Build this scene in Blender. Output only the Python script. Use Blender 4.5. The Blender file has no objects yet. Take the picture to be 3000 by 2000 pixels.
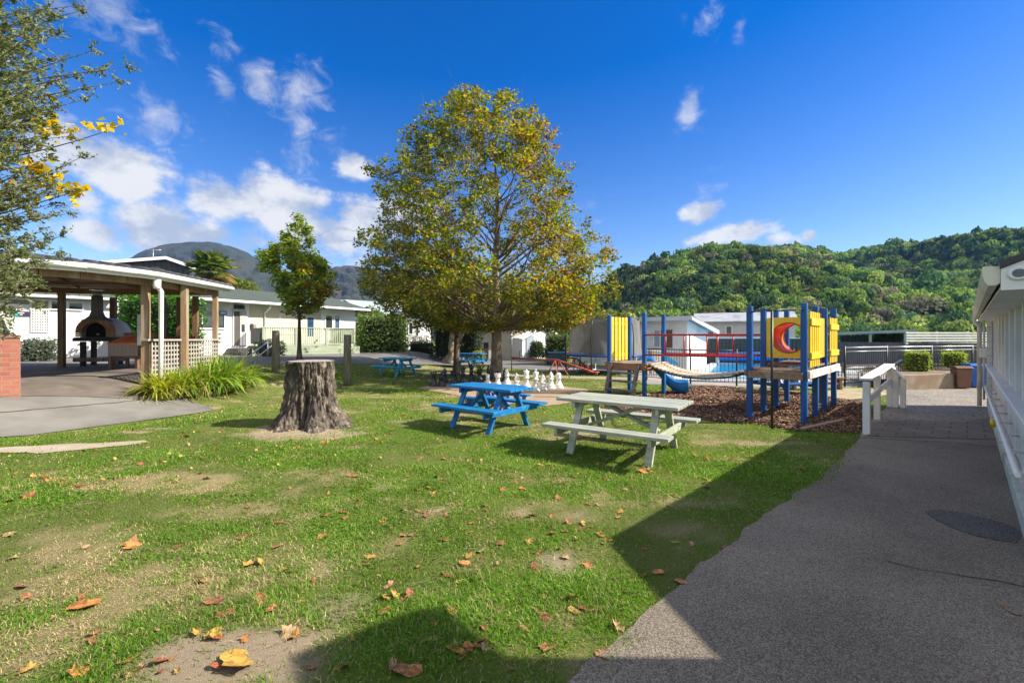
import bpy, bmesh, math, random
import numpy as np
from mathutils import Vector, Matrix
from mathutils.geometry import delaunay_2d_cdt
R = math.radians
rng = np.random.default_rng(7)
random.seed(7)
scene = bpy.context.scene
col = scene.collection
# ------------------------------------------------------------------ camera geometry (metres, looking along +Y)
F, H, HZ = 1333.33, 1.65, 985.0

def sstep(a, b, x):
    t = np.clip((x - a) / (b - a), 0, 1)
    return t * t * (3 - 2 * t)

def gh(x, y):
    """height of the ground: the lawn climbs a little towards the shelter and the cabins"""
    t = -x - 6 + 0.2 * (y - 10)
    return 0.66 * sstep(0.5, 4.5, t) * sstep(3, 7, y)

def G(px, py, off=0.0):
    a, b = (px - 1500) / F, (HZ - py) / F
    d, prev = 0.6, 0.6
    while d < 300:
        if H + b * d <= gh(a * d, d):
            lo, hi = prev, d
            for _ in range(20):
                m = (lo + hi) / 2
                if H + b * m <= gh(a * m, m): hi = m
                else: lo = m
            return Vector((a * hi, hi, float(gh(a * hi, hi)) + off))
        prev = d
        d += 0.05
    return Vector((a * 300, 300, 0))

def at(px, py, d):
    return Vector(((px - 1500) / F * d, d, H + (HZ - py) / F * d))

def onz(px, py, z):
    d = (z - H) / ((HZ - py) / F)
    return Vector(((px - 1500) / F * d, d, z))

# ------------------------------------------------------------------ value noise
def vnoise(p, seed=0):
    p = np.asarray(p, float)
    i = np.floor(p).astype(np.int64)
    f = p - i
    f = f * f * (3 - 2 * f)
    dim = p.shape[1]
    out = 0
    for c in range(2 ** dim):
        h = np.full(len(p), seed * 374761393 + 1013904223, np.int64)
        w = np.ones(len(p))
        for k in range(dim):
            bit = (c >> k) & 1
            h = (h * 668265263 + (i[:, k] + bit) * (2246822519 + 2 * k * 97531)) & 0x7fffffff
            h = h ^ (h >> 13)
            w = w * (f[:, k] if bit else 1 - f[:, k])
        h = (h * 1274126177) & 0x7fffffff
        h = (h ^ (h >> 16)) & 0xffff
        out = out + w * (h / 65535.0)
    return out

def fbm(p, oct=4, seed=0):
    p = np.asarray(p, float)
    s, a, t = 0, 1.0, 0
    for o in range(oct):
        s = s + a * vnoise(p * 2 ** o + 17.3 * o, seed + o); t += a; a *= 0.5
    return s / t

def inpoly(x, y, poly):
    r = np.zeros(len(x), bool)
    n = len(poly)
    for i in range(n):
        x1, y1 = poly[i][0], poly[i][1]
        x2, y2 = poly[(i + 1) % n][0], poly[(i + 1) % n][1]
        c = ((y1 > y) != (y2 > y))
        with np.errstate(divide='ignore', invalid='ignore'):
            xi = (x2 - x1) * (y - y1) / (y2 - y1 + 1e-12) + x1
        r ^= c & (x < xi)
    return r

# ------------------------------------------------------------------ objects
def tag(o, label=None, cat=None, group=None, kind=None):
    if label: o['label'] = label
    if cat: o['category'] = cat
    if group: o['group'] = group
    if kind: o['kind'] = kind
    return o

def thing(name, loc, label, cat, group=None, rz=0.0):
    o = bpy.data.objects.new(name, None)
    o.empty_display_size = 0.2
    col.objects.link(o)
    o.location = loc
    o.rotation_euler = (0, 0, rz)
    return tag(o, label, cat, group)

def copy_tree(o, parent=None):
    c = o.copy()
    col.objects.link(c)
    if parent is not None: c.parent = parent
    for ch in [x for x in bpy.data.objects if x.parent == o]:
        copy_tree(ch, c)
    return c

def wloc(o):
    v = Vector((0, 0, 0))
    while o is not None:
        v += Vector(o.location); o = o.parent
    return v

class MB:
    """collects boxes, bars, tubes and sheets; build() links them as one mesh object"""
    def __init__(s): s.v, s.f, s.sm, s.mi, s.cur = [], [], [], [], 0
    def add(s, vs, fs, smooth=False):
        n = len(s.v)
        s.v += [tuple(v) for v in vs]
        for f in fs:
            s.f.append(tuple(i + n for i in f)); s.sm.append(smooth); s.mi.append(s.cur)
        return s
    def box(s, c, size, rz=0.0, rot=None):
        M = rot if rot is not None else Matrix.Rotation(rz, 3, 'Z')
        c = Vector(c); hx, hy, hz = size[0] / 2, size[1] / 2, size[2] / 2
        vs = [c + M @ Vector((x * hx, y * hy, z * hz)) for z in (-1, 1) for y in (-1, 1) for x in (-1, 1)]
        return s.add(vs, [(0, 2, 3, 1), (4, 5, 7, 6), (0, 1, 5, 4), (2, 6, 7, 3), (0, 4, 6, 2), (1, 3, 7, 5)])
    def beam(s, p, q, w, h, up=(0, 0, 1)):
        p, q = Vector(p), Vector(q)
        x = (q - p); L = x.length; x.normalize()
        u = Vector(up)
        if abs(x.dot(u)) > 0.98: u = Vector((0, 1, 0))
        y = u.cross(x).normalized(); z = x.cross(y)
        return s.box((p + q) / 2, (L, w, h), rot=Matrix((x, y, z)).transposed())
    def tube(s, pts, r, n=8, caps=True, smooth=True):
        pts = [Vector(p) for p in pts]
        rs = r if isinstance(r, (list, tuple)) else [r] * len(pts)
        vs, fs = [], []
        ref = Vector((0.13, 0.2, 1)).normalized()
        for i, p in enumerate(pts):
            t = (pts[min(i + 1, len(pts) - 1)] - pts[max(i - 1, 0)]).normalized()
            if abs(t.dot(ref)) > 0.97: ref = Vector((1, 0.1, 0)).normalized()
            a = t.cross(ref).normalized(); b = t.cross(a)
            for k in range(n):
                an = 2 * math.pi * k / n
                vs.append(p + (a * math.cos(an) + b * math.sin(an)) * rs[i])
        for i in range(len(pts) - 1):
            for k in range(n):
                k2 = (k + 1) % n
                fs.append((i * n + k, i * n + k2, (i + 1) * n + k2, (i + 1) * n + k))
        s.add(vs, fs, smooth)
        if caps:
            m = len(s.v) - len(vs)
            s.f.append(tuple(m + k for k in range(n))[::-1]); s.sm.append(False); s.mi.append(s.cur)
            e = m + (len(pts) - 1) * n
            s.f.append(tuple(e + k for k in range(n))); s.sm.append(False); s.mi.append(s.cur)
        return s
    def lathe(s, prof, c=(0, 0, 0), n=20, smooth=True, sx=1, sy=1):
        c = Vector(c); vs, fs = [], []
        for r, z in prof:
            for k in range(n):
                a = 2 * math.pi * k / n
                vs.append(c + Vector((r * sx * math.cos(a), r * sy * math.sin(a), z)))
        for i in range(len(prof) - 1):
            for k in range(n):
                k2 = (k + 1) % n
                fs.append((i * n + k, i * n + k2, (i + 1) * n + k2, (i + 1) * n + k))
        fs.append(tuple(range(n))[::-1])
        fs.append(tuple(range((len(prof) - 1) * n, len(prof) * n)))
        return s.add(vs, fs, smooth)
    def prism(s, poly, ext):
        """poly: 3-D loop, ext: extrusion vector"""
        n = len(poly); e = Vector(ext)
        vs = [Vector(p) for p in poly] + [Vector(p) + e for p in poly]
        fs = [tuple(range(n))[::-1], tuple(range(n, 2 * n))]
        fs += [(i, (i + 1) % n, (i + 1) % n + n, i + n) for i in range(n)]
        return s.add(vs, fs)
    def build(s, name, m, parent=None, world=False, bevel=0.0, seg=1, fixn=True):
        me = bpy.data.meshes.new(name)
        off = wloc(parent) if (parent is not None and world) else Vector((0, 0, 0))
        me.from_pydata([Vector(v) - off for v in s.v], [], s.f)
        for x in (m if isinstance(m, (list, tuple)) else [m]): me.materials.append(x)
        me.polygons.foreach_set('use_smooth', s.sm)
        me.polygons.foreach_set('material_index', s.mi)
        if fixn:
            bm = bmesh.new(); bm.from_mesh(me)
            bmesh.ops.recalc_face_normals(bm, faces=bm.faces)
            bm.to_mesh(me); bm.free()
        o = bpy.data.objects.new(name, me)
        col.objects.link(o)
        if parent is not None: o.parent = parent
        if bevel:
            b = o.modifiers.new('bevel', 'BEVEL'); b.width = bevel; b.segments = seg; b.limit_method = 'ANGLE'
        return o

def rebase(o, loc):
    """move a world-built mesh so that its origin sits at loc"""
    loc = Vector(loc)
    o.data.transform(Matrix.Translation(-loc)); o.location = loc
    return o

def npmesh(name, verts, faces, m, parent=None, colors=None, off=None, smooth=False):
    """verts (n,3), faces (m,k) all of the same size, colors (n,3) per vertex"""
    verts = np.asarray(verts, np.float32)
    if off is not None: verts = verts - np.asarray(off, np.float32)
    faces = np.asarray(faces, np.int32)
    k = faces.shape[1]
    me = bpy.data.meshes.new(name)
    me.vertices.add(len(verts)); me.vertices.foreach_set('co', verts.ravel())
    me.loops.add(faces.size); me.loops.foreach_set('vertex_index', faces.ravel())
    me.polygons.add(len(faces))
    me.polygons.foreach_set('loop_start', np.arange(0, faces.size, k, dtype=np.int32))
    me.polygons.foreach_set('loop_total', np.full(len(faces), k, np.int32))
    if smooth: me.polygons.foreach_set('use_smooth', np.ones(len(faces), bool))
    me.update(calc_edges=True)
    if colors is not None:
        a = me.color_attributes.new('Col', 'FLOAT_COLOR', 'POINT')
        c = np.ones((len(verts), 4), np.float32); c[:, :3] = colors
        a.data.foreach_set('color', c.ravel())
    for x in (m if isinstance(m, (list, tuple)) else [m]): me.materials.append(x)
    o = bpy.data.objects.new(name, me)
    col.objects.link(o)
    if parent is not None: o.parent = parent
    return o

def ragged(poly, step=0.12, amp=0.05, seed=1, freq=2.5):
    out = []
    n = len(poly)
    for i in range(n):
        p, q = Vector(poly[i][:2]), Vector(poly[(i + 1) % n][:2])
        L = (q - p).length
        if L < 1e-6: continue
        k = max(1, int(L / step)); nr = Vector((-(q - p).y, (q - p).x)) / L
        for j in range(k):
            v = p.lerp(q, j / k)
            out.append(v + nr * (float(fbm(np.array([[v.x * freq, v.y * freq]]), 3, seed)[0]) - 0.5) * 2 * amp)
    return out

def sheet(name, poly, m, off, grid=0.3, parent=None, flat=None, attr=None):
    """a sheet lying on the ground inside a polygon"""
    P = [Vector(p[:2]) for p in poly]
    xs = [p.x for p in P]; ys = [p.y for p in P]
    gx, gy = np.meshgrid(np.arange(min(xs), max(xs), grid), np.arange(min(ys), max(ys), grid))
    gx, gy = gx.ravel() + 0.011, gy.ravel() + 0.017
    ok = inpoly(gx, gy, P)
    pts = P + [Vector((float(a), float(b))) for a, b in zip(gx[ok], gy[ok])]
    n = len(P)
    r = delaunay_2d_cdt(pts, [(i, (i + 1) % n) for i in range(n)], [], 1, 1e-5)
    vs = np.array([(v.x, v.y, 0) for v in r[0]], float)
    vs[:, 2] = (gh(vs[:, 0], vs[:, 1]) if flat is None else flat) + off
    fs = [tuple(f) for f in r[2]]
    me = bpy.data.meshes.new(name)
    me.from_pydata(vs.tolist(), [], fs)
    bm = bmesh.new(); bm.from_mesh(me)
    bmesh.ops.recalc_face_normals(bm, faces=bm.faces)
    if sum(f.normal.z for f in bm.faces) < 0: bmesh.ops.reverse_faces(bm, faces=bm.faces)
    bm.to_mesh(me); bm.free()
    me.materials.append(m)
    o = bpy.data.objects.new(name, me); col.objects.link(o)
    if parent is not None: o.parent = parent
    return o

# ------------------------------------------------------------------ materials
def newmat(name):
    m = bpy.data.materials.new(name); m.use_nodes = True
    nt = m.node_tree; b = nt.nodes['Principled BSDF']
    return m, nt, b

def N(nt, t, **kw):
    n = nt.nodes.new(t)
    for k, v in kw.items():
        if k in n.inputs.keys() if isinstance(k, str) else False: n.inputs[k].default_value = v
        else: setattr(n, k, v)
    return n

def rgb(c): return (c[0], c[1], c[2], 1)

def pm(name, c1, c2=None, scale=8.0, rough=0.6, bump=0.0, bscale=None, stretch=(1, 1, 1), metal=0.0, detail=5.0,
       lo=0.35, hi=0.65, c3=None, s3=1.2, spec=0.5, rvar=0.1, coat=0.0, wear=None):
    """general weathered surface: two colours mixed by noise, a third by a larger noise, bump"""
    m, nt, b = newmat(name)
    L = nt.links.new
    tc = N(nt, 'ShaderNodeTexCoord'); mp = N(nt, 'ShaderNodeMapping')
    mp.inputs['Scale'].default_value = stretch
    L(tc.outputs['Object'], mp.inputs['Vector'])
    no = N(nt, 'ShaderNodeTexNoise'); no.inputs['Scale'].default_value = scale; no.inputs['Detail'].default_value = detail
    L(mp.outputs['Vector'], no.inputs['Vector'])
    mr = N(nt, 'ShaderNodeMapRange'); mr.inputs['From Min'].default_value = lo; mr.inputs['From Max'].default_value = hi
    L(no.outputs['Fac'], mr.inputs['Value'])
    mx = N(nt, 'ShaderNodeMix', data_type='RGBA')
    mx.inputs['A'].default_value = rgb(c1); mx.inputs['B'].default_value = rgb(c2 if c2 else c1)
    ia, ib = mx.inputs[6], mx.inputs[7]
    ia.default_value = rgb(c1); ib.default_value = rgb(c2 if c2 else c1)
    L(mr.outputs['Result'], mx.inputs[0])
    out = mx.outputs[2]
    if c3:
        n3 = N(nt, 'ShaderNodeTexNoise'); n3.inputs['Scale'].default_value = s3; n3.inputs['Detail'].default_value = 6
        L(mp.outputs['Vector'], n3.inputs['Vector'])
        r3 = N(nt, 'ShaderNodeMapRange'); r3.inputs['From Min'].default_value = 0.52; r3.inputs['From Max'].default_value = 0.66
        L(n3.outputs['Fac'], r3.inputs['Value'])
        m3 = N(nt, 'ShaderNodeMix', data_type='RGBA')
        L(r3.outputs['Result'], m3.inputs[0]); L(out, m3.inputs[6]); m3.inputs[7].default_value = rgb(c3)
        out = m3.outputs[2]
    if wear:
        wc, ws, wl = wear
        n5 = N(nt, 'ShaderNodeTexNoise'); n5.inputs['Scale'].default_value = ws; n5.inputs['Detail'].default_value = 8; n5.inputs['Roughness'].default_value = .72
        L(mp.outputs['Vector'], n5.inputs['Vector'])
        r5 = N(nt, 'ShaderNodeMapRange'); r5.inputs['From Min'].default_value = wl; r5.inputs['From Max'].default_value = wl + .05
        L(n5.outputs['Fac'], r5.inputs['Value'])
        m5 = N(nt, 'ShaderNodeMix', data_type='RGBA'); L(r5.outputs['Result'], m5.inputs[0]); L(out, m5.inputs[6]); m5.inputs[7].default_value = rgb(wc); out = m5.outputs[2]
    L(out, b.inputs['Base Color'])
    rr = N(nt, 'ShaderNodeMapRange'); rr.inputs['To Min'].default_value = max(0.02, rough - rvar); rr.inputs['To Max'].default_value = min(1, rough + rvar)
    L(no.outputs['Fac'], rr.inputs['Value']); L(rr.outputs['Result'], b.inputs['Roughness'])
    b.inputs['Metallic'].default_value = metal
    b.inputs['Specular IOR Level'].default_value = spec
    b.inputs['Coat Weight'].default_value = coat
    if bump:
        nb = N(nt, 'ShaderNodeTexNoise'); nb.inputs['Scale'].default_value = bscale or scale * 3; nb.inputs['Detail'].default_value = 6
        L(mp.outputs['Vector'], nb.inputs['Vector'])
        bp = N(nt, 'ShaderNodeBump'); bp.inputs['Strength'].default_value = 1.0; bp.inputs['Distance'].default_value = bump
        L(nb.outputs['Fac'], bp.inputs['Height']); L(bp.outputs['Normal'], b.inputs['Normal'])
    return m

def leafmat(name, trans=0.35, rough=0.55, spec=0.35):
    m, nt, b = newmat(name)
    L = nt.links.new
    at_ = N(nt, 'ShaderNodeAttribute', attribute_name='Col')
    L(at_.outputs['Color'], b.inputs['Base Color'])
    b.inputs['Roughness'].default_value = rough; b.inputs['Specular IOR Level'].default_value = spec
    tr = N(nt, 'ShaderNodeBsdfTranslucent')
    hs = N(nt, 'ShaderNodeHueSaturation'); hs.inputs['Saturation'].default_value = 1.15; hs.inputs['Value'].default_value = 1.5
    L(at_.outputs['Color'], hs.inputs['Color']); L(hs.outputs['Color'], tr.inputs['Color'])
    ms = N(nt, 'ShaderNodeMixShader'); ms.inputs['Fac'].default_value = trans
    L(b.outputs['BSDF'], ms.inputs[1]); L(tr.outputs['BSDF'], ms.inputs[2])
    L(ms.outputs['Shader'], nt.nodes['Material Output'].inputs['Surface'])
    return m

def stripes(name, c1, c2, axis, pitch, width=0.15, depth=0.01, rough=0.6, c1b=None, rvar=0.1, spec=0.5, metal=0.0):
    """boards or corrugations: a groove every pitch metres along an object axis, with tone varied board by board"""
    m, nt, b = newmat(name); L = nt.links.new
    tc = N(nt, 'ShaderNodeTexCoord'); sp = N(nt, 'ShaderNodeSeparateXYZ'); L(tc.outputs['Object'], sp.inputs[0])
    dv = N(nt, 'ShaderNodeMath', operation='DIVIDE'); dv.inputs[1].default_value = pitch; L(sp.outputs[axis], dv.inputs[0])
    fr = N(nt, 'ShaderNodeMath', operation='FRACT'); L(dv.outputs[0], fr.inputs[0])
    fl = N(nt, 'ShaderNodeMath', operation='FLOOR'); L(dv.outputs[0], fl.inputs[0])
    wn = N(nt, 'ShaderNodeTexWhiteNoise', noise_dimensions='1D'); L(fl.outputs[0], wn.inputs['W'])
    pp = N(nt, 'ShaderNodeMath', operation='PINGPONG'); pp.inputs[1].default_value = 0.5; L(fr.outputs[0], pp.inputs[0])
    gr = N(nt, 'ShaderNodeMapRange'); gr.inputs['From Min'].default_value = 0; gr.inputs['From Max'].default_value = width; L(pp.outputs[0], gr.inputs['Value'])
    no = N(nt, 'ShaderNodeTexNoise'); no.inputs['Scale'].default_value = 3; no.inputs['Detail'].default_value = 8; L(tc.outputs['Object'], no.inputs['Vector'])
    mx = N(nt, 'ShaderNodeMix', data_type='RGBA'); mx.inputs[6].default_value = rgb(c1); mx.inputs[7].default_value = rgb(c1b or c1)
    ad = N(nt, 'ShaderNodeMath', operation='ADD'); ad.use_clamp = True
    s1 = N(nt, 'ShaderNodeMath', operation='MULTIPLY_ADD'); s1.inputs[1].default_value = 0.7; s1.inputs[2].default_value = -0.2; L(wn.outputs['Value'], s1.inputs[0])
    s2 = N(nt, 'ShaderNodeMath', operation='MULTIPLY'); s2.inputs[1].default_value = 0.6; L(no.outputs['Fac'], s2.inputs[0])
    L(s1.outputs[0], ad.inputs[0]); L(s2.outputs[0], ad.inputs[1]); L(ad.outputs[0], mx.inputs[0])
    m2 = N(nt, 'ShaderNodeMix', data_type='RGBA'); m2.inputs[6].default_value = rgb(c2); L(gr.outputs['Result'], m2.inputs[0]); L(mx.outputs[2], m2.inputs[7])
    L(m2.outputs[2], b.inputs['Base Color'])
    bp = N(nt, 'ShaderNodeBump'); bp.inputs['Distance'].default_value = depth; L(gr.outputs['Result'], bp.inputs['Height']); L(bp.outputs['Normal'], b.inputs['Normal'])
    b.inputs['Roughness'].default_value = rough; b.inputs['Specular IOR Level'].default_value = spec; b.inputs['Metallic'].default_value = metal
    return m

def glass(name, tint=(0.03, 0.04, 0.05)):
    m, nt, b = newmat(name)
    b.inputs['Base Color'].default_value = rgb(tint); b.inputs['Roughness'].default_value = 0.05
    b.inputs['Specular IOR Level'].default_value = 0.8
    return m

FOL = leafmat('foliage', trans=0.45)
FOLD = leafmat('foliage_dull', trans=0.25, rough=0.9, spec=0.06)
GRASSM = leafmat('grass_blades', trans=0.35, rough=0.75, spec=0.12)
M = dict(
    white=pm('white_paint', (0.8, 0.8, 0.77), (0.74, 0.74, 0.7), 3, 0.5, 0.0006, 60, c3=(0.62, 0.62, 0.56), s3=0.9, wear=((.45, .43, .36), 6, .68)),
    cream=pm('cream_paint', (0.70, 0.66, 0.55), (0.6, 0.56, 0.46), 5, 0.55, 0.0008, 60, c3=(0.52, 0.48, 0.38), s3=2.0),
    greenwhite=pm('mossy_white_paint', (0.62, 0.66, 0.58), (0.45, 0.5, 0.40), 6, 0.7, 0.001, 40, c3=(0.28, 0.33, 0.2), s3=2.2),
    greywall=pm('grey_wall', (0.50, 0.51, 0.49), (0.45, 0.46, 0.45), 2, 0.7, 0.0006, 30),
    render=pm('white_render', (0.78, 0.78, 0.76), (0.7, 0.7, 0.68), 1.2, 0.75, 0.002, 25, c3=(0.66, 0.65, 0.6), s3=0.5),
    beige=pm('beige_wall', (0.55, 0.5, 0.4), (0.5, 0.45, 0.36), 2, 0.8, 0.002, 30),
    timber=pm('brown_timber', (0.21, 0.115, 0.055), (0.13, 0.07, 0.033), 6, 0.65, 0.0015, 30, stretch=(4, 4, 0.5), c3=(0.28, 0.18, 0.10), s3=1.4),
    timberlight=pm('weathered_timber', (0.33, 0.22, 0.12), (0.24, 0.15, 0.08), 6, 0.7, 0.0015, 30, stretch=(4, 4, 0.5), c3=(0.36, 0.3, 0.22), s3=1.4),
    rafter=pm('roof_timber', (0.34, 0.19, 0.09), (0.24, 0.125, 0.055), 5, 0.65, 0.001, 30, stretch=(1, 4, 4)),
    greywood=pm('grey_weathered_wood', (0.20, 0.165, 0.13), (0.11, 0.09, 0.072), 6, 0.85, 0.004, 25, stretch=(5, 5, 0.5), c3=(0.24, 0.21, 0.15), s3=2),
    postwood=pm('round_post_wood', (0.20, 0.175, 0.12), (0.11, 0.095, 0.065), 5, 0.85, 0.004, 30, stretch=(4, 4, 0.45), c3=(0.15, 0.16, 0.08), s3=1.8),
    deckwood=pm('platform_boards', (0.30, 0.20, 0.12), (0.18, 0.115, 0.07), 6, 0.75, 0.002, 30, stretch=(2, 2, 2), c3=(0.36, 0.28, 0.2), s3=2),
    lattice=pm('grey_lattice', (0.38, 0.355, 0.31), (0.30, 0.275, 0.24), 8, 0.8, 0.001, 40),
    bluepaint=pm('blue_bench_paint', (0.004, 0.155, 0.39), (0.003, 0.12, 0.32), 5, 0.45, 0.0009, 45, c3=(0.012, 0.20, 0.45), s3=2.5, stretch=(1, 3, 3), wear=((.16, .17, .17), 7, .63)),
    bluefade=pm('faded_blue_paint', (0.03, 0.33, 0.56), (0.025, 0.28, 0.5), 5, 0.55, 0.001, 45, c3=(0.08, 0.42, 0.62), s3=2.5),
    postblue=pm('play_blue_paint', (0.002, 0.075, 0.27), (0.002, 0.06, 0.22), 5, 0.42, 0.0006, 40, c3=(0.006, 0.11, 0.32), s3=2, stretch=(2, 2, 0.5), wear=((.12, .14, .18), 8, .66)),
    slideblue=pm('slide_plastic', (0.005, 0.18, 0.50), (0.004, 0.15, 0.44), 3, 0.28, 0, rvar=0.06),
    sage=pm('sage_paint', (0.36, 0.39, 0.29), (0.30, 0.33, 0.24), 6, 0.55, 0.0012, 40, stretch=(1, 4, 4), c3=(0.46, 0.46, 0.37), s3=2.5),
    sagetop=pm('worn_sage_paint', (0.34, 0.36, 0.30), (0.25, 0.27, 0.22), 7, 0.5, 0.0014, 40, stretch=(1, 5, 5), c3=(0.42, 0.39, 0.30), s3=2.2, wear=((.2, .17, .13), 9, .62)),
    palegreen=pm('pale_green_paint', (0.35, 0.40, 0.28), (0.31, 0.36, 0.25), 4, 0.6, 0.0008, 40),
    yellow=pm('yellow_paint', (0.80, 0.53, 0.015), (0.72, 0.45, 0.01), 4, 0.42, 0.0006, 40, c3=(0.82, 0.58, 0.05), s3=2, wear=((.5, .4, .2), 7, .66)),
    red=pm('red_paint', (0.55, 0.02, 0.015), (0.43, 0.015, 0.012), 8, 0.4, 0.0006, 50),
    redfade=pm('faded_red_paint', (0.55, 0.06, 0.03), (0.42, 0.07, 0.04), 8, 0.5, 0.0006, 50, c3=(0.4, 0.2, 0.12), s3=5),
    orange=pm('orange_plastic', (0.75, 0.13, 0.02), (0.66, 0.1, 0.02), 3, 0.4),
    orangetop=pm('orange_top', (0.95, 0.25, 0.02), (0.85, 0.2, 0.016), 4, 0.35),
    wornwhite=pm('worn_white_beam', (0.68, 0.66, 0.6), (0.55, 0.52, 0.45), 5, 0.6, 0.001, 40, c3=(0.30, 0.16, 0.08), s3=3),
    black=pm('black_metal', (0.02, 0.02, 0.022), (0.03, 0.03, 0.032), 10, 0.45, 0.0004, 60),
    darkwood=pm('black_timber', (0.022, 0.02, 0.022), (0.035, 0.03, 0.03), 6, 0.7, 0.001, 30),
    chessblack=pm('black_plastic', (0.014, 0.014, 0.016), (0.022, 0.022, 0.024), 10, 0.35, 0, c3=(0.05, 0.048, 0.045), s3=8),
    chesswhite=pm('white_plastic', (0.78, 0.77, 0.72), (0.70, 0.69, 0.63), 8, 0.42, 0, c3=(0.55, 0.5, 0.4), s3=9),
    steel=pm('galvanised', (0.45, 0.46, 0.47), (0.36, 0.37, 0.38), 12, 0.4, 0.0003, 60, metal=0.7),
    bark=pm('plane_bark', (0.24, 0.19, 0.13), (0.12, 0.09, 0.06), 5, 0.9, 0.012, 9, stretch=(1, 1, 0.6), c3=(0.36, 0.33, 0.24), s3=3.5),
    bark2=pm('brown_bark', (0.12, 0.075, 0.045), (0.07, 0.045, 0.028), 8, 0.9, 0.008, 14, stretch=(1.6, 1.6, 0.4), c3=(0.22, 0.18, 0.13), s3=3),
    twig=pm('twig_bark', (0.17, 0.13, 0.10), (0.11, 0.085, 0.065), 10, 0.85, 0.002, 40),
    greytwig=pm('grey_twig_bark', (0.30, 0.25, 0.20), (0.20, 0.165, 0.13), 14, 0.85, 0.001, 60),
    roofgreen=stripes('green_iron_roof', (0.065, 0.082, 0.066), (0.04, 0.052, 0.042), 0, 0.38, 0.06, 0.02, 0.75, (0.08, 0.098, 0.08), spec=.2),
    roofgrey=stripes('grey_iron_roof', (0.26, 0.29, 0.33), (0.2, 0.22, 0.25), 0, 0.4, 0.06, 0.02, 0.5, (0.3, 0.33, 0.37)),
    rooftile=pm('dark_roof_tile', (0.035, 0.037, 0.04), (0.05, 0.052, 0.055), 8, 0.6, 0.003, 30),
    rooffar=pm('pale_green_roof', (0.36, 0.44, 0.42), (0.3, 0.38, 0.36), 0.6, 0.45),
    glass=glass('window_glass'), blueglass=glass('blue_window_glass', (0.02, 0.06, 0.14)),
    gutter=pm('white_gutter', (0.82, 0.82, 0.81), (0.78, 0.78, 0.77), 3, 0.35),
    brick=None, tealbin=pm('teal_plastic', (0.05, 0.12, 0.14), (0.04, 0.10, 0.12), 5, 0.5),
    brownbin=pm('brown_plastic', (0.17, 0.075, 0.045), (0.13, 0.055, 0.035), 5, 0.5),
    bluebin=pm('blue_plastic', (0.01, 0.12, 0.5), (0.01, 0.1, 0.42), 5, 0.4),
    poolcover=pm('pool_cover', (0.01, 0.2, 0.62), (0.01, 0.17, 0.55), 4, 0.4),
    concrete_wall=pm('wall_concrete', (0.26, 0.20, 0.135), (0.18, 0.14, 0.095), 3, 0.9, 0.004, 20, c3=(0.22, 0.13, 0.08), s3=2.5),
    greenfence=stripes('green_fence_iron', (0.045, 0.065, 0.055), (0.025, 0.035, 0.03), 0, 0.2, 0.2, 0.02, 0.6, (0.055, 0.075, 0.065)),
    darkfence=stripes('dark_board_fence', (0.09, 0.075, 0.065), (0.03, 0.025, 0.02), 0, 0.15, 0.06, 0.01, 0.85, (0.13, 0.11, 0.095)),
    darkclad=stripes('dark_cladding', (0.05, 0.055, 0.065), (0.02, 0.022, 0.027), 0, 0.35, 0.07, 0.02, 0.7, (0.06, 0.066, 0.078)),
    weatherboard=stripes('white_weatherboard', (0.76, 0.76, 0.74), (0.5, 0.5, 0.48), 2, 0.17, 0.05, 0.012, 0.6, (0.72, 0.72, 0.7)),
)
# ------------------------------------------------------------------ polygons on the ground
def gp(l): return [G(*p)[:2] for p in l]
A45 = Vector((math.sqrt(.5), math.sqrt(.5), 0)); N45 = Vector((math.sqrt(.5), -math.sqrt(.5), 0))
O45 = Vector((0.23, -0.23, 0))
def ax(s, n=0.0, z=0.0): return O45 + A45 * s + N45 * n + Vector((0, 0, z))

path_left = [(1645, 1990), (1700, 1948), (1786, 1888), (1850, 1833), (1913, 1773), (1980, 1722), (2041, 1671), (2160, 1570), (2283, 1480), (2360, 1432), (2423, 1390), (2475, 1330), (2513, 1284)]
pl = ragged([Vector((-1.6, -0.6)), Vector((-0.35, 0.9)), Vector((0.05, 1.7))] + [Vector(p) for p in gp(path_left)], 0.06, 0.05, 3, 4)
pl = pl[: [i for i, p in enumerate(pl) if (p - Vector(gp([(2513, 1284)])[0])).length < 0.15][-1] + 1]
PATH = pl + [ax(14.0, 0.25)[:2], ax(3.0, 0.25)[:2], Vector((0.6, -1.2))]
YARD = gp([(2516, 1281), (2545, 1235), (2605, 1188), (2640, 1150), (2645, 1143), (2790, 1137), (2878, 1136), (2905, 1139)]) + [ax(17, 1.0)[:2], ax(13.9, 0.26)[:2], ax(9.7, 0.26)[:2]]
MULCH = ragged([Vector(p) for p in gp([(2520, 1272), (2440, 1268), (2370, 1267), (2290, 1259), (2205, 1243), (2110, 1236), (2040, 1233), (1960, 1228), (1870, 1226), (1770, 1215), (1762, 1196), (1830, 1176), (1905, 1156), (1985, 1136), (2085, 1131), (2160, 1136), (2230, 1147), (2330, 1150), (2430, 1164), (2530, 1178), (2560, 1200)])], 0.15, 0.12, 5, 2)
CHESS = ragged([Vector(p) for p in gp([(1225, 1137), (1300, 1118), (1420, 1112), (1560, 1116), (1640, 1128), (1720, 1142), (1725, 1158), (1690, 1176), (1600, 1189), (1480, 1182), (1380, 1166)])], 0.2, 0.14, 6, 1.2)
SLAB = [Vector(p) for p in gp([(-500, 1300), (-150, 1291), (90, 1276), (250, 1255), (380, 1238), (500, 1222), (585, 1210), (628, 1201), (600, 1188), (562, 1178)])] + [Vector((-8.3, 11.2)), Vector((-8.45, 14.0)), Vector((-10.2, 16.6)), Vector((-19, 17.5)), Vector((-24, 9))]
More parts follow.
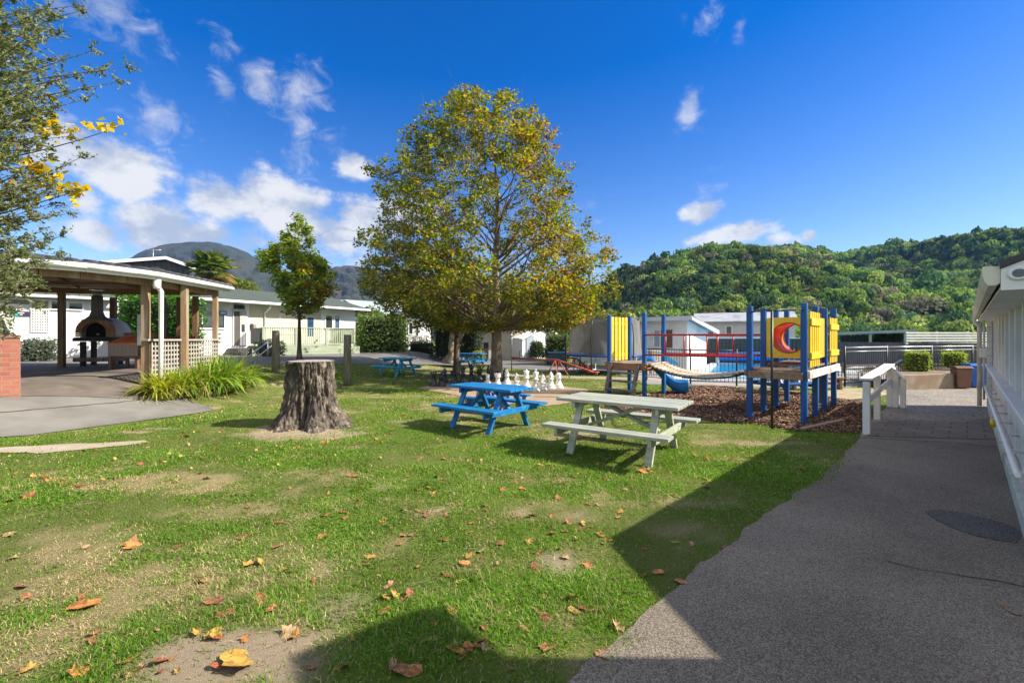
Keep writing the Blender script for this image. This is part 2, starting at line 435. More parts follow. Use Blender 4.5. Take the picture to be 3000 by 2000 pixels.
ROAD = [Vector(p) for p in gp([(-700, 1090), (60, 1088), (330, 1078), (590, 1071), (800, 1067), (1000, 1064), (1240, 1067), (1400, 1073), (1560, 1084), (1700, 1091), (1860, 1091), (1860, 1077), (1700, 1074), (1500, 1052), (1320, 1046), (1250, 1036), (1190, 1028), (1130, 1022), (1010, 1014), (400, 1014), (-700, 1014)])]
FOOTPATH = ragged([Vector(p) for p in gp([(1190, 1084), (1330, 1089), (1500, 1096), (1640, 1101), (1760, 1103), (1900, 1108), (1900, 1115), (1760, 1111), (1640, 1108), (1500, 1103), (1330, 1095), (1180, 1088)])], 0.3, 0.1, 8, 1)
POOLDECK = [Vector(p) for p in gp([(1880, 1126), (2020, 1128), (2160, 1133), (2330, 1137), (2480, 1134), (2560, 1130), (2640, 1124), (2700, 1096), (2640, 1058), (2300, 1045), (2000, 1052), (1860, 1085)])]
OLDSTRIP = ragged([Vector(p) for p in gp([(-200, 1336), (0, 1327), (110, 1330), (250, 1316), (350, 1308), (432, 1296), (425, 1290), (330, 1296), (210, 1300), (60, 1309), (-200, 1318)])], 0.1, 0.09, 9, 3)
SANDY = ragged([Vector(p) for p in gp([(500, 2010), (520, 1930), (560, 1885), (660, 1862), (760, 1858), (860, 1875), (900, 1905), (940, 1960), (960, 2040), (700, 2090)])], 0.06, 0.07, 10, 5)

# bare earth and dry grass patches: (px, py, rx m, ry m)
BARE = [(690, 1925, .46, .24, 1.0), (560, 1975, .2, .14, 1.0), (860, 1960, .2, .14, .9), (905, 1264, 1.1, .62, 1.0), (1030, 1268, .5, .22, .8), (800, 1250, .5, .3, .9), (1640, 1645, .16, .2, .8), (1150, 1425, .3, .2, .45), (1010, 1770, .2, .14, .6), (1260, 1720, .25, .16, .35), (1270, 1185, .5, .25, .6), (1730, 1265, .5, .3, .6), (1360, 1215, .5, .2, .6), (1620, 1245, .45, .25, .6),
        (2250, 1300, .5, .2, .5), (840, 1134, .6, .25, .8), (1740, 1220, .6, .25, .6), (2020, 1160, .3, .2, .3), (1790, 1135, .6, .2, .7), (1680, 1140, .4, .2, .5), (300, 1255, .2, .1, .3), (400, 1265, .35, .1, .8), (460, 1255, .4, .12, .7), (1100, 1180, .4, .25, .4), (1180, 1235, .3, .2, .4), (1900, 1305, .3, .2, .4)]
DRY = [(470, 1415, 1.3, .45, .9), (420, 1720, .75, .38, .85), (100, 1690, .5, .6, .7), (80, 1890, .4, .4, .8), (620, 1500, .7, .35, .4), (1430, 1400, .8, .3, .3), (900, 1390, 1.0, .35, .35), (1150, 1160, 2, .5, .5), (1330, 1195, 1.6, .5, .5), (1500, 1265, 1.4, .4, .35), (1700, 1280, 1.2, .4, .4), (1650, 1075, 4, 1.0, .7), (1330, 1082, 3, 1.2, .7), (1950, 1160, 2, .6, .3), (240, 1560, .6, .25, .4), (900, 1620, .7, .25, .35), (1210, 1480, .6, .3, .35), (2100, 1300, 1.0, .3, .3)]
LUSH = [(250, 1430, 1.2, .5, .8), (900, 1340, .9, .4, .5), (1250, 1380, 1.2, .3, .6), (1450, 1560, .9, .5, .7), (1750, 1720, .45, .35, 1.0), (1500, 1850, .7, .35, .9), (1150, 1900, .55, .25, 1.0), (420, 1930, .4, .2, .9), (1400, 1720, .5, .3, .7), (200, 1730, .25, .16, .8), (850, 1370, .4, .15, .9), (1120, 1830, .4, .2, .5), (1800, 1440, .8, .4, .6), (2150, 1380, .8, .5, .7), (1300, 1320, 1.2, .3, .5), (960, 1480, .8, .3, .4), (60, 1290, .8, .2, .8), (300, 1300, .8, .12, .7)]

def ellmask(x, y, L):
    m = np.zeros(len(x))
    wob = fbm(np.c_[x * 1.7, y * 1.7], 4, 31) - 0.5
    for px, py, rx, ry, s in L:
        c = G(px, py)
        q = np.sqrt(((x - c.x) / rx) ** 2 + ((y - c.y) / ry) ** 2) + wob * 1.1
        m = np.maximum(m, s * sstep(1.15, 0.55, q))
    return m

def ground_masks(x, y):
    p = np.c_[x, y]
    bare = ellmask(x, y, BARE)
    n1 = fbm(p * 0.9, 4, 3); n2 = fbm(p * 3.1, 4, 5)
    dry = np.clip(ellmask(x, y, DRY) + 0.52 * sstep(0.5, 0.72, n1 * 0.5 + n2 * 0.5), 0, 1)
    dry = np.clip(dry * (.35 + 1.25 * sstep(.3, .7, fbm(p * 6.5, 3, 15))), 0, 1)
    lush = np.clip(ellmask(x, y, LUSH) + 0.75 * sstep(0.44, 0.62, fbm(p * 0.8 + 40, 4, 9)), 0, 1)
    bare = np.clip(bare + 0.6 * sstep(0.69, 0.77, n2 * 0.7 + n1 * 0.3), 0, 1)
    return bare, dry, lush

# ------------------------------------------------------------------ ground material
def ground_mat():
    m, nt, b = newmat('lawn_earth'); L = nt.links.new
    tc = N(nt, 'ShaderNodeTexCoord')
    a = N(nt, 'ShaderNodeAttribute', attribute_name='Col')
    sp = N(nt, 'ShaderNodeSeparateColor'); L(a.outputs['Color'], sp.inputs[0])
    n1 = N(nt, 'ShaderNodeTexNoise'); n1.inputs['Scale'].default_value = 14; n1.inputs['Detail'].default_value = 8; n1.inputs['Roughness'].default_value = .7
    L(tc.outputs['Object'], n1.inputs['Vector'])
    n2 = N(nt, 'ShaderNodeTexNoise'); n2.inputs['Scale'].default_value = 70; n2.inputs['Detail'].default_value = 6; n2.inputs['Roughness'].default_value = .75
    L(tc.outputs['Object'], n2.inputs['Vector'])
    def mix(fac, A, B):
        x = N(nt, 'ShaderNodeMix', data_type='RGBA')
        if hasattr(fac, 'node'): L(fac, x.inputs[0])
        else: x.inputs[0].default_value = fac
        for i, c in ((6, A), (7, B)):
            if hasattr(c, 'node'): L(c, x.inputs[i])
            else: x.inputs[i].default_value = rgb(c)
        return x.outputs[2]
    g = mix(n1.outputs['Fac'], (0.06, 0.10, 0.014), (0.13, 0.18, 0.03))
    g = mix(n2.outputs['Fac'], g, (0.15, 0.17, 0.045))
    lush = mix(n2.outputs['Fac'], (0.07, 0.13, 0.01), (0.15, 0.22, 0.02))
    n4 = N(nt, 'ShaderNodeTexNoise'); n4.inputs['Scale'].default_value = 190; n4.inputs['Detail'].default_value = 5; n4.inputs['Roughness'].default_value = .8; L(tc.outputs['Object'], n4.inputs['Vector'])
    c4 = N(nt, 'ShaderNodeMapRange'); c4.inputs['From Min'].default_value = .38; c4.inputs['From Max'].default_value = .62; L(n4.outputs['Fac'], c4.inputs['Value'])
    dry = mix(c4.outputs['Result'], (0.10, 0.085, 0.03), (0.50, 0.40, 0.22))
    earth = mix(c4.outputs['Result'], (0.24, 0.175, 0.11), (0.47, 0.38, 0.27))
    g = mix(sp.outputs['Blue'], g, lush)
    def jit(o, k):
        x = N(nt, 'ShaderNodeMath', operation='MULTIPLY_ADD'); x.inputs[1].default_value = k; x.inputs[2].default_value = -k / 2
        L(n2.outputs['Fac'], x.inputs[0])
        y = N(nt, 'ShaderNodeMath', operation='ADD'); y.use_clamp = True; L(o, y.inputs[0]); L(x.outputs[0], y.inputs[1])
        return y.outputs[0]
    g = mix(jit(sp.outputs['Green'], .9), g, dry)
    g = mix(jit(sp.outputs['Red'], .45), g, earth)
    L(g, b.inputs['Base Color']); b.inputs['Roughness'].default_value = .95; b.inputs['Specular IOR Level'].default_value = .15
    bp = N(nt, 'ShaderNodeBump'); bp.inputs['Distance'].default_value = .02; L(n4.outputs['Fac'], bp.inputs['Height']); L(bp.outputs['Normal'], b.inputs['Normal'])
    return m

def axis_coords(parts):
    out = []
    for a, b_, s in parts: out += list(np.arange(a, b_, s))
    return np.array(out)
gxs = axis_coords([(-2500, -300, 250), (-300, -60, 30), (-60, -26, 2), (-26, -9, .3), (-9, 7, .1), (7, 30, .4), (30, 70, 3), (70, 300, 30), (300, 2600, 250)])
gys = axis_coords([(-400, -40, 60), (-40, -4, 4), (-4, 1.5, .5), (1.5, 12, .1), (12, 34, .3), (34, 80, 3), (80, 320, 30), (320, 3000, 250)])
X, Y = np.meshgrid(gxs, gys)
xx, yy = X.ravel(), Y.ravel()
zz = gh(xx, yy) + (fbm(np.c_[xx, yy] * 1.3, 3, 2) - .5) * .012 * (yy < 40)
nx, ny = len(gxs), len(gys)
ii = (np.arange(ny - 1)[:, None] * nx + np.arange(nx - 1)[None, :]).ravel()
ga = np.c_[ii, ii + 1, ii + nx + 1, ii + nx]
bare, dry, lush = ground_masks(xx, yy)
LAWN = npmesh('lawn', np.c_[xx, yy, zz], ga, ground_mat(), colors=np.c_[bare, dry, lush], smooth=True)
tag(LAWN, 'patchy mown lawn with dry and bare earth spots', 'lawn', kind='structure')

# ------------------------------------------------------------------ paving
def aggregate(name, base, dark, light, scale, crack=True, stain=True, warm=None):
    m, nt, b = newmat(name); L = nt.links.new
    tc = N(nt, 'ShaderNodeTexCoord')
    v = N(nt, 'ShaderNodeTexVoronoi'); v.inputs['Scale'].default_value = scale; L(tc.outputs['Object'], v.inputs['Vector'])
    wn = N(nt, 'ShaderNodeSeparateColor'); L(v.outputs['Color'], wn.inputs[0])
    cr = N(nt, 'ShaderNodeValToRGB'); e = cr.color_ramp.elements
    e[0].color = rgb(dark); e[1].color = rgb(light); e[0].position = .1; e[1].position = .95
    x = cr.color_ramp.elements.new(.5); x.color = rgb(base)
    L(wn.outputs['Red'], cr.inputs['Fac'])
    n = N(nt, 'ShaderNodeTexNoise'); n.inputs['Scale'].default_value = .7; n.inputs['Detail'].default_value = 8; L(tc.outputs['Object'], n.inputs['Vector'])
    mr = N(nt, 'ShaderNodeMapRange'); mr.inputs['From Min'].default_value = .3; mr.inputs['From Max'].default_value = .7; mr.inputs['To Min'].default_value = .72; mr.inputs['To Max'].default_value = 1.15
    L(n.outputs['Fac'], mr.inputs['Value'])
    ml = N(nt, 'ShaderNodeMix', data_type='RGBA', blend_type='MULTIPLY'); ml.inputs[0].default_value = 1
    L(cr.outputs['Color'], ml.inputs[6]); L(mr.outputs['Result'], ml.inputs[7])
    out = ml.outputs[2]
    if stain:
        ns = N(nt, 'ShaderNodeTexNoise'); ns.inputs['Scale'].default_value = 1.7; ns.inputs['Detail'].default_value = 9; ns.inputs['Roughness'].default_value = .65; L(tc.outputs['Object'], ns.inputs['Vector'])
        rs = N(nt, 'ShaderNodeMapRange'); rs.inputs['From Min'].default_value = .5; rs.inputs['From Max'].default_value = .72; rs.inputs['To Max'].default_value = .45; L(ns.outputs['Fac'], rs.inputs['Value'])
        mst = N(nt, 'ShaderNodeMix', data_type='RGBA', blend_type='MULTIPLY'); L(rs.outputs['Result'], mst.inputs[0]); L(out, mst.inputs[6]); mst.inputs[7].default_value = (.55, .54, .5, 1); out = mst.outputs[2]
    if warm:
        n3 = N(nt, 'ShaderNodeTexNoise'); n3.inputs['Scale'].default_value = .35; n3.inputs['Detail'].default_value = 5; L(tc.outputs['Object'], n3.inputs['Vector'])
        m3 = N(nt, 'ShaderNodeMix', data_type='RGBA'); L(n3.outputs['Fac'], m3.inputs[0]); L(out, m3.inputs[6]); m3.inputs[7].default_value = rgb(warm); out = m3.outputs[2]
    L(out, b.inputs['Base Color']); b.inputs['Roughness'].default_value = .85; b.inputs['Specular IOR Level'].default_value = .3
    bp = N(nt, 'ShaderNodeBump'); bp.inputs['Distance'].default_value = .004; bp.inputs['Strength'].default_value = .8
    L(v.outputs['Distance'], bp.inputs['Height']); bp.invert = True; L(bp.outputs['Normal'], b.inputs['Normal'])
    return m
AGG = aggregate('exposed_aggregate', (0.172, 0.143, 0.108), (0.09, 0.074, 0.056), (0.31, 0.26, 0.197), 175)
CONC = pm('concrete_slab', (0.19, 0.18, 0.16), (0.15, 0.142, 0.125), 2.2, .85, .002, 60, c3=(0.125, 0.115, 0.098), s3=.9)
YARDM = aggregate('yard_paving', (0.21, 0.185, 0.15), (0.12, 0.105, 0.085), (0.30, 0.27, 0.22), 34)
ROADM = pm('asphalt', (0.15, 0.14, 0.135), (0.105, 0.10, 0.095), 1.3, .9, .003, 80, c3=(0.19, 0.175, 0.16), s3=.25)
SANDM = pm('sandy_earth', (0.40, 0.32, 0.24), (0.30, 0.235, 0.17), 9, .95, .004, 60, c3=(0.22, 0.165, 0.12), s3=3)
CHESSM = pm('dusty_earth', (0.33, 0.24, 0.16), (0.26, 0.185, 0.12), 4, .95, .004, 40, c3=(0.24, 0.18, 0.10), s3=1.4)
FPM = pm('worn_path', (0.30, 0.265, 0.19), (0.24, 0.21, 0.14), 2, .95, .002, 40)

def struct(o, label=None, cat=None): return tag(o, label, cat, kind='structure')
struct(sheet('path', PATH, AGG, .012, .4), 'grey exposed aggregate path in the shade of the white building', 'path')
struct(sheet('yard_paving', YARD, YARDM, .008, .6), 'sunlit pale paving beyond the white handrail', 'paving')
struct(sheet('shelter_slab', SLAB, CONC, .014, .25), 'grey concrete slab running under the shelter', 'slab')
struct(sheet('road', ROAD, ROADM, .010, .5), 'asphalt drive passing in front of the cabins', 'road')
struct(sheet('chess_ground', CHESS, CHESSM, .010, .3), 'dusty reddish earth square under the giant chess set', 'ground')
struct(sheet('footpath', FOOTPATH, FPM, .008, .4), 'thin worn path crossing the far lawn', 'path')
struct(sheet('pool_paving', POOLDECK, pm('pool_concrete', (0.30, 0.28, 0.25), (0.25, 0.23, 0.205), 1.5, .85, .001, 40), .006, 1.0), 'pale concrete round the swimming pool', 'paving')
struct(sheet('old_paving_strip', OLDSTRIP, pm('sunken_concrete', (0.38, 0.32, 0.24), (0.30, 0.25, 0.18), 5, .95, .003, 50), .010, .2), 'half buried concrete strip in the grass', 'paving')
# cracks, joints and the tar patch of the path: thin sheets
tar = ragged([Vector(p) for p in gp([(2712, 1502), (2760, 1498), (2830, 1508), (2900, 1525), (2965, 1545), (2990, 1562), (2985, 1594), (2940, 1590), (2860, 1575), (2790, 1550), (2735, 1525)])], .05, .03, 4, 6)
struct(sheet('tar_patch', tar, aggregate('tar', (0.10, 0.09, 0.08), (0.05, 0.045, 0.042), (0.18, 0.165, 0.15), 150), .017, .15), 'dark oval tar repair in the grey path', 'patch')
def strip(name, pts, w, m, off, seed=1):
    P = [Vector(G(*p)[:2]) for p in pts]; L_, R_ = [], []
    D = []
    for i in range(len(P) - 1):
        k = max(2, int((P[i + 1] - P[i]).length / .08))
        D += [P[i].lerp(P[i + 1], j / k) for j in range(k)]
    D.append(P[-1])
    for i, p in enumerate(D):
        t = (D[min(i + 1, len(D) - 1)] - D[max(i - 1, 0)]).normalized(); n_ = Vector((-t.y, t.x))
        q = p + n_ * (float(vnoise(np.array([[p.x * 6, p.y * 6]]), seed)[0]) - .5) * .05
        ww = w * (0.5 + float(vnoise(np.array([[p.x * 9, p.y * 9]]), seed + 3)[0]))
        L_.append(q + n_ * ww / 2); R_.append(q - n_ * ww / 2)
    vs = [(p.x, p.y, float(gh(p.x, p.y)) + off) for p in L_ + R_]; n = len(D)
    return MB().add(vs, [(i, i + 1, n + i + 1, n + i) for i in range(n - 1)]).build(name, m)
CRK = pm('crack_dirt', (0.05, 0.042, 0.035), (0.035, 0.03, 0.025), 10, .95)
struct(strip('path_crack', [(2600, 1645), (2700, 1672), (2800, 1690), (2920, 1706), (3010, 1725)], .011, CRK, .016, 3), 'wandering crack across the path', 'crack')
struct(strip('path_joint', [(2513, 1284), (2600, 1288), (2700, 1294), (2800, 1300), (2920, 1310)], .02, CRK, .016, 5), 'straight joint across the path', 'joint')
struct(strip('slab_joint', [(-200, 1221), (0, 1211), (150, 1198), (300, 1185), (420, 1173)], .022, CRK, .022, 7), 'joint in the concrete slab', 'joint')
# darker pavers band by the handrail
band = gp([(2540, 1279), (2545, 1240), (2660, 1232), (2905, 1240), (2925, 1290), (2700, 1284)])
bm_, nt, b_ = newmat('dark_pavers'); L = nt.links.new
tc = N(nt, 'ShaderNodeTexCoord'); mp = N(nt, 'ShaderNodeMapping'); mp.inputs['Rotation'].default_value = (0, 0, R(45)); L(tc.outputs['Object'], mp.inputs['Vector'])
bk = N(nt, 'ShaderNodeTexBrick'); bk.inputs['Scale'].default_value = 1; bk.inputs['Brick Width'].default_value = .42; bk.inputs['Row Height'].default_value = .28; bk.inputs['Mortar Size'].default_value = .014
bk.inputs['Color1'].default_value = (.16, .135, .11, 1); bk.inputs['Color2'].default_value = (.11, .095, .08, 1); bk.inputs['Mortar'].default_value = (.06, .06, .035, 1)
L(mp.outputs['Vector'], bk.inputs['Vector']); L(bk.outputs['Color'], b_.inputs['Base Color']); b_.inputs['Roughness'].default_value = .9
struct(sheet('paver_band', band, bm_, .019, .5), 'band of dark old pavers across the path', 'paving')

# mulch: sheet plus loose bark chips
mulch = sheet('bark_bed', MULCH, pm('bark_mulch', (0.13, 0.075, 0.045), (0.06, 0.035, 0.022), 40, .95, .02, 40, c3=(0.22, 0.15, 0.10), s3=30), .012, .3)
struct(mulch, 'brown bark bed under the play towers', 'ground')
def scatter(poly, n, seed=1):
    r = np.random.default_rng(seed)
    xs = [p[0] for p in poly]; ys = [p[1] for p in poly]
    x = r.uniform(min(xs), max(xs), n); y = r.uniform(min(ys), max(ys), n)
    ok = inpoly(x, y, poly)
    return x[ok], y[ok]
x, y = scatter(MULCH, 110000, 4)
k = len(x); z = gh(x, y) + rng.uniform(.012, .035, k)
an = rng.uniform(0, 6.283, k); ln = rng.uniform(.010, .032, k); wd = ln * rng.uniform(.3, .7, k)
t1 = np.c_[np.cos(an), np.sin(an), rng.normal(0, .35, k)]; t2 = np.c_[-np.sin(an), np.cos(an), rng.normal(0, .35, k)]
c = np.c_[x, y, z]
V4 = np.stack([c - t1 * ln[:, None] - t2 * wd[:, None], c + t1 * ln[:, None] - t2 * wd[:, None], c + t1 * ln[:, None] + t2 * wd[:, None], c - t1 * ln[:, None] + t2 * wd[:, None]], 1).reshape(-1, 3)
pal = np.array([(.19, .105, .065), (.12, .067, .042), (.30, .185, .12), (.38, .27, .19), (.08, .042, .028)])
cc = pal[rng.choice(5, k, p=[.35, .25, .2, .1, .1])] * rng.uniform(.8, 1.2, (k, 1))
tag(npmesh('bark_chips', V4, np.arange(4 * k).reshape(-1, 4), leafmat('bark_chip', 0, .9, .15), colors=np.repeat(cc, 4, 0)), 'loose brown bark chips under the play towers', 'bark chips', kind='stuff')

# ------------------------------------------------------------------ grass blades
EXCL = [PATH, YARD, MULCH, CHESS, SLAB, ROAD, FOOTPATH, POOLDECK]
SOFT = [OLDSTRIP]
def grass_ring(d0, d1, dens, h, w, seed):
    r = np.random.default_rng(seed)
    n = int((1.2 * (d1 * d1 - d0 * d0) + 3.0 * (d1 - d0)) * dens)
    d = np.sqrt(r.uniform(d0 * d0, d1 * d1, n)); x = (d * 1.2 + 1.5) * r.uniform(-1, 1, n)
    ok = np.ones(n, bool)
    e_ = .42 * np.clip(fbm(np.c_[x, d] * 4.0, 3, 91) - .36, 0, .3)
    for P in EXCL: ok &= ~inpoly(x - e_ * .8, d + e_ * .6, P)
    for P in SOFT: ok &= ~(inpoly(x, d, P) & (r.random(n) < .96))
    bare, dry, lush = ground_masks(x, d)
    ok &= r.random(n) < (1 - .93 * bare) * (1 - .12 * dry) * (.7 + .3 * lush)
    x, d, bare, dry, lush = x[ok], d[ok], bare[ok], dry[ok], lush[ok]
    n = len(x)
    tuft = vnoise(np.c_[x, d] * 5.5, 77)
    hh = h * r.uniform(.45, 1.2, n) * (.72 + .5 * lush) * (.5 + .95 * tuft) * (1 - .3 * dry)
    ww = w * r.uniform(.7, 1.4, n) * (1 + .35 * lush)
    a = r.uniform(0, 6.283, n); lean = np.abs(r.normal(.8, .5, n)) + .6 * dry
    a2 = a + r.normal(1.57, .5, n)
    base = np.c_[x, d, gh(x, d) - .003]
    side = np.c_[np.cos(a2), np.sin(a2), np.zeros(n)] * ww[:, None]
    mid = base + np.c_[np.cos(a) * lean * .35, np.sin(a) * lean * .35, np.full(n, .62)] * hh[:, None]
    tip = base + np.c_[np.cos(a) * lean, np.sin(a) * lean, .62 + .38 * np.exp(-lean)] * hh[:, None]
    g1 = np.array([.088, .18, .02]); g2 = np.array([.06, .19, .016]); g3 = np.array([.175, .255, .035]); dr = np.array([.46, .37, .19])
    t = r.random((n, 1)); c = g1 * (1 - t) + g3 * t
    c = c * (1 - .65 * lush[:, None]) + (g2 * (1 - t) + np.array([.18, .34, .03]) * t) * .65 * lush[:, None]
    isd = r.random(n) < np.clip(.16 + .62 * dry, 0, .8)
    c[isd] = dr * r.uniform(.4, 1.2, (isd.sum(), 1))
    c = c * (.75 + .5 * vnoise(np.c_[x, d] * 2.2, 5)[:, None]) * r.uniform(.8, 1.2, (n, 1))
    V = np.stack([base - side, base + side, mid + side * .6, mid - side * .6, tip], 1).reshape(-1, 3)
    o = np.arange(n) * 5
    # two quads/triangles per blade as triangles
    f = np.concatenate([np.c_[o, o + 1, o + 2], np.c_[o, o + 2, o + 3], np.c_[o + 3, o + 2, o + 4]])
    return V, f, np.repeat(c, 5, 0)
Vs, Fs, Cs, o = [], [], [], 0
for a in [(1.3, 3.2, 9500, .031, .0019, 1), (3.2, 5.2, 5600, .033, .0026, 2), (5.2, 8.5, 2500, .035, .0038, 3), (8.5, 14, 800, .038, .0065, 4), (14, 27, 200, .045, .012, 5)]:
    V, f, c = grass_ring(*a)
    Vs.append(V); Fs.append(f + o); Cs.append(c); o += len(V)
# clover: small flat leaves low in the lush patches
r = np.random.default_rng(20)
n = 90000; d = np.sqrt(r.uniform(1.7 ** 2, 9 ** 2, n)); x = d * r.uniform(-1.2, 1.2, n)
ok = np.ones(n, bool)
for P in EXCL + SOFT: ok &= ~inpoly(x, d, P)
bare, dry, lush = ground_masks(x, d)
cl = sstep(.5, .62, fbm(np.c_[x, d] * 1.4 + 90, 4, 12)) + ellmask(x, d, [(1150, 1920, .6, .3, 1), (1700, 1760, .6, .4, .9), (420, 1925, .45, .25, .9), (880, 1365, .5, .2, .8), (1500, 1880, .6, .3, .7), (2050, 1550, .5, .4, .7), (250, 1400, .9, .3, .6)])
ok &= r.random(n) < np.clip(cl, 0, 1) * (1 - bare) * (1 - dry)
x, d = x[ok], d[ok]; n = len(x)
s = r.uniform(.004, .009, n) * np.clip(d / 3.2, 1, 1.5); a = r.uniform(0, 6.283, n)
c = np.c_[x, d, gh(x, d) + r.uniform(.012, .034, n)]
u = np.c_[np.cos(a), np.sin(a), r.normal(0, .35, n)] * s[:, None]; v = np.c_[-np.sin(a), np.cos(a), r.normal(0, .35, n)] * s[:, None] * .9
V = np.stack([c - u, c + v, c + u, c - v], 1).reshape(-1, 3); q = np.arange(n) * 4
f = np.concatenate([np.c_[q, q + 1, q + 2], np.c_[q, q + 2, q + 3]])
cc = np.array([.09, .20, .014]) * r.uniform(.6, 1.4, (n, 1)); cc[:, 0] *= r.uniform(.8, 1.3, n)
Vs.append(V); Fs.append(f + o); Cs.append(np.repeat(cc, 4, 0))
tag(npmesh('grass', np.concatenate(Vs), np.concatenate(Fs), GRASSM, colors=np.concatenate(Cs)), 'short green and straw coloured grass with clover', 'grass', kind='stuff')

# ------------------------------------------------------------------ fallen leaves
def leaf_mesh(seed, m):
    r = random.Random(seed)
    # palmate outline with 5 lobes, curled
    pts = []
    lob = [(-150, .55), (-120, .50), (-95, .8), (-62, .58), (-32, .92), (-12, .70), (0, 1.08), (12, .70), (32, .92), (62, .58), (95, .8), (120, .50), (150, .55), (180, .2)]
    for an, rad in lob:
        if seed % 3 == 0: rad = .55 + .45 * abs(math.cos(R(an))) ** 1.5
        rad *= r.uniform(.82, 1.18); pts.append((rad * math.cos(R(an)), rad * math.sin(R(an)) * .85))
    k1, k2, k3 = r.uniform(-.7, 1.2), r.uniform(.3, 2.0), r.uniform(-.8, .8)
    def zz_(x, y): return k2 * y * y * .55 + k1 * x * x * .3 + k3 * x * y * .5 + .05 * math.sin(5 * x + seed)
    vs = [(0, 0, 0)]; n = len(pts)
    for s in (.5, 1.0):
        for p in pts: vs.append((p[0] * s, p[1] * s, zz_(p[0] * s, p[1] * s)))
    fs = [(0, 1 + i, 1 + (i + 1) % n) for i in range(n)] + [(1 + i, 1 + n + i, 1 + n + (i + 1) % n, 1 + (i + 1) % n) for i in range(n)]
    b = MB(); b.add(vs, fs, True)
    b.tube([(-.1, 0, .01), (-.5, .05, .02), (-.85, .02 + r.uniform(-.2, .2), .08)], .022, 5)
    o = b.build('dry_leaf', m, fixn=False)
    zmin = min(v.co.z for v in o.data.vertices)
    for v in o.data.vertices: v.co.z -= zmin
    return o
LM = [pm('leaf_brown', (.40, .165, .055), (.28, .105, .035), 3, .6, .01, 6, c3=(.12, .05, .02), s3=2), pm('leaf_orange', (.56, .23, .06), (.44, .165, .04), 3, .55, .01, 6, c3=(.22, .085, .03), s3=2),
      pm('leaf_tan', (.46, .29, .15), (.36, .21, .10), 3, .65, .01, 6, c3=(.22, .12, .06), s3=2), pm('leaf_rust', (.34, .10, .04), (.22, .065, .03), 3, .6, .01, 6), pm('leaf_yellow', (.52, .33, .06), (.40, .22, .04), 3, .55, .01, 6, c3=(.25, .12, .03), s3=2)]
protos = [leaf_mesh(i, LM[i % 5]) for i in range(10)]
named = [  # px, py, size m, proto, label
    (385, 1602, .115, 1, 'large orange double lobed dry leaf, biggest one on the dry near grass'), (245, 1778, .085, 6, 'long orange tan leaf on the grass near a green tuft'),
    (805, 1604, .055, 5, 'rust brown leaf with pointed lobes alone on the lawn centre'), (25, 1570, .07, 7, 'folded brown leaf at the picture edge on dry grass'),
    (225, 1977, .065, 1, 'orange oval leaf below the clover, near the bottom edge'), (630, 1862, .05, 9, 'yellow brown leaf standing on the edge of the sandy patch'),
    (720, 1870, .04, 1, 'small orange leaf lying in the middle of the sandy patch'), (765, 1755, .055, 6, 'bright orange leaf between two tufts above the sandy patch'),
    (798, 1785, .048, 0, 'reddish brown leaf beside the bright orange one'), (660, 1800, .05, 3, 'rust coloured narrow leaf on a green tuft'),
    (850, 1852, .075, 7, 'long tan leaf at the rim of the sandy patch'), (690, 1940, .12, 9, 'long yellow orange curled leaf across the sandy patch'), (1015, 1955, .04, 3, 'dark rust leaf standing upright in the building shadow'),
    (1190, 1968, .07, 0, 'flat brown leaf lying in the building shadow on clover'), (1365, 1652, .05, 6, 'orange leaf in the bright grass of the lawn centre'),
    (1145, 1718, .05, 2, 'pale crinkled leaf above the yellow green folded leaf'), (1120, 1755, .055, 4, 'yellow green folded leaf beside the bare spot'), (1320, 1787, .04, 3, 'deep red brown leaf alone in the lush grass'),
    (1415, 1845, .035, 8, 'small dark red leaf standing in the lush grass'), (1470, 1595, .045, 5, 'dark brown leaf casting a shadow in bright grass'), (1720, 1655, .06, 1, 'orange leaf on the sunlit side of the path shadow edge'),
    (1880, 1382, .11, 1, 'heap leaf under the pale green picnic table, largest there'), (145, 1412, .07, 6, 'orange leaf beside its twin in the lush green strip'), (180, 1420, .06, 1, 'twin orange leaf lying on the lush green strip'),
    (80, 1460, .085, 5, 'rust orange leaf on the grass below the lush strip'), (330, 1402, .075, 2, 'long pale leaf by the dry tan patch'), (235, 1425, .06, 3, 'dark rust leaf near the twin orange leaves'),
    (415, 1361, .05, 8, 'purple red leaf below the half buried strip'), (245, 1322, .05, 1, 'orange leaf just below the half buried concrete strip'), (545, 1282, .07, 0, 'red brown leaf between the slab corner and the stump'),
    (90, 1962, .05, 4, 'yellowish leaf low on the near grass'), (2960, 1790, .06, 0, 'brown leaf on the shaded path against the building'), (2123, 1604, .03, 3, 'tiny dark leaf lying on the shaded path edge'), (1762, 1918, .06, 5, 'brown curled leaf on the sunlit triangle of path')]
used_first = [False] * 10
def put_leaf(px, py, s, k, label, group=None, pos=None, tilt=.35):
    p = Vector(pos) if pos is not None else G(px, py)
    if not used_first[k]: o = protos[k]; used_first[k] = True
    else: o = protos[k].copy(); col.objects.link(o)
    o.location = (p.x, p.y, p.z + .007); o.scale = (s, s, s * random.uniform(.45, 1.1))
    o.rotation_euler = (random.gauss(0, tilt * .7), random.gauss(0, tilt * .7), random.uniform(0, 6.28))
    return tag(o, label, 'leaf', group)
for px, py, s, k, lb in named: put_leaf(px, py, s * 1.08, k, lb)
r = np.random.default_rng(99)
count = 0
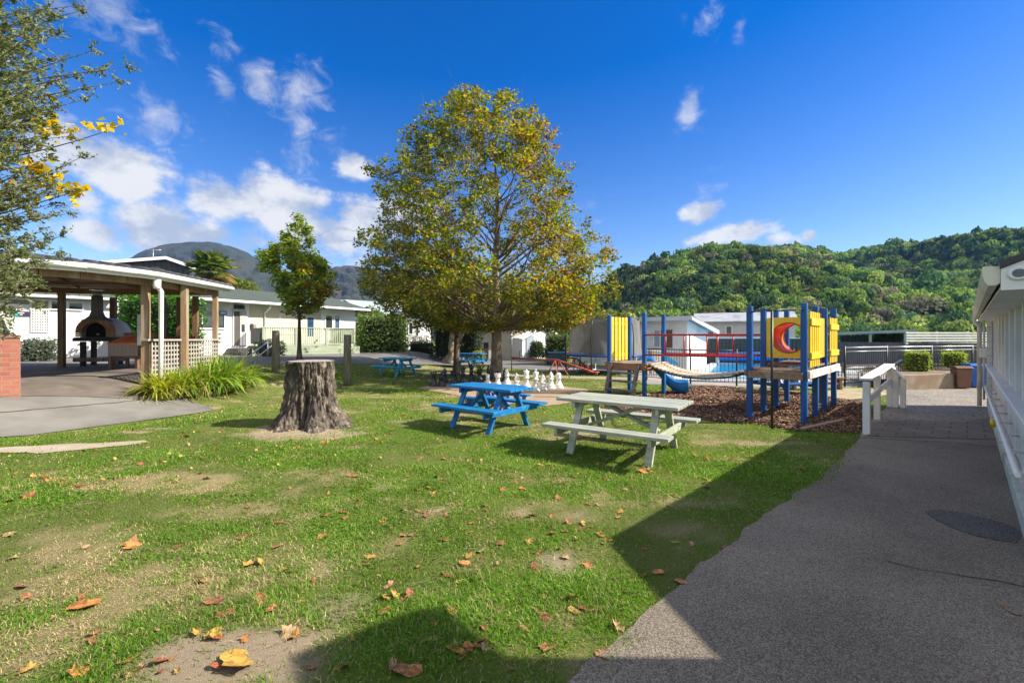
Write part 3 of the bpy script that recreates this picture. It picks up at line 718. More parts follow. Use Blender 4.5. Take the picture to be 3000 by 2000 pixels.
while count < 255:
    px = r.uniform(-20, 2350); py = 1985 - (r.random() ** 1.15) * 800
    if r.random() < .35: px = r.normal(1500, 350); py = r.normal(1480, 140)
    if py < 1200 or py > 1995: continue
    p = G(px, py)
    a_, b2 = np.array([p.x]), np.array([p.y])
    if any(inpoly(a_, b2, P)[0] for P in (MULCH, SLAB, ROAD, CHESS, YARD)): continue
    if inpoly(a_, b2, PATH)[0] and r.random() < .93: continue
    k = int(r.choice(10))
    put_leaf(px, py, float(.024 + .04 * r.random() ** 1.4), k, 'small curled brown autumn leaf scattered on the lawn', 'fallen leaves scattered on the lawn')
    count += 1
# crumbs of leaves far off: too many to count
x, y = scatter([(-6, 5), (7, 5), (7, 20), (-9, 20), (-9, 9)], 2600, 8)
ok = np.ones(len(x), bool)
for P in EXCL: ok &= ~inpoly(x, y, P)
x, y = x[ok], y[ok]; k = len(x)
c = np.c_[x, y, gh(x, y) + .03]; a = rng.uniform(0, 6.28, k); s = rng.uniform(.008, .028, k)
u = np.c_[np.cos(a), np.sin(a), rng.normal(0, .5, k)] * s[:, None]; v = np.c_[-np.sin(a), np.cos(a), rng.normal(0, .5, k)] * s[:, None] * .8
cc = np.array([(.34, .15, .05), (.46, .29, .13), (.24, .08, .03), (.5, .36, .1)])[rng.choice(4, k)]
tag(npmesh('leaf_litter', np.stack([c - u, c + v, c + u, c - v], 1).reshape(-1, 3), np.arange(4 * k).reshape(-1, 4), FOLD, colors=np.repeat(cc, 4, 0)), 'crumbs of dry leaves across the far lawn', 'leaf litter', kind='stuff')
# ------------------------------------------------------------------ picnic tables
def picnic_table(L, W, h, m, mtop, label, loc, ang, group, cat='picnic table', xbrace=False, sag=0, k=1.0, bench=True):
    """long axis along local x"""
    t = thing('picnic_table', loc, label, cat, group, rz=ang)
    top = MB(); n = 6 if W > .7 else 5; pw = W / n
    for i in range(n):
        top.box(((random.random() - .5) * .012, -W / 2 + pw * (i + .5), h - .022 + random.uniform(-.0015, .0015)), (L, pw - .009, .042))
    top.build('tabletop', mtop, t, bevel=.005, seg=2)
    bh, by = h * .58, W / 2 + .30 * k
    for s in (-1, 1):
        b = MB()
        for j in (-1, 1): b.box(((random.random() - .5) * .012, s * (by + j * .066 * k), bh - .02), (L, .122 * k, .042))
        b.build('bench', mtop, t, bevel=.005, seg=2)
    xe = L / 2 - .27 * k
    for e in (-1, 1):
        x = e * xe
        MB().box((x, 0, h - .09), (.045, W - .06, .09)).build('table_batten', m, t, bevel=.004)
        bb = MB(); bb.box((x + e * .0462, 0, bh - .088), (.045, 2 * by + .24 * k, .092))
        for s in (-1, 1):
            yb = s * (W * .27 + .37 * k * (1 - (bh - .088) / (h - .046)))
            for dz in (-.02, .02): bb.tube([(x + e * .066, yb + dz * .5, bh - .088 + dz), (x + e * .078, yb + dz * .5, bh - .088 + dz)], .011, 6, smooth=False)
        bb.build('bench_bearer', m, t, bevel=.004)
        for s in (-1, 1):
            b = MB(); b.beam((x - e * .0462, s * W * .27, h - .046), (x - e * .0462, s * (W * .27 + .37 * k), 0.0), .045, .1 * k, up=(1, 0, 0))
            b.build('leg', m, t, bevel=.004)
        if xbrace:
            MB().beam((x - e * .09, e * .03, bh - .1), (-e * xe * .62, e * .03, h - .055), .045, .09, up=(0, 1, 0)).build('brace', m, t, bevel=.004)
        else:
            MB().beam((x - e * .02, e * .026, bh - .1), (e * .07, e * .026, h - .055), .045, .085, up=(0, 1, 0)).build('brace', m, t, bevel=.004)
    return t
picnic_table(1.74, .84, .75, M['sage'], M['sagetop'], 'pale green picnic table with worn plank top, closest of the picnic tables', (1.60, 6.55, 0), R(-34.6), 'picnic tables on the lawn', xbrace=True)
picnic_table(1.5, .66, .75, M['bluepaint'], M['bluepaint'], 'bright blue picnic table between the stump and the pale green table', (-.40, 8.3, 0), R(-39), 'picnic tables on the lawn')
c = G(1165, 1100)
picnic_table(1.55, .75, .75, M['bluefade'], M['bluefade'], 'faded light blue picnic table in tree shade past the round post', (c.x, c.y, c.z), R(-33), 'picnic tables on the lawn')
picnic_table(1.5, .7, .75, M['bluepaint'], M['bluepaint'], 'small looking blue picnic table far off between the two slim trunks and the plane tree', (-2.15, 24.2, 0), R(-25), 'picnic tables on the lawn')
picnic_table(1.15, .55, .56, pm('lilac_paint', (.22, .2, .48), (.17, .16, .4), 5, .5), M['bluepaint'], 'low blue and lilac child table half hidden behind the bright blue picnic table', (-.35, 10.2, 0), R(-30), 'picnic tables on the lawn', k=.7)
picnic_table(1.0, .5, .5, pm('lime_paint', (.33, .33, .06), (.27, .27, .05), 5, .5), pm('lime_top', (.40, .38, .08), (.33, .31, .07), 5, .5), 'low yellow green child table behind the black chess king', (-1.05, 18.4, 0), R(-8), 'picnic tables on the lawn', k=.65)
picnic_table(1.2, .6, .62, M['postblue'], M['postblue'], 'dark blue child table behind the legs of the moon window tower', (at(2290, 1150, 13.2).x, 13.2, 0), R(20), 'picnic tables on the lawn', k=.8)

# ------------------------------------------------------------------ stump
sc_ = Vector((-3.77, 8.55, 0))
st = thing('tree_stump', sc_, 'thick grey tree stump with flared roots in the lawn', 'tree stump')
nA, nZ = 300, 130
zs = np.linspace(-.03, 1.19, nZ); an = np.linspace(0, 2 * np.pi, nA, endpoint=False)
AA, ZZ = np.meshgrid(an, zs)
roots = [(-2.75, .20, .40), (-1.95, .34, .30), (-1.05, .50, .34), (-.35, .55, .30), (.6, .35, .4), (1.7, .3, .5), (2.7, .4, .4)]
base = .385 + .05 * np.exp(-ZZ * 2.2) + .015 * np.cos(3 * AA + 1)
fl = np.zeros_like(AA)
for a0, s, w in roots:
    dd = (AA - a0 + np.pi) % (2 * np.pi) - np.pi
    fl += .85 * s * np.exp(-(dd / w) ** 2) * np.exp(-np.maximum(ZZ, 0) / .23)
    fl += .035 * np.exp(-(dd / (w * 1.2)) ** 2) * np.exp(-np.maximum(ZZ, 0) / .8)
groove = 0
for a0, w, dpt in [(-1.45, .10, .10), (-2.35, .07, .05), (-.7, .06, .04), (.1, .08, .05)]:
    dd = (AA - a0 - .12 * np.sin(ZZ * 3) + np.pi) % (2 * np.pi) - np.pi
    groove = groove + dpt * np.exp(-(dd / w) ** 2) * (0.4 + .6 * np.exp(-((ZZ - .3) / .5) ** 2))
nz = fbm(np.c_[(np.cos(AA) * 5.5).ravel(), (np.sin(AA) * 5.5).ravel(), (ZZ * 2.2).ravel()], 5, 4).reshape(AA.shape)
nz2 = fbm(np.c_[(np.cos(AA) * 17).ravel(), (np.sin(AA) * 17).ravel(), (ZZ * 9).ravel()], 3, 14).reshape(AA.shape)
rid = np.abs(fbm(np.c_[(np.cos(AA) * 9).ravel(), (np.sin(AA) * 9).ravel(), (ZZ * 2.6).ravel()], 4, 24).reshape(AA.shape) - .5)
rr = base + fl - groove + (rid - .1) * .22 + (nz - .5) * .15 + (nz2 - .5) * .085
rr *= 1 - .02 * sstep(.6, 1.19, ZZ)
V = np.c_[(rr * np.cos(AA)).ravel(), (rr * np.sin(AA)).ravel(), ZZ.ravel()]
F4 = []
for i in range(nZ - 1):
    k = np.arange(nA); k2 = (k + 1) % nA
    F4.append(np.c_[i * nA + k, i * nA + k2, (i + 1) * nA + k2, (i + 1) * nA + k])
mb_, nt, b_ = newmat('stump_bark'); L = nt.links.new
tc = N(nt, 'ShaderNodeTexCoord'); mp = N(nt, 'ShaderNodeMapping'); mp.inputs['Scale'].default_value = (1, 1, .42); L(tc.outputs['Object'], mp.inputs['Vector'])
vo = N(nt, 'ShaderNodeTexVoronoi'); vo.inputs['Scale'].default_value = 19; L(mp.outputs['Vector'], vo.inputs['Vector'])
no = N(nt, 'ShaderNodeTexNoise'); no.inputs['Scale'].default_value = 12; no.inputs['Detail'].default_value = 9; no.inputs['Roughness'].default_value = .7; L(mp.outputs['Vector'], no.inputs['Vector'])
cr = N(nt, 'ShaderNodeValToRGB'); e = cr.color_ramp.elements
e[0].position = .36; e[0].color = (.02, .017, .013, 1); e[1].position = .70; e[1].color = (.40, .34, .26, 1); x_ = e.new(.54); x_.color = (.125, .10, .075, 1)
L(no.outputs['Fac'], cr.inputs['Fac']); L(cr.outputs['Color'], b_.inputs['Base Color']); b_.inputs['Roughness'].default_value = .95
mu = N(nt, 'ShaderNodeMath', operation='ADD'); L(no.outputs['Fac'], mu.inputs[0]); L(vo.outputs['Distance'], mu.inputs[1])
bp = N(nt, 'ShaderNodeBump'); bp.inputs['Distance'].default_value = .035; L(mu.outputs[0], bp.inputs['Height']); L(bp.outputs['Normal'], b_.inputs['Normal'])
npmesh('bark', V, np.concatenate(F4), mb_, st, smooth=True)
top = V[-nA:]
mt, nt, b_ = newmat('stump_cut'); L = nt.links.new
tc = N(nt, 'ShaderNodeTexCoord'); wv = N(nt, 'ShaderNodeTexWave', wave_type='RINGS', rings_direction='SPHERICAL'); wv.inputs['Scale'].default_value = 22; wv.inputs['Distortion'].default_value = 3; L(tc.outputs['Object'], wv.inputs['Vector'])
cr = N(nt, 'ShaderNodeValToRGB'); cr.color_ramp.elements[0].color = (.22, .185, .155, 1); cr.color_ramp.elements[1].color = (.34, .295, .25, 1); L(wv.outputs['Fac'], cr.inputs['Fac']); L(cr.outputs['Color'], b_.inputs['Base Color']); b_.inputs['Roughness'].default_value = .9
vs = [Vector(p) for p in top]; ctop = Vector((0, 0, 1.205))
mid = [ctop.lerp(v, .6) + Vector((0, 0, .006)) for v in vs]
MB().add([ctop] + mid + vs, [(0, 1 + i, 1 + (i + 1) % nA) for i in range(nA)] + [(1 + i, 1 + nA + i, 1 + nA + (i + 1) % nA, 1 + (i + 1) % nA) for i in range(nA)]).build('cut_face', mt, st)

# ------------------------------------------------------------------ round posts
def round_post(px, py, topy, rad, label):
    p = G(px, py); z = H + (HZ - topy) / F * p.y
    b = MB(); b.lathe([(rad * 1.04, -.05), (rad * 1.02, .3), (rad, z * .6), (rad * .98, z - p.z - .02), (rad * .93, z - p.z)], n=18)
    o = b.build('round_post', M['postwood']); o.location = p
    return tag(o, label, 'post', 'round timber posts on the lawn')
round_post(808, 1093, 968, .118, 'round timber post in tree shade, farther of the two near the stump')
round_post(1018, 1129, 980, .124, 'round timber post standing clear in the lawn beside the stump')

# ------------------------------------------------------------------ giant chess set
def chess_piece(kind, m, loc, label, group, rz=0.0, k=1.0):
    t = thing('chess_piece', loc, label, 'chess piece', group, rz)
    H_ = {'pawn': .40, 'rook': .46, 'knight': .50, 'bishop': .54, 'queen': .60, 'king': .66}[kind] * k
    r = .15 * k if kind != 'pawn' else .135 * k
    base = [(r, 0), (r * 1.02, .025), (r * .98, .05), (r * .80, .065), (r * .86, .085), (r * .8, .11), (r * .58, .15)]
    b = MB()
    if kind == 'rook':
        b.lathe(base + [(r * .46, .24), (r * .46, H_ * .72), (r * .66, H_ * .74), (r * .66, H_ * .77), (r * .58, H_ * .79), (r * .7, H_ * .84), (r * .7, H_ * .9), (r * .45, H_ * .9)])
        b.build('body', m, t)
        c = MB()
        for i in range(6):
            a = i * math.pi / 3; c.box((r * .6 * math.cos(a), r * .6 * math.sin(a), H_ * .95), (r * .24, r * .36, H_ * .1), rz=a)
        c.build('battlement', m, t)
    elif kind == 'knight':
        b.lathe(base + [(r * .55, .19), (r * .7, .21), (r * .7, .235), (r * .5, .245)]); b.build('base', m, t)
        prof = [(-.55, .24), (-.62, .45), (-.45, .72), (-.25, .93), (-.12, 1.0), (-.02, .93), (.2, .88), (.5, .70), (.72, .60), (.70, .50), (.50, .48), (.25, .56), (.12, .52), (.30, .38), (.5, .24)]
        pp = [(a * r * .95, 0, .0 + z * H_) for a, z in prof]
        c = MB(); c.prism([(x, -r * .3, z) for x, _, z in pp], (0, r * .6, 0)); c.build('horse_head', m, t, bevel=.015, seg=3)
    else:
        tops = {'pawn': [(r * .4, H_ * .6), (r * .62, H_ * .64), (r * .38, H_ * .68), (r * .5, H_ * .78), (r * .52, H_ * .86), (r * .4, H_ * .95), (r * .12, H_)],
                'bishop': [(r * .4, H_ * .5), (r * .66, H_ * .55), (r * .66, H_ * .57), (r * .4, H_ * .6), (r * .52, H_ * .7), (r * .48, H_ * .8), (r * .25, H_ * .91), (r * .14, H_ * .94), (r * .16, H_ * .97), (r * .05, H_)],
                'queen': [(r * .38, H_ * .5), (r * .66, H_ * .54), (r * .66, H_ * .57), (r * .42, H_ * .6), (r * .44, H_ * .72), (r * .62, H_ * .88), (r * .42, H_ * .88), (r * .3, H_ * .93), (r * .16, H_ * .95), (r * .16, H_ * .98), (r * .05, H_)],
                'king': [(r * .4, H_ * .48), (r * .68, H_ * .52), (r * .68, H_ * .55), (r * .42, H_ * .58), (r * .46, H_ * .7), (r * .62, H_ * .82), (r * .58, H_ * .85), (r * .3, H_ * .88), (r * .1, H_ * .9)]}[kind]
        b.lathe(base + tops); b.build('body', m, t)
        if kind == 'king':
            c = MB(); c.box((0, 0, H_ * .945), (.035 * k, .03 * k, H_ * .12)); c.box((0, 0, H_ * .955), (.09 * k, .0282 * k, .03 * k)); c.build('cross', m, t, bevel=.006)
        if kind == 'queen':
            c = MB()
            for i in range(8):
                a = i * math.pi / 4; c.lathe([(.005, 0), (.016, .012), (.012, .028), (.002, .034)], (r * .55 * math.cos(a), r * .55 * math.sin(a), H_ * .87), n=6)
            c.build('crown', m, t)
    return t
BK, WH = 'black giant chess pieces', 'white giant chess pieces'
for px, py, kind, lb in [(1270, 1131, 'rook', 'black chess rook at the outer end of the black row, nearest the round post'), (1295, 1131, 'knight', 'black chess knight standing next to the end rook'),
                         (1303, 1122, 'bishop', 'black chess bishop rising behind the black knight'), (1328, 1126, 'rook', 'stout black chess piece in front of the slim trunk'), (1333.5, 1119, 'pawn', 'black chess pawn behind the stout black piece, beside the slim trunk'),
                         (1356, 1125, 'queen', 'black chess queen with notched crown beside the slim trunk'), (1381, 1119, 'king', 'black chess king with cross, tallest of the black pieces'),
                         (1406, 1120, 'rook', 'black chess rook between the black king and a pointed bishop'), (1431, 1113, 'bishop', 'pointed black chess bishop against the yellow green table'),
                         (1459, 1117, 'pawn', 'black chess pawn in front of the thick plane trunk'), (1480, 1119, 'knight', 'black chess knight at the foot of the plane trunk')]:
    p = G(px, py); chess_piece(kind, M['chessblack'], (p.x, p.y, .01), lb, BK, rz=random.uniform(0, 6), k=1.0)
for px, py, kind, lb in [(1429, 1130, 'pawn', 'small white chess pawn, first of the white row by the black pieces'), (1458, 1136, 'rook', 'short white chess piece half hidden by the blue tabletop'),
                         (1485, 1127, 'bishop', 'round headed white chess bishop in front of the plane trunk'), (1514, 1138, 'knight', 'white chess knight facing the plane tree, near the white queen'),
                         (1542, 1138, 'queen', 'white chess queen with flared crown next to the king'), (1569, 1146, 'king', 'white chess king with cross, tallest of all the chess pieces'),
                         (1591, 1143, 'knight', 'bulky white chess knight just behind the king'), (1614, 1139, 'bishop', 'white chess bishop between the bulky knight and the end rook'), (1636, 1138, 'pawn', 'white chess piece closing the white row by the seesaw')]:
    p = G(px, py); chess_piece(kind, M['chesswhite'], (p.x, p.y, .01), lb, WH, rz={'knight': 0.2}.get(kind, random.uniform(0, 6)), k=1.0 if kind != 'pawn' or px < 1500 else 1.25)

# ------------------------------------------------------------------ play equipment: bridge tower, moon window tower
def sq_post(t, p, topz, w=.1, m=None):
    b = MB(); b.box((p[0], p[1], topz / 2 - .05), (w, w, topz + .1), rz=R(45)); b.cur = 0
    return b.build('post', m or M['postblue'], t, world=True, bevel=.012, seg=2)
LT = Vector((3.53, 12.9, 0)); q = .77
PL, PF, PN, PR = (Vector((3.53 - q, 12.9, 0)), Vector((3.53, 12.9 + q, 0)), Vector((3.53, 12.9 - q, 0)), Vector((3.53 + q, 12.9, 0)))
tw = thing('play_tower', LT, 'small play tower with yellow slats, ladder and blue slide', 'play tower', 'towers of the play frame')
for p, z in ((PL, 2.26), (PF, 2.26), (PN, 2.28), (PR, 2.27)): sq_post(tw, p, z)
zP = .93
b = MB()
for i in range(7):
    s = (i + .5) / 7 - .5
    c = LT + A45 * (s * 1.26) + Vector((0, 0, zP - .02 + random.uniform(-.002, .002))); b.box(c, (.172, 1.3, .036), rz=R(45))
b.build('platform', M['deckwood'], tw, world=True, bevel=.004)
fb = MB()
for s in (-1, 1): fb.box(LT + A45 * (s * .62) + Vector((0, 0, zP - .12)), (.045, 1.25, .15), rz=R(45))
for s in (-1, 1): fb.box(LT + N45 * (s * .62) + Vector((0, 0, zP - .121)), (1.19, .045, .15), rz=R(45))
fb.build('platform_frame', pm('frame_board', (.33, .15, .07), (.24, .11, .05), 5, .7), tw, world=True, bevel=.004)
sl = MB()
mL, dL = (PL + PF) / 2, (PF - PL).normalized()
for i in range(5):
    c = PL + dL * (.16 + i * .185) + Vector((0, 0, 1.58)) - N45 * .0
    sl.box(c, (.12, .024, 1.25), rz=math.atan2(dL.y, dL.x))
sl.build('slat_panel', M['yellow'], tw, world=True, bevel=.006, seg=2)
sr = MB()
for z in (1.12, 2.02): sr.box(mL - N45 * .0242 + Vector((0, 0, z)), (.98, .024, .09), rz=R(45))
sr.build('slat_rail', M['yellow'], tw, world=True, bevel=.004)
# ladder leaning on the near left side
outw = Vector((-.7071, -.7071, 0))
la, lb_ = PL.lerp(PN, .12) + outw * .12, PL.lerp(PN, .88) + outw * .12
for i, p in enumerate((la, lb_)):
    MB().beam(p + Vector((0, 0, zP - .05)), p + outw * .3 + Vector((0, 0, -.03)), .1, .07, up=outw).build('ladder_leg', M['greywood'], tw, world=True, bevel=.006)
for k_ in range(3):
    f_ = .25 + .26 * k_
    MB().beam(la + outw * .3 * f_ + Vector((0, 0, (zP - .05) * (1 - f_))), lb_ + outw * .3 * f_ + Vector((0, 0, (zP - .05) * (1 - f_))), .09, .05, up=(0, 0, 1)).build('ladder_rung', M['greywood'], tw, world=True, bevel=.004)
# slide: trough with rolled sides
A = Vector((4.02, 13.36, .95)); Bv = Vector((5.02, 12.98, .12))
sd = Vector((Bv.x - A.x, Bv.y - A.y, 0)); Ls = sd.length; sd.normalize(); sn = Vector((-sd.y, sd.x, 0))
prof = [(-.24, .16), (-.215, .18), (-.19, .16), (-.18, .04), (-.1, .0), (.1, .0), (.18, .04), (.19, .16), (.215, .18), (.24, .16), (.235, .02), (.2, -.14), (-.2, -.14), (-.235, .02)]
vs, fs = [], []; nS = 22
for i in range(nS + 1):
    t_ = i / nS; u = t_ * (Ls + .12) - .1
    zc = .93 - .74 * sstep(0.0, .80, t_) + (.03 * max(0, t_ - .85) / .15) - .0
    for a_, h_ in prof: vs.append(A.xy.to_3d() + sd * u + sn * a_ + Vector((0, 0, zc + h_ * (1.0 if t_ > .1 else .7))))
m_ = len(prof)
for i in range(nS):
    for k_ in range(m_): fs.append((i * m_ + k_, i * m_ + (k_ + 1) % m_, (i + 1) * m_ + (k_ + 1) % m_, (i + 1) * m_ + k_))
fs.append(tuple(range(m_))); fs.append(tuple(range(nS * m_, nS * m_ + m_)))
MB().add(vs, fs, True).build('slide', M['slideblue'], tw, world=True, bevel=0)
# bridge between the towers
rowA = [Vector((5.47, 8.52, 0)), Vector((6.24, 9.36, 0)), Vector((6.93, 10.09, 0)), Vector((7.6, 10.75, 0))]
rowB = [Vector((4.77, 9.13, 0)), Vector((5.45, 9.86, 0)), Vector((6.09, 10.5, 0)), Vector((6.84, 11.33, 0))]
br = thing('play_bridge', (PN + rowB[0]) / 2, 'sagging plank bridge with red rails between the two play towers', 'play bridge')
a0, a1, b0, b1 = PN + Vector((.06, -.02, 0)), PR + Vector((-.06, -.06, 0)), rowB[0] + Vector((.05, .06, 0)), rowB[1] + Vector((-.04, -.02, 0))
pk = MB(); ropeL, ropeR = [], []
for i in range(22):
    t_ = (i + .5) / 22
    z = .92 * (1 - t_) + .98 * t_ - .23 * 4 * t_ * (1 - t_)
    p, q_ = a0.lerp(b0, t_) + Vector((0, 0, z)), a1.lerp(b1, t_) + Vector((0, 0, z + .02))
    pk.beam(p, q_, .105, .035)
    ropeL.append(p + Vector((.04, -.02, -.045))); ropeR.append(q_ + Vector((-.04, -.02, -.045)))
pk.build('plank_deck', pm('bridge_plank', (.52, .43, .33), (.38, .30, .22), 6, .8, .002, 30), br, world=True, bevel=.004)
for rp in (ropeL, ropeR): MB().tube(rp, .022, 6).build('chain', M['black'], br, world=True)
for (p, q_, zz0, zz1) in ((PN, rowB[0], 0, 0), (PR, rowB[1], 0, 0)):
    f = MB()
    up = Vector((0, 0, 1))
    f.tube([p + up * 1.69, q_ + up * 1.68], .024, 8); f.tube([p + up * 1.16, q_ + up * 1.24], .026, 8)
    for t_ in (.25, .5, .75): f.tube([p.lerp(q_, t_) + up * (1.16 + .08 * t_), p.lerp(q_, t_) + up * 1.69], .018, 8)
    f.build('rail_frame', M['red'], br, world=True)
# moon window tower
mt_ = thing('play_tower', (rowA[1] + rowB[1] + rowA[2] + rowB[2]) / 4, 'tall blue post play tower with yellow slats and round orange tunnel', 'play tower', 'towers of the play frame')
for p, z in zip(rowA, (2.27, 2.27, 2.27, 2.3)): sq_post(mt_, p, z, .105)
for p, z in zip(rowB, (2.25, 2.26, 2.26, 2.29)): sq_post(mt_, p, z, .105)
def quadpf(p0, p1, p2, p3, z, th, n, name, m, par):
    b = MB()
    for i in range(n):
        t0, t1 = i / n + .008, (i + 1) / n - .008
        b.prism([Vector(p0).lerp(Vector(p1), t0) + Vector((0, 0, z)), Vector(p0).lerp(Vector(p1), t1) + Vector((0, 0, z)), Vector(p3).lerp(Vector(p2), t1) + Vector((0, 0, z)), Vector(p3).lerp(Vector(p2), t0) + Vector((0, 0, z))], (0, 0, -th))
    return b.build(name, m, par, world=True, bevel=.003)
quadpf(rowB[0], rowB[1], rowA[1], rowA[0], 1.0, .04, 7, 'platform', M['deckwood'], mt_)
quadpf(rowB[1] + A45 * .02, rowB[3], rowA[3], rowA[1] + A45 * .02, 1.06, .04, 14, 'platform', M['deckwood'], mt_)
dirA = (rowA[3] - rowA[0]).normalized()
MB().beam(rowA[0] + N45 * .08 - dirA * .05 + Vector((0, 0, .93)), rowA[3] + N45 * .08 + dirA * .15 + Vector((0, 0, .93)), .045, .15).build('edge_beam', M['wornwhite'], mt_, world=True, bevel=.005)
MB().beam(rowB[0] - N45 * .08 + Vector((0, 0, .92)), rowB[3] - N45 * .08 + Vector((0, 0, .92)), .045, .14).build('edge_beam', M['timberlight'], mt_, world=True, bevel=.005)
MB().beam(rowB[0] - A45 * .085 + Vector((0, 0, .90)), rowA[0] - A45 * .085 + Vector((0, 0, .90)), .05, .14).build('front_beam', M['deckwood'], mt_, world=True, bevel=.005)
def slats(p, q_, z0, z1, n, out, rails=True):
    d_ = (q_ - p); Ln = d_.length; d_.normalize(); an_ = math.atan2(d_.y, d_.x)
    b = MB()
    for i in range(n):
        c = p + d_ * (.15 + (Ln - .3) * i / (n - 1)) + out * .075 + Vector((0, 0, (z0 + z1) / 2)); b.box(c, ((Ln - .3) / n * .72, .024, z1 - z0), rz=an_)
    b.build('slat_panel', M['yellow'], mt_, world=True, bevel=.005, seg=2)
    if rails:
        for z in (z0 + .22, z1 - .2):
            MB().beam(p + d_ * .06 + out * .1015 + Vector((0, 0, z)), q_ - d_ * .06 + out * .1015 + Vector((0, 0, z)), .028, .13).build('slat_rail', M['yellow'], mt_, world=True, bevel=.005)
slats(rowA[0], rowA[1], 1.06, 2.12, 5, N45)
slats(rowA[2], rowA[3], 1.06, 2.06, 5, N45)
# tunnel box in the middle bay: two cross panels with a round hole and a drum between them
def holed_panel(p, q_, z0, z1, r, out):
    d_ = (q_ - p); Ln = d_.length; d_.normalize(); c = (p + q_) / 2 + Vector((0, 0, (z0 + z1) / 2)); n = 48; up = Vector((0, 0, 1))
    hw, hh = Ln / 2 - .05, (z1 - z0) / 2
    outer, inner = [], []
    for i in range(n):
        a = 2 * math.pi * i / n; ca, sa = math.cos(a), math.sin(a)
        s = min(hw / max(abs(ca), 1e-6), hh / max(abs(sa), 1e-6)); outer.append(c + d_ * ca * s + up * sa * s); inner.append(c + d_ * ca * r + up * sa * r)
    vs = [v - out * .012 for v in outer + inner] + [v + out * .012 for v in outer + inner]
    fs = []
    for i in range(n):
        j = (i + 1) % n
        fs += [(i, j, n + j, n + i), (2 * n + i, 3 * n + i, 3 * n + j, 2 * n + j), (i, 2 * n + i, 2 * n + j, j), (n + i, n + j, 3 * n + j, 3 * n + i)]
    MB().add(vs, fs).build('hole_panel', M['yellow'], mt_, world=True)
    rim = MB(); rim.tube([c + d_ * math.cos(a) * r + up * math.sin(a) * r - out * .012 for a in np.linspace(0, 2 * math.pi, 41)], .014, 6, caps=False); rim.build('hole_rim', pm('dark_orange', (.4, .07, .02), None, 4, .4), mt_, world=True)
    return c, d_
TUNM, nt, b_ = newmat('orange_drum'); b_.inputs['Base Color'].default_value = (.92, .26, .07, 1); b_.inputs['Roughness'].default_value = .4
tr_ = N(nt, 'ShaderNodeBsdfTranslucent'); tr_.inputs['Color'].default_value = (.95, .25, .06, 1); ms = N(nt, 'ShaderNodeMixShader'); ms.inputs['Fac'].default_value = .4
nt.links.new(b_.outputs['BSDF'], ms.inputs[1]); nt.links.new(tr_.outputs['BSDF'], ms.inputs[2]); nt.links.new(ms.outputs['Shader'], nt.nodes['Material Output'].inputs['Surface'])
cA, dA = holed_panel(rowB[1], rowA[1], 1.19, 2.05, .315, A45)
cB, dB = holed_panel(rowB[2], rowA[2], 1.19, 2.05, .315, A45)
vs, fs = [], []; n = 48
for c, d_ in ((cA + A45 * .02, dA), (cB - A45 * .02, dB)):
    for rr_ in (.318, .328):
        for i in range(n):
            a = 2 * math.pi * i / n; vs.append(c + d_ * math.cos(a) * rr_ + Vector((0, 0, math.sin(a) * rr_)))
for i in range(n):
    j = (i + 1) % n
    fs += [(i, j, 2 * n + j, 2 * n + i), (n + i, 3 * n + i, 3 * n + j, n + j), (i, n + i, n + j, j), (2 * n + i, 2 * n + j, 3 * n + j, 3 * n + i)]
MB().add(vs, fs, True).build('tunnel', TUNM, mt_, world=True)
for (p, q_, o_) in ((rowA[1], rowA[2], N45), (rowB[1], rowB[2], -N45)):
    MB().beam(p + A45 * .03 + Vector((0, 0, 1.62)), q_ - A45 * .03 + Vector((0, 0, 1.62)), .022, .84).build('side_panel', pm('amber_paint', (.72, .40, .01), (.66, .36, .01), 4, .45), mt_, world=True)
# fireman's pole with its black arms
fp = Vector((4.585, 8.03, 0)); po = MB()
po.tube([fp + Vector((0, 0, -.02)), fp + Vector((0, 0, 2.1))], .022, 10)
po.build('pole', M['black'], mt_, world=True)
arm = MB()
arm.tube([rowB[0] + Vector((0, 0, 2.13)), fp.lerp(rowB[0], .25) + Vector((0, 0, 2.13)), fp + Vector((0, 0, 2.1))], .016, 8); arm.tube([fp + Vector((0, 0, 2.1)), fp.lerp(rowA[0], .3) + Vector((0, 0, 2.13)), rowA[0] + Vector((0, 0, 2.16))], .016, 8)
arm.build('pole_arm', M['black'], mt_, world=True)
ro = MB(); ro.tube([rowB[3] + Vector((.1, .75, -.02)), rowB[3] + Vector((-.02, .1, 1.0))], .045, 8); ro.build('log_strut', M['timberlight'], mt_, world=True)
ro = MB(); ro.tube([rowA[3] + Vector((-.1, .35, -.02)), rowA[3] + Vector((-.1, .3, 1.0))], .045, 8); ro.build('log_strut', M['timber'], mt_, world=True)

# timber edging of the bark bed
for (p, q_, lb) in [((2350, 1262), (2470, 1236), 'short timber edge log lying in the bark by the near blue posts'), ((1772, 1180), (1900, 1158), 'pale timber edge log in the grass under the ladder'), ((2170, 1148), (2330, 1152), 'timber edge log at the pool side of the bark bed')]:
    a_, b2 = G(*p), G(*q_)
    o = MB().beam(a_ + Vector((0, 0, .03)), b2 + Vector((0, 0, .03)), .09, .06).build('edge_log', M['timberlight'], bevel=.008)
    rebase(o, (a_ + b2) / 2); tag(o, lb, 'edging', 'timber edging round the bark bed')

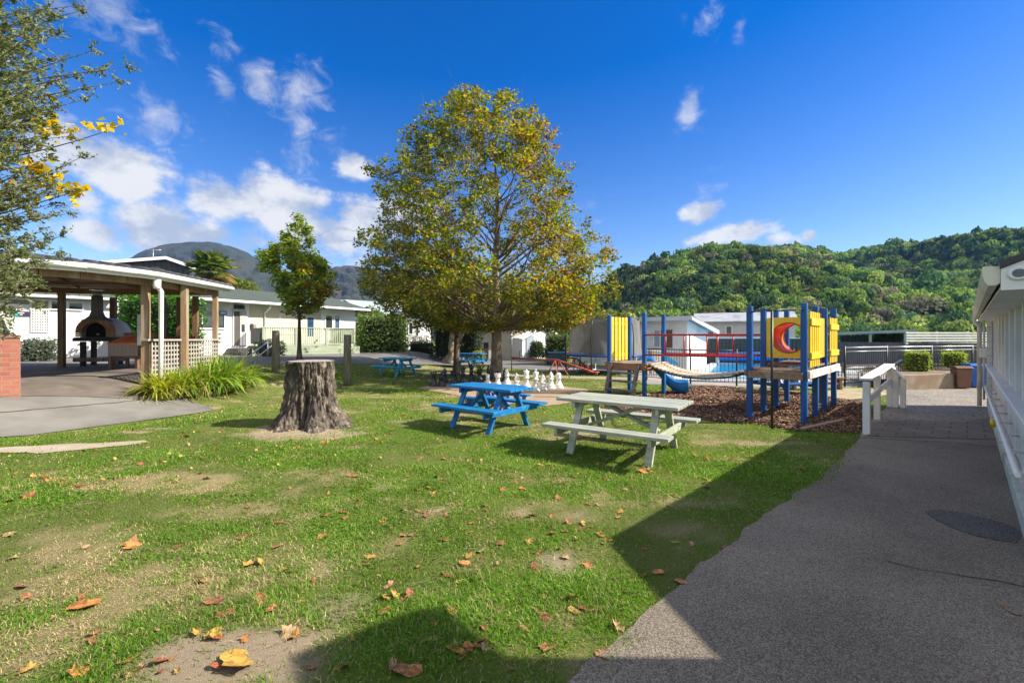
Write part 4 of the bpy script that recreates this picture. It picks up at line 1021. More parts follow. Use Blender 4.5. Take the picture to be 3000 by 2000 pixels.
# ------------------------------------------------------------------ seesaws
def seesaw(P, Q, piv, label, ztop, m):
    t = thing('seesaw', (piv.x, piv.y, 0), label, 'seesaw', 'red seesaws on the far lawn')
    MB().tube([P, piv + Vector((0, 0, ztop)), Q], .038, 10).build('beam', m, t, world=True)
    d_ = (Q - P); d_.z = 0; d_.normalize(); n_ = Vector((-d_.y, d_.x, 0)); tp = piv + Vector((0, 0, ztop - .03))
    for sx in (-1, 1):
        for sy in (-1, 1):
            MB().tube([tp + n_ * sy * .12, piv + d_ * sx * .33 + n_ * sy * .42], .021, 7).build('leg', M['redfade'], t, world=True)
    for e in (P, Q):
        s_ = 1 if e is Q else -1
        MB().tube([e - d_ * s_ * .4 + Vector((0, 0, .0)), e - d_ * s_ * .4 + Vector((0, 0, .32)), e - d_ * s_ * .4 + n_ * .16 + Vector((0, 0, .32))], .017, 6).build('handle', m, t, world=True)
        MB().box(e - d_ * s_ * .12 + Vector((0, 0, .05)), (.32, .2, .035), rz=math.atan2(d_.y, d_.x)).build('seat', m, t, world=True, bevel=.01)
    return t
pv = G(1632, 1108)
seesaw(at(1500, 1050, 19.2), at(1750, 1094, 16.6), pv, 'long red seesaw with its raised end by the thin grey pole', .72, M['redfade'])
pv2 = G(1690, 1090)
seesaw(at(1655, 1046, 21.3), at(1728, 1082, 19.6), pv2, 'shorter red seesaw tucked beside the trampoline', .62, M['redfade'])
p = G(1499, 1089)
o = MB().tube([(0, 0, -.02), (0, 0, 2.3)], .028, 8).build('thin_pole', M['steel']); o.location = p
tag(o, 'thin grey steel pole beside the plane trunk, in front of the beige house', 'pole')

# ------------------------------------------------------------------ trampoline with net
tc_ = Vector((at(1772, 1000, 20.6).x, 20.6, 0)); rt = 1.72
tr = thing('trampoline', tc_, 'large round trampoline with blue pad and grey safety net', 'trampoline')
zt = .82
pd = MB(); n = 48
vs, fs = [], []
for r_, z in ((rt, zt - .05), (rt + .03, zt), (rt, zt + .03), (rt - .34, zt + .025), (rt - .34, zt - .02)):
    vs += [(r_ * math.cos(2 * math.pi * i / n), r_ * math.sin(2 * math.pi * i / n), z) for i in range(n)]
for k_ in range(5):
    for i in range(n):
        j = (i + 1) % n; a_, b2 = k_ * n, ((k_ + 1) % 5) * n; fs.append((a_ + i, a_ + j, b2 + j, b2 + i))
pd.add(vs, fs, True).build('pad', pm('blue_vinyl', (.012, .07, .33), (.01, .06, .28), 5, .45), tr)
MB().add([((rt - .33) * math.cos(2 * math.pi * i / n), (rt - .33) * math.sin(2 * math.pi * i / n), zt - .01) for i in range(n)], [tuple(range(n))]).build('mat', M['black'], tr)
mn, nt, b_ = newmat('grey_net'); L = nt.links.new
b_.inputs['Base Color'].default_value = (.17, .165, .16, 1); b_.inputs['Roughness'].default_value = .9
tp_ = N(nt, 'ShaderNodeBsdfTransparent'); ms = N(nt, 'ShaderNodeMixShader')
tx = N(nt, 'ShaderNodeTexCoord'); nn = N(nt, 'ShaderNodeTexNoise'); nn.inputs['Scale'].default_value = 2.5; L(tx.outputs['Object'], nn.inputs['Vector'])
mr = N(nt, 'ShaderNodeMapRange'); mr.inputs['To Min'].default_value = .62; mr.inputs['To Max'].default_value = .86; L(nn.outputs['Fac'], mr.inputs['Value'])
L(mr.outputs['Result'], ms.inputs['Fac']); L(tp_.outputs['BSDF'], ms.inputs[1]); L(b_.outputs['BSDF'], ms.inputs[2]); L(ms.outputs['Shader'], nt.nodes['Material Output'].inputs['Surface'])
vs, fs = [], []; nk = 9
for k_ in range(nk):
    t_ = k_ / (nk - 1); z = zt + .03 + t_ * 1.6
    for i in range(96):
        a = 2 * math.pi * i / 96; r_ = rt - .1 - .08 * (abs(math.sin(3 * a)) ** .5) * math.sin(math.pi * t_) - .12 * t_ ** 2 + .02 * math.sin(13 * a + 5 * t_)
        vs.append((r_ * math.cos(a), r_ * math.sin(a), z - (.14 * (1 - abs(math.cos(3 * a))) * t_)))
for k_ in range(nk - 1):
    for i in range(96): j = (i + 1) % 96; fs.append((k_ * 96 + i, k_ * 96 + j, (k_ + 1) * 96 + j, (k_ + 1) * 96 + i))
MB().add(vs, fs, True).build('net', mn, tr, fixn=False)
for i in range(6):
    a = i * math.pi / 3
    MB().tube([((rt + .05) * math.cos(a), (rt + .05) * math.sin(a), .1), ((rt + .06) * math.cos(a), (rt + .06) * math.sin(a), 1.6), ((rt) * math.cos(a), rt * math.sin(a), 2.15), ((rt - .2) * math.cos(a), (rt - .2) * math.sin(a), 2.42)], .024, 7).build('net_pole', M['black'], tr)
for i in range(4):
    a = i * math.pi / 2 + .35; ca, sa = math.cos(a), math.sin(a); tx_ = Vector((-sa, ca, 0)) * .5; cc_ = Vector((ca, sa, 0)) * (rt - .05)
    MB().tube([cc_ - tx_ + Vector((0, 0, zt - .06)), cc_ - tx_ + Vector((0, 0, .03)), cc_ + tx_ + Vector((0, 0, .03)), cc_ + tx_ + Vector((0, 0, zt - .06))], .022, 7).build('leg', M['steel'], tr)
# ------------------------------------------------------------------ white building along the path
rb = thing('white_building', ax(5.0), 'long white building with railed verandah along the shaded path', 'building')
S0, S1 = 4.95, 15.4
def bx(s0, s1, n0, n1, z0, z1, b=None):
    b = b or MB()
    b.prism([ax(s0, n0, z0), ax(s1, n0, z0), ax(s1, n1, z0), ax(s0, n1, z0)], (0, 0, z1 - z0)); return b
def bt(b, name, m, bev=.004, par=None): return b.build(name, m, par or rb, world=True, bevel=bev)
bt(bx(S0, S1, 0, .10, -.05, .17), 'base_board', M['greenwhite'])
bt(bx(S0, S1, .42, .46, -.05, 1.999), 'wall', pm('panel_wall', (.34, .345, .31), (.29, .295, .265), 2, .6, .0006, 40), 0)
bt(bx(S0, S1, -.02, .20, .93, .985), 'handrail', M['white'], .008)
bt(bx(S0, S1, .03, .07, .84, .929), 'rail_board', M['cream'])
bt(bx(S0, S1, .04, .08, .171, .25), 'bottom_rail', M['cream'])
s = S0 + .05; i = 0
while s < S1:
    bt(bx(s, s + .1, .081, .18, .0, 1.999), 'post', M['white'])
    s += 1.04; i += 1
for s in np.arange(S0 + .28, S1 - .2, .26):
    b = bx(s, s + .12, .085, .105, .2, .9); bt(b, 'baluster', M['white'], .003)
for s in np.arange(S0 + .55, S1, 1.3):
    bt(bx(s, s + .06, .30, .419, 1.031, 1.998), 'mullion', M['cream'], .003)
bt(bx(S0, S1, .201, .419, .98, 1.03), 'window_sill', M['white'])
bt(MB().tube([ax(S0 + .3, -.05, .58), ax(S1 - .3, -.05, .55)], .021, 8), 'pipe_rail', M['gutter'], 0)
for s in np.arange(S0 + .55, S1 - .4, 1.04):
    bt(MB().tube([ax(s, -.05, .565), ax(s, .01, .54), ax(s, .081, .54)], .012, 6), 'rail_bracket', M['gutter'], 0)
# eaves: soffit, gutter, fascia, roof; the roof rises to a ridge and falls again
pt = .45
bt(bx(S0 - .02, S1, -.15, .46, 2.0, 2.02), 'soffit', M['white'], 0)
gpf = [(-.245, 2.165), (-.245, 2.12), (-.232, 2.06), (-.212, 2.03), (-.17, 2.03), (-.152, 2.045), (-.152, 2.17), (-.24, 2.175)]
b = MB(); b.prism([ax(S0 - .01, n_, z) for n_, z in gpf], A45 * (S1 - S0 + .03)); bt(b, 'gutter', pm('old_gutter', (.66, .63, .5), (.58, .55, .42), 4, .45, c3=(.42, .39, .28), s3=3), 0)
b = MB(); b.prism([ax(S0 - .05, n_, z) for n_, z in ((-.155, 2.15), (1.78, 2.15 + pt * 1.935), (3.75, 2.24), (3.75, 2.29), (1.78, 2.20 + pt * 1.935), (-.155, 2.20))], A45 * (S1 - S0 + .1)); bt(b, 'roof', M['rooftile'], 0)
b = MB(); b.prism([ax(S0 - .03, n_, z) for n_, z in ((-.15, 1.99), (3.6, 1.99), (3.6, 2.25), (1.78, 2.145 + pt * 1.935), (-.15, 2.147))], A45 * .02); bt(b, 'gable_board', M['white'], 0)
b = MB(); b.prism([ax(S1 + .0, n_, z) for n_, z in ((-.0, -.05), (3.5, -.05), (3.5, 2.2), (1.78, 2.12 + pt * 1.935), (-.0, 2.16))], A45 * .04); bt(b, 'gable_wall', M['weatherboard'], 0)
b = MB(); b.prism([ax(S0 + .02, n_, z) for n_, z in ((.47, -.05), (3.5, -.05), (3.5, 1.98), (.47, 1.98))], A45 * .04); bt(b, 'end_wall', M['weatherboard'], 0)
bt(bx(S0 + .1, S1, 3.46, 3.5, -.05, 2.25), 'back_wall', M['weatherboard'], 0)
# oval lamp on the near gable board
c = ax(S0 - .0315, -.06, 2.105) 
oval = MB(); vs = []
for r_, h_ in ((1, 0), (1, .012), (.8, .025), (.7, .022)):
    vs += [c + N45 * (math.cos(a) * .06 * r_) + Vector((0, 0, math.sin(a) * .05 * r_)) - A45 * h_ for a in np.linspace(0, 2 * math.pi, 24, endpoint=False)]
fs = [(k_ * 24 + i, k_ * 24 + (i + 1) % 24, (k_ + 1) * 24 + (i + 1) % 24, (k_ + 1) * 24 + i) for k_ in range(3) for i in range(24)] + [tuple(range(72, 96))]
lo = bt(oval.add(vs, fs, True), 'bulkhead_lamp', M['white'], 0)
g = MB(); g.add([c + N45 * (math.cos(a) * .036) + Vector((0, 0, math.sin(a) * .03)) - A45 * .0235 for a in np.linspace(0, 2 * math.pi, 20, endpoint=False)], [tuple(range(20))]); bt(g, 'lamp_glass', M['glass'], 0, lo)
# downpipe at the far corner and a tap box
bt(MB().tube([ax(S1 - .05, -.19, 2.05), ax(S1 - .05, -.19, 1.97), ax(S1 - .05, -.12, 1.88), ax(S1 - .05, -.12, .02)], .042, 10), 'downpipe', M['cream'], 0)
bt(MB().tube([ax(S1 - .9, -.06, 2.0), ax(S1 - .9, -.06, .25)], .02, 8), 'water_pipe', M['cream'], 0)
bt(bx(S1 - 1.0, S1 - .8, -.13, -.02, 1.18, 1.38), 'meter_box', M['white'], .012)
bt(MB().tube([ax(S0 + 4.2, -.075, .50), ax(S0 + 4.2, -.075, .40)], .028, 8), 'tap', M['yellow'], 0)
# unseen wing inferred from its shadow; roof outline shaped to shade the near lawn
wg = thing('side_wing', (4.3, .6, 0), 'white weatherboard wing with a steep dark gable beside the photographer', 'building')
X0 = 4.3
def shw(gx, gy): z = (X0 - gx) / 1.28; return (X0, gy - .12 * z, z)
prof = [shw(.96, 2.32), shw(-.17, 2.34), shw(-.574, 2.74), shw(-1.15, 2.36), (X0, 1.0, 3.85), (X0, -3.0, 3.7)]
b = MB(); b.prism(prof + [(X0, -3.0, 2.2), (X0, prof[0][1], 2.2)], (.14, 0, 0)); b.build('roof', M['rooftile'], wg, world=True)
b = MB(); b.prism([(X0 + .05, 1.9, -.05), (X0 + .05, -2.9, -.05), (X0 + .05, -2.9, 2.199), (X0 + .05, 1.9, 2.199)], (.5, 0, 0)); b.build('wall', M['weatherboard'], wg, world=True)

# ------------------------------------------------------------------ white arched handrail
hr = thing('white_handrail', G(2580, 1225), 'low white timber handrail arching over the path edge by the bark bed', 'handrail')
pp = [(2539, 1272, 1108), (2570, 1229, 1088), (2606, 1191, 1066), (2624, 1193, 1083), (2646, 1195, 1105)]
bas, tops = [], []
for px, py, ty in pp:
    p = G(px, py); zt_ = H + (HZ - ty) / F * p.y; bas.append(p); tops.append(zt_)
dirs = [(bas[1] - bas[0]).normalized(), (bas[2] - bas[1]).normalized(), (bas[2] - bas[0]).normalized(), (bas[4] - bas[2]).normalized(), (bas[4] - bas[3]).normalized()]
for i, p in enumerate(bas):
    a = math.atan2(dirs[i].y, dirs[i].x)
    MB().box(Vector((p.x, p.y, (tops[i] - .03) / 2 - .02)), (.14 if i < 3 else .1, .1 if i < 3 else .08, tops[i] - .03), rz=a).build('post', M['white'], hr, world=True, bevel=.006)
def T(i, dz=0): return Vector((bas[i].x, bas[i].y, tops[i] + dz))
for i, j in ((0, 1), (1, 2), (2, 3), (3, 4)):
    d_ = (T(j) - T(i)).normalized()
    ext0 = -d_ * .07 if i == 0 else Vector((0, 0, 0)); ext1 = d_ * .05 if j == 4 else Vector((0, 0, 0))
    MB().beam(T(i, -.012) + ext0, T(j, -.012) + ext1, .19 if i < 2 else .13, .038).build('top_rail', M['white'], hr, world=True, bevel=.006)
    nn_ = Vector((-d_.y, d_.x, 0)).normalized() * .0
    MB().beam(T(i, -.40) + nn_, T(j, -.40) + nn_, .035, .12).build('mid_rail', M['white'], hr, world=True, bevel=.004)

# ------------------------------------------------------------------ open shelter
z0 = .67
sh = thing('open_shelter', (-11.5, 12, z0), 'open timber shelter with white gutter and brown posts', 'shelter')
E = [onz(682, 846, 3.1), onz(469, 805, 3.1), onz(400, 796, 3.1), onz(255, 779, 3.1), onz(122, 768, 3.1), onz(0, 763, 3.1), Vector((-12.2, 7.75, 3.1)), Vector((-15.5, 7.6, 3.1))]
back = [Vector((-18.5, 9.5, 3.25)), Vector((-18.5, 14.0, 3.36)), Vector((-15.6, 16.6, 3.4)), Vector((-10.2, 16.0, 3.3))]
ring = E + back
cen = Vector((-13.3, 12.2, 0))
def inset(p, k): v = p - cen; v.z = 0; return p - v.normalized() * k
# roof: tile skin, fascia and gutter
vs = [Vector((cen.x, cen.y, 3.95))] + [p + Vector((0, 0, .09)) for p in ring] + [Vector((cen.x, cen.y, 3.86))] + [p + Vector((0, 0, .03)) for p in ring]
n = len(ring)
fs = [(0, 1 + i, 1 + (i + 1) % n) for i in range(n)] + [(n + 1, n + 2 + (i + 1) % n, n + 2 + i) for i in range(n)] + [(1 + i, n + 2 + i, n + 2 + (i + 1) % n, 1 + (i + 1) % n) for i in range(n)]
MB().add(vs, fs).build('roof', M['rooftile'], sh, world=True)
# wavy tile edge
te = MB()
for i in range(len(E) - 1):
    p, q_ = E[i], E[i + 1]; L_ = (q_ - p).length; k = int(L_ / .28)
    for j in range(k):
        c = p.lerp(q_, (j + .5) / k); inw = (cen - c); inw.z = 0; inw.normalize()
        te.tube([c + Vector((0, 0, .085)), c + inw * .6 + Vector((0, 0, .165))], .055, 6)
te.build('tile_edge', M['rooftile'], sh, world=True)
for i in range(len(E) - 1):
    p, q_ = E[i], E[i + 1]
    MB().tube([p + Vector((0, 0, .0)), q_ + Vector((0, 0, .0))], .06, 8).build('gutter', M['gutter'], sh, world=True)
    MB().beam(inset(p, .09) + Vector((0, 0, -.03)), inset(q_, .09) + Vector((0, 0, -.03)), .025, .17).build('fascia', M['gutter'], sh, world=True)
    MB().beam(inset(p, .42) + Vector((0, 0, -.13)), inset(q_, .42) + Vector((0, 0, -.13)), .08, .2).build('eave_beam', M['timberlight'], sh, world=True, bevel=.005)
for i in range(len(back) - 1):
    MB().beam(inset(back[i], .3) + Vector((0, 0, -.13)), inset(back[i + 1], .3) + Vector((0, 0, -.13)), .08, .2).build('eave_beam', M['rafter'], sh, world=True)
MB().beam(inset(back[-1], .3) + Vector((0, 0, -.13)), inset(E[0], .42) + Vector((0, 0, -.13)), .08, .2).build('eave_beam', M['rafter'], sh, world=True)
# ceiling boards + rafters
vs = [Vector((cen.x, cen.y, 3.80))] + [inset(p, .1) + Vector((0, 0, -.01)) for p in ring]
MB().add(vs, [(0, 1 + (i + 1) % n, 1 + i) for i in range(n)]).build('ceiling', stripes('ceiling_boards', (.36, .20, .095), (.16, .085, .04), 1, .16, .07, .008, .7, (.28, .15, .07)), sh, world=True)
for i in range(n):
    for t_ in (0, .5):
        p = inset(ring[i].lerp(ring[(i + 1) % n], t_), .5); q_ = Vector((cen.x, cen.y, 3.8)) + (p - cen) * .08; q_.z = 3.74
        MB().beam(p + Vector((0, 0, .0)), q_, .05, .12).build('rafter', M['rafter'], sh, world=True)
for k_ in (.35, .6):
    for i in range(n):
        p, q_ = ring[i].lerp(Vector((cen.x, cen.y, 3.8)), k_), ring[(i + 1) % n].lerp(Vector((cen.x, cen.y, 3.8)), k_)
        MB().beam(p + Vector((0, 0, -.13)), q_ + Vector((0, 0, -.13)), .05, .10).build('purlin', M['rafter'], sh, world=True)
def spost(px, d, w=.14, m=None, ztop=3.0):
    x_ = (px - 1500) / F * d; zg = float(gh(x_, d))
    o = MB().box((x_, d, (zg + ztop) / 2 - .02), (w, w, ztop - zg + .04), rz=.25).build('post', m or M['timberlight'], sh, world=True, bevel=.006)
    return Vector((x_, d, zg))
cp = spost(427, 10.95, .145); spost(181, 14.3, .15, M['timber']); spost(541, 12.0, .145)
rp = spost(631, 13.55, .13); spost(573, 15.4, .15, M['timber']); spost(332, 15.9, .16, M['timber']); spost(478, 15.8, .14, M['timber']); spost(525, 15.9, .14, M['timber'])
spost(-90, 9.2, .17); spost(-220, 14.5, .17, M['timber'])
dp0, dpz = onz(455, 812, 3.02), float(gh(-8.6, 10.9))
xd = inset(E[1], .12)
MB().tube([Vector((xd.x, xd.y, 3.06)), Vector((xd.x - .02, xd.y + .05, 2.85)), Vector((xd.x + .02, xd.y + .12, 2.72)), Vector((xd.x + .02, xd.y + .12, dpz - .05))], .055, 12).build('downpipe', M['gutter'], sh, world=True)
MB().lathe([(.075, 2.78), (.08, 2.85), (.08, 3.02), (.06, 3.04)], (xd.x, xd.y + .02, 0), 12).build('rain_head', M['gutter'], sh, world=True)
# lattice balustrade on the lawn side
la0, la1 = Vector((cp.x + .10, cp.y + .05, 0)), Vector((rp.x + .08, rp.y, 0))
d_ = (la1 - la0).normalized(); Ll = (la1 - la0).length; nn_ = Vector((d_.y, -d_.x, 0))
MB().beam(la0 + Vector((0, 0, 1.56)) - d_ * .2, la1 + Vector((0, 0, 1.545)) + d_ * .12, .15, .05).build('rail_cap', M['lattice'], sh, world=True, bevel=.006)
lt = MB()
for i in range(int(Ll / .105) + 1):
    c = la0 + d_ * (i * .105); lt.box(c + nn_ * .012 + Vector((0, 0, 1.10)), (.035, .012, .86), rz=math.atan2(d_.y, d_.x))
for z in np.arange(.72, 1.5, .115):
    lt.beam(la0 + Vector((0, 0, z)), la1 + Vector((0, 0, z)), .012, .04)
lt.build('lattice', M['lattice'], sh, world=True)
# far side rails of the shelter
for (a_, b2) in (((470, 15.7), (575, 15.3)), ((330, 15.8), (408, 15.8))):
    p, q_ = at(a_[0], 985, a_[1]), at(b2[0], 985, b2[1])
    MB().beam(Vector((p.x, p.y, 1.57)), Vector((q_.x, q_.y, 1.57)), .06, .16).build('back_rail', pm('red_stain', (.28, .08, .045), (.2, .055, .03), 5, .6), sh, world=True, bevel=.005)
    MB().beam(Vector((p.x, p.y, 1.3)), Vector((q_.x, q_.y, 1.3)), .05, .06).build('back_rail', M['timber'], sh, world=True, bevel=.005)

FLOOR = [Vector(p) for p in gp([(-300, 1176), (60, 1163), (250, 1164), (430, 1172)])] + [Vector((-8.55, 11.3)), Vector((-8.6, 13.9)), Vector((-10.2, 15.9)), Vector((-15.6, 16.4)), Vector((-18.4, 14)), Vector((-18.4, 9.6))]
struct(sheet('shelter_floor', FLOOR, pm('dark_floor', (.15, .125, .105), (.10, .085, .07), 2.5, .8, .002, 50, c3=(.2, .17, .14), s3=.8), .024, .3), 'dark stained floor inside the shelter', 'floor')  # brown dirty floor; dark sheet also stands for roof shade up to its edge
# ------------------------------------------------------------------ pizza oven
oc = Vector((at(283, 985, 14.9).x, 14.9, z0))
ov = thing('pizza_oven', oc, 'domed pizza oven with brick arch and silver flue on a black stand', 'oven', rz=R(24))
zt = 1.60 - z0
for sx in (-1, 1):
    for sy in (0, 1):
        MB().box((sx * .36, sy * .8 + .06, zt / 2 - .06), (.13, .13, zt - .12)).build('leg', M['darkwood'], ov, bevel=.006)
MB().box((0, .4, zt - .055), (1.06, 1.25, .11)).build('stand_top', M['darkwood'], ov, bevel=.006)
MB().box((.1, -.02, .22), (1.35, .1, .13)).build('stand_rail', M['greywood'], ov, bevel=.006)
arch = MB(); n = 25
for i in range(n - 1):
    a0, a1 = math.pi * i / (n - 1), math.pi * (i + 1) / (n - 1) - .012
    q_ = []
    for a, r_ in ((a0, .30), (a1, .30), (a1, .47), (a0, .47)):
        q_.append((r_ * math.cos(a), -.2, zt + .02 + .18 + r_ * math.sin(a)))
    arch.prism(q_, (0, .3, 0))
for s in (-1, 1):
    for k_ in range(3): arch.box((s * .385, -.05, zt + .03 + .0333 + k_ * .06), (.168, .298, .055))
arch.build('brick_arch', pm('arch_brick', (.42, .22, .12), (.30, .15, .085), 7, .9, .003, 40, c3=(.5, .33, .2), s3=4), ov, bevel=.004)
MB().box((0, .0, zt + .012), (.95, .5, .022)).build('hearth', M['black'], ov)
dm = MB(); prof = [(.62, 0), (.64, .1), (.60, .3), (.5, .48), (.34, .6), (.15, .66), (.01, .67)]
dm.lathe(prof, (.0, .80, zt + .02), 28, sx=1.05, sy=1.12); dm.build('dome', pm('oven_render', (.60, .60, .63), (.5, .5, .54), 3, .8, .003, 20), ov)
dk = MB(); dk.prism([(.298 * math.cos(a), .09, zt + .2 + .298 * math.sin(a)) for a in np.linspace(0, math.pi, 15)] + [(-.298, .09, zt + .025), (.298, .09, zt + .025)], (0, .02, 0)); dk.build('oven_mouth', pm('mouth_black', (.01, .009, .009), (.02, .018, .016), 6, .95), ov)  # flat panel painted black as the dark inside of the oven
fl = MB(); fl.lathe([(.42, 0), (.30, .06), (.2, .16), (.155, .3), (.15, .62), (.15, .8)], (0, .05, zt + .56), 20); fl.build('flue_base', pm('flue_render', (.20, .20, .22), (.15, .15, .17), 4, .7), ov)
MB().lathe([(.13, 0), (.13, .16)], (.0, .05, zt + 1.36), 18).build('flue', M['steel'], ov)
MB().lathe([(.19, 0), (.19, .03), (.02, .06)], (.0, .05, zt + 1.56), 18).build('flue_cap', M['steel'], ov)

# orange topped counter under the shelter
kc = Vector((at(366, 985, 13.6).x, 13.6, z0))
kt = thing('counter', kc, 'orange topped counter with pale plank front inside the shelter', 'counter')
MB().prism([(-.44, -.12, 1.455 - z0), (-.44, .5, 1.66 - z0), (-.44, .5, 1.62 - z0), (-.44, -.12, 1.415 - z0)], (.88, 0, 0)).build('worktop', M['orangetop'], kt, bevel=.006)
MB().box((0, .56, 1.72 - z0), (1.0, .05, .09)).build('back_rail', M['timber'], kt)
for sx in (-.45, -.15, .15, .45): MB().box((sx, .56, 1.5 - z0), (.05, .049, .35)).build('rail_post', M['timber'], kt)
MB().box((.02, -.09, 1.24 - z0), (.84, .03, .35)).build('plank_front', stripes('pink_planks', (.42, .33, .28), (.2, .15, .12), 0, .12, .06, .006, .7, (.36, .28, .24)), kt)
MB().box((0, .25, .45 - .1), (.8, .62, .04)).build('shelf', M['timber'], kt)
for sx in (-1, 1):
    for sy in (-.03, .55): MB().box((sx * .39, sy, .41), (.08, .08, .82)).build('leg', M['timber'], kt, bevel=.004)
gb = Vector((at(411, 985, 12.4).x, 12.4, z0))
o = MB().box((0, 0, 1.16), (.10, .1, .85)).build('steel_locker', M['steel'], bevel=.006); o.location = gb
tag(o, 'narrow grey steel box fixed beside the corner post of the shelter', 'box')

# ------------------------------------------------------------------ brick barbecue at the picture edge
bm_, nt, b_ = newmat('red_brick'); L = nt.links.new
tc = N(nt, 'ShaderNodeTexCoord'); mp = N(nt, 'ShaderNodeMapping'); mp.inputs['Rotation'].default_value = (R(90), 0, 0); L(tc.outputs['Object'], mp.inputs['Vector'])
bk = N(nt, 'ShaderNodeTexBrick'); bk.inputs['Scale'].default_value = 1; bk.inputs['Brick Width'].default_value = .24; bk.inputs['Row Height'].default_value = .085; bk.inputs['Mortar Size'].default_value = .006; bk.inputs['Bias'].default_value = -.2
bk.inputs['Color1'].default_value = (.26, .075, .042, 1); bk.inputs['Color2'].default_value = (.35, .115, .065, 1); bk.inputs['Mortar'].default_value = (.27, .20, .16, 1); L(mp.outputs['Vector'], bk.inputs['Vector'])
no = N(nt, 'ShaderNodeTexNoise'); no.inputs['Scale'].default_value = 14; no.inputs['Detail'].default_value = 8; L(tc.outputs['Object'], no.inputs['Vector'])
ml = N(nt, 'ShaderNodeMix', data_type='RGBA', blend_type='OVERLAY'); ml.inputs[0].default_value = .35; L(bk.outputs['Color'], ml.inputs[6]); L(no.outputs['Color'], ml.inputs[7])
hs = N(nt, 'ShaderNodeHueSaturation'); hs.inputs['Saturation'].default_value = .95; L(ml.outputs[2], hs.inputs['Color']); L(hs.outputs['Color'], b_.inputs['Base Color']); b_.inputs['Roughness'].default_value = .9
bp = N(nt, 'ShaderNodeBump'); bp.inputs['Distance'].default_value = .006; bp.invert = True; L(bk.outputs['Fac'], bp.inputs['Height']); L(bp.outputs['Normal'], b_.inputs['Normal'])
bc = G(60, 1164)
bq = thing('brick_barbecue', bc, 'red brick barbecue with a dark hood at the picture edge', 'barbecue', rz=R(49))
hB = 1.62 - bc.z
MB().box((-.75, .45, hB / 2 - .03), (1.5, .9, hB + .06)).build('brickwork', bm_, bq, bevel=.006)
MB().box((-.76, .44, hB + .028), (1.54, .94, .05)).build('coping', pm('brick_coping', (.28, .13, .09), (.2, .09, .06), 6, .9), bq, bevel=.006)
hd = MB(); hd.prism([(-1.2, .1, hB + .055), (-.12, .1, hB + .055), (-.2, .1, hB + .3), (-.33, .1, hB + .52), (-.6, .1, hB + .62), (-1.2, .1, hB + .64)], (0, .7, 0)); hd.build('hood', M['black'], bq, bevel=.02, seg=3)

# ------------------------------------------------------------------ buildings with a local frame: x along the front wall, -y towards the viewer
def frame(name, p, q, label, cat='building', group=None):
    p, q = Vector(p), Vector(q)
    a = math.atan2(q.y - p.y, q.x - p.x)
    return thing(name, (p.x, p.y, 0), label, cat, group, rz=a), (Vector((q.x, q.y)) - Vector((p.x, p.y))).length
def wall_hit(t, px, py=985):
    """where a picture column meets the front wall line: local x, height for a row"""
    p = Vector(t.location); a = t.rotation_euler.z; d_ = Vector((math.cos(a), math.sin(a))); k = (px - 1500) / F
    s = (k * p.y - p.x) / (d_.x - k * d_.y); dep = p.y + s * d_.y
    return s, H + (HZ - py) / F * dep
def rect(t, px0, py0, px1, py1, m, name, proud=.03, th=.04, par=None, pad=0.0, bev=0.0):
    s0, zt_ = wall_hit(t, px0, py0); s1, _ = wall_hit(t, px1, py0); _, zb = wall_hit(t, (px0 + px1) / 2, py1); _, zt_ = wall_hit(t, (px0 + px1) / 2, py0)
    o = MB().box(((s0 + s1) / 2, -proud - th / 2, (zt_ + zb) / 2), (s1 - s0 + pad * 2, th, zt_ - zb + pad * 2)).build(name, m, par or t, bevel=bev)
    return o
def window(t, px0, py0, px1, py1, gm=None, fm=None, mull=0):
    s0, _ = wall_hit(t, px0, py0); s1, _ = wall_hit(t, px1, py0); _, zt_ = wall_hit(t, (px0 + px1) / 2, py0); _, zb = wall_hit(t, (px0 + px1) / 2, py1)
    w = MB(); f_ = .06
    for c, sz in (((s0 - f_ / 2, 0), (f_, zt_ - zb + 2 * f_)), ((s1 + f_ / 2, 0), (f_, zt_ - zb + 2 * f_))): w.box((c[0], -.03, (zt_ + zb) / 2), (sz[0], .06, sz[1]))
    w.box(((s0 + s1) / 2, -.0301, zt_ + f_ / 2), (s1 - s0, .06, f_)); w.box(((s0 + s1) / 2, -.04, zb - f_ / 2), (s1 - s0, .08, f_))
    for i in range(mull): w.box((s0 + (s1 - s0) * (i + 1) / (mull + 1), -.03, (zt_ + zb) / 2), (.05, .05, zt_ - zb))
    o = w.build('window', fm or M['white'], t)
    MB().box(((s0 + s1) / 2, -.008, (zt_ + zb) / 2), (s1 - s0, .012, zt_ - zb)).build('pane', gm or M['glass'], o)
    return o
def body(t, L, D, z0_, z1, m, name='wall'):
    return MB().prism([(0, 0, z0_), (L, 0, z0_), (L, 0, z1), (0, 0, z1)], (0, D, 0)).build(name, m, t)

# office cabin with the green roof
S = Vector((-16.4, 22.4)); Eb = Vector((-11.05, 32.1))
cb, Lc = frame('office_cabin', S, Eb, 'white cabin with low green iron roof behind the shelter and deck')
ze = 3.50
body(cb, Lc, 6.0, 0.3, ze, M['render'])
b = MB(); ov_ = .8
b.prism([(-.5, -ov_, ze - .02), (-.5, 3.2, ze + 1.0), (-.5, 6.8, ze - .1), (-.5, 6.8, ze - .02), (-.5, 3.2, ze + 1.07), (-.5, -ov_, ze + .06)], (Lc + 1.1, 0, 0)); b.build('roof', M['roofgreen'], cb)
MB().box((Lc / 2 + .05, -ov_ - .05, ze - .0), (Lc + 1.12, .1, .13)).build('gutter', M['gutter'], cb, bevel=.02)
MB().prism([(Lc + .0, 0.0, ze), (Lc, 6, ze), (Lc, 3.2, ze + .97)], (-.05, 0, 0)).build('gable', M['render'], cb)
window(cb, 557, 911, 656, 960, mull=2)
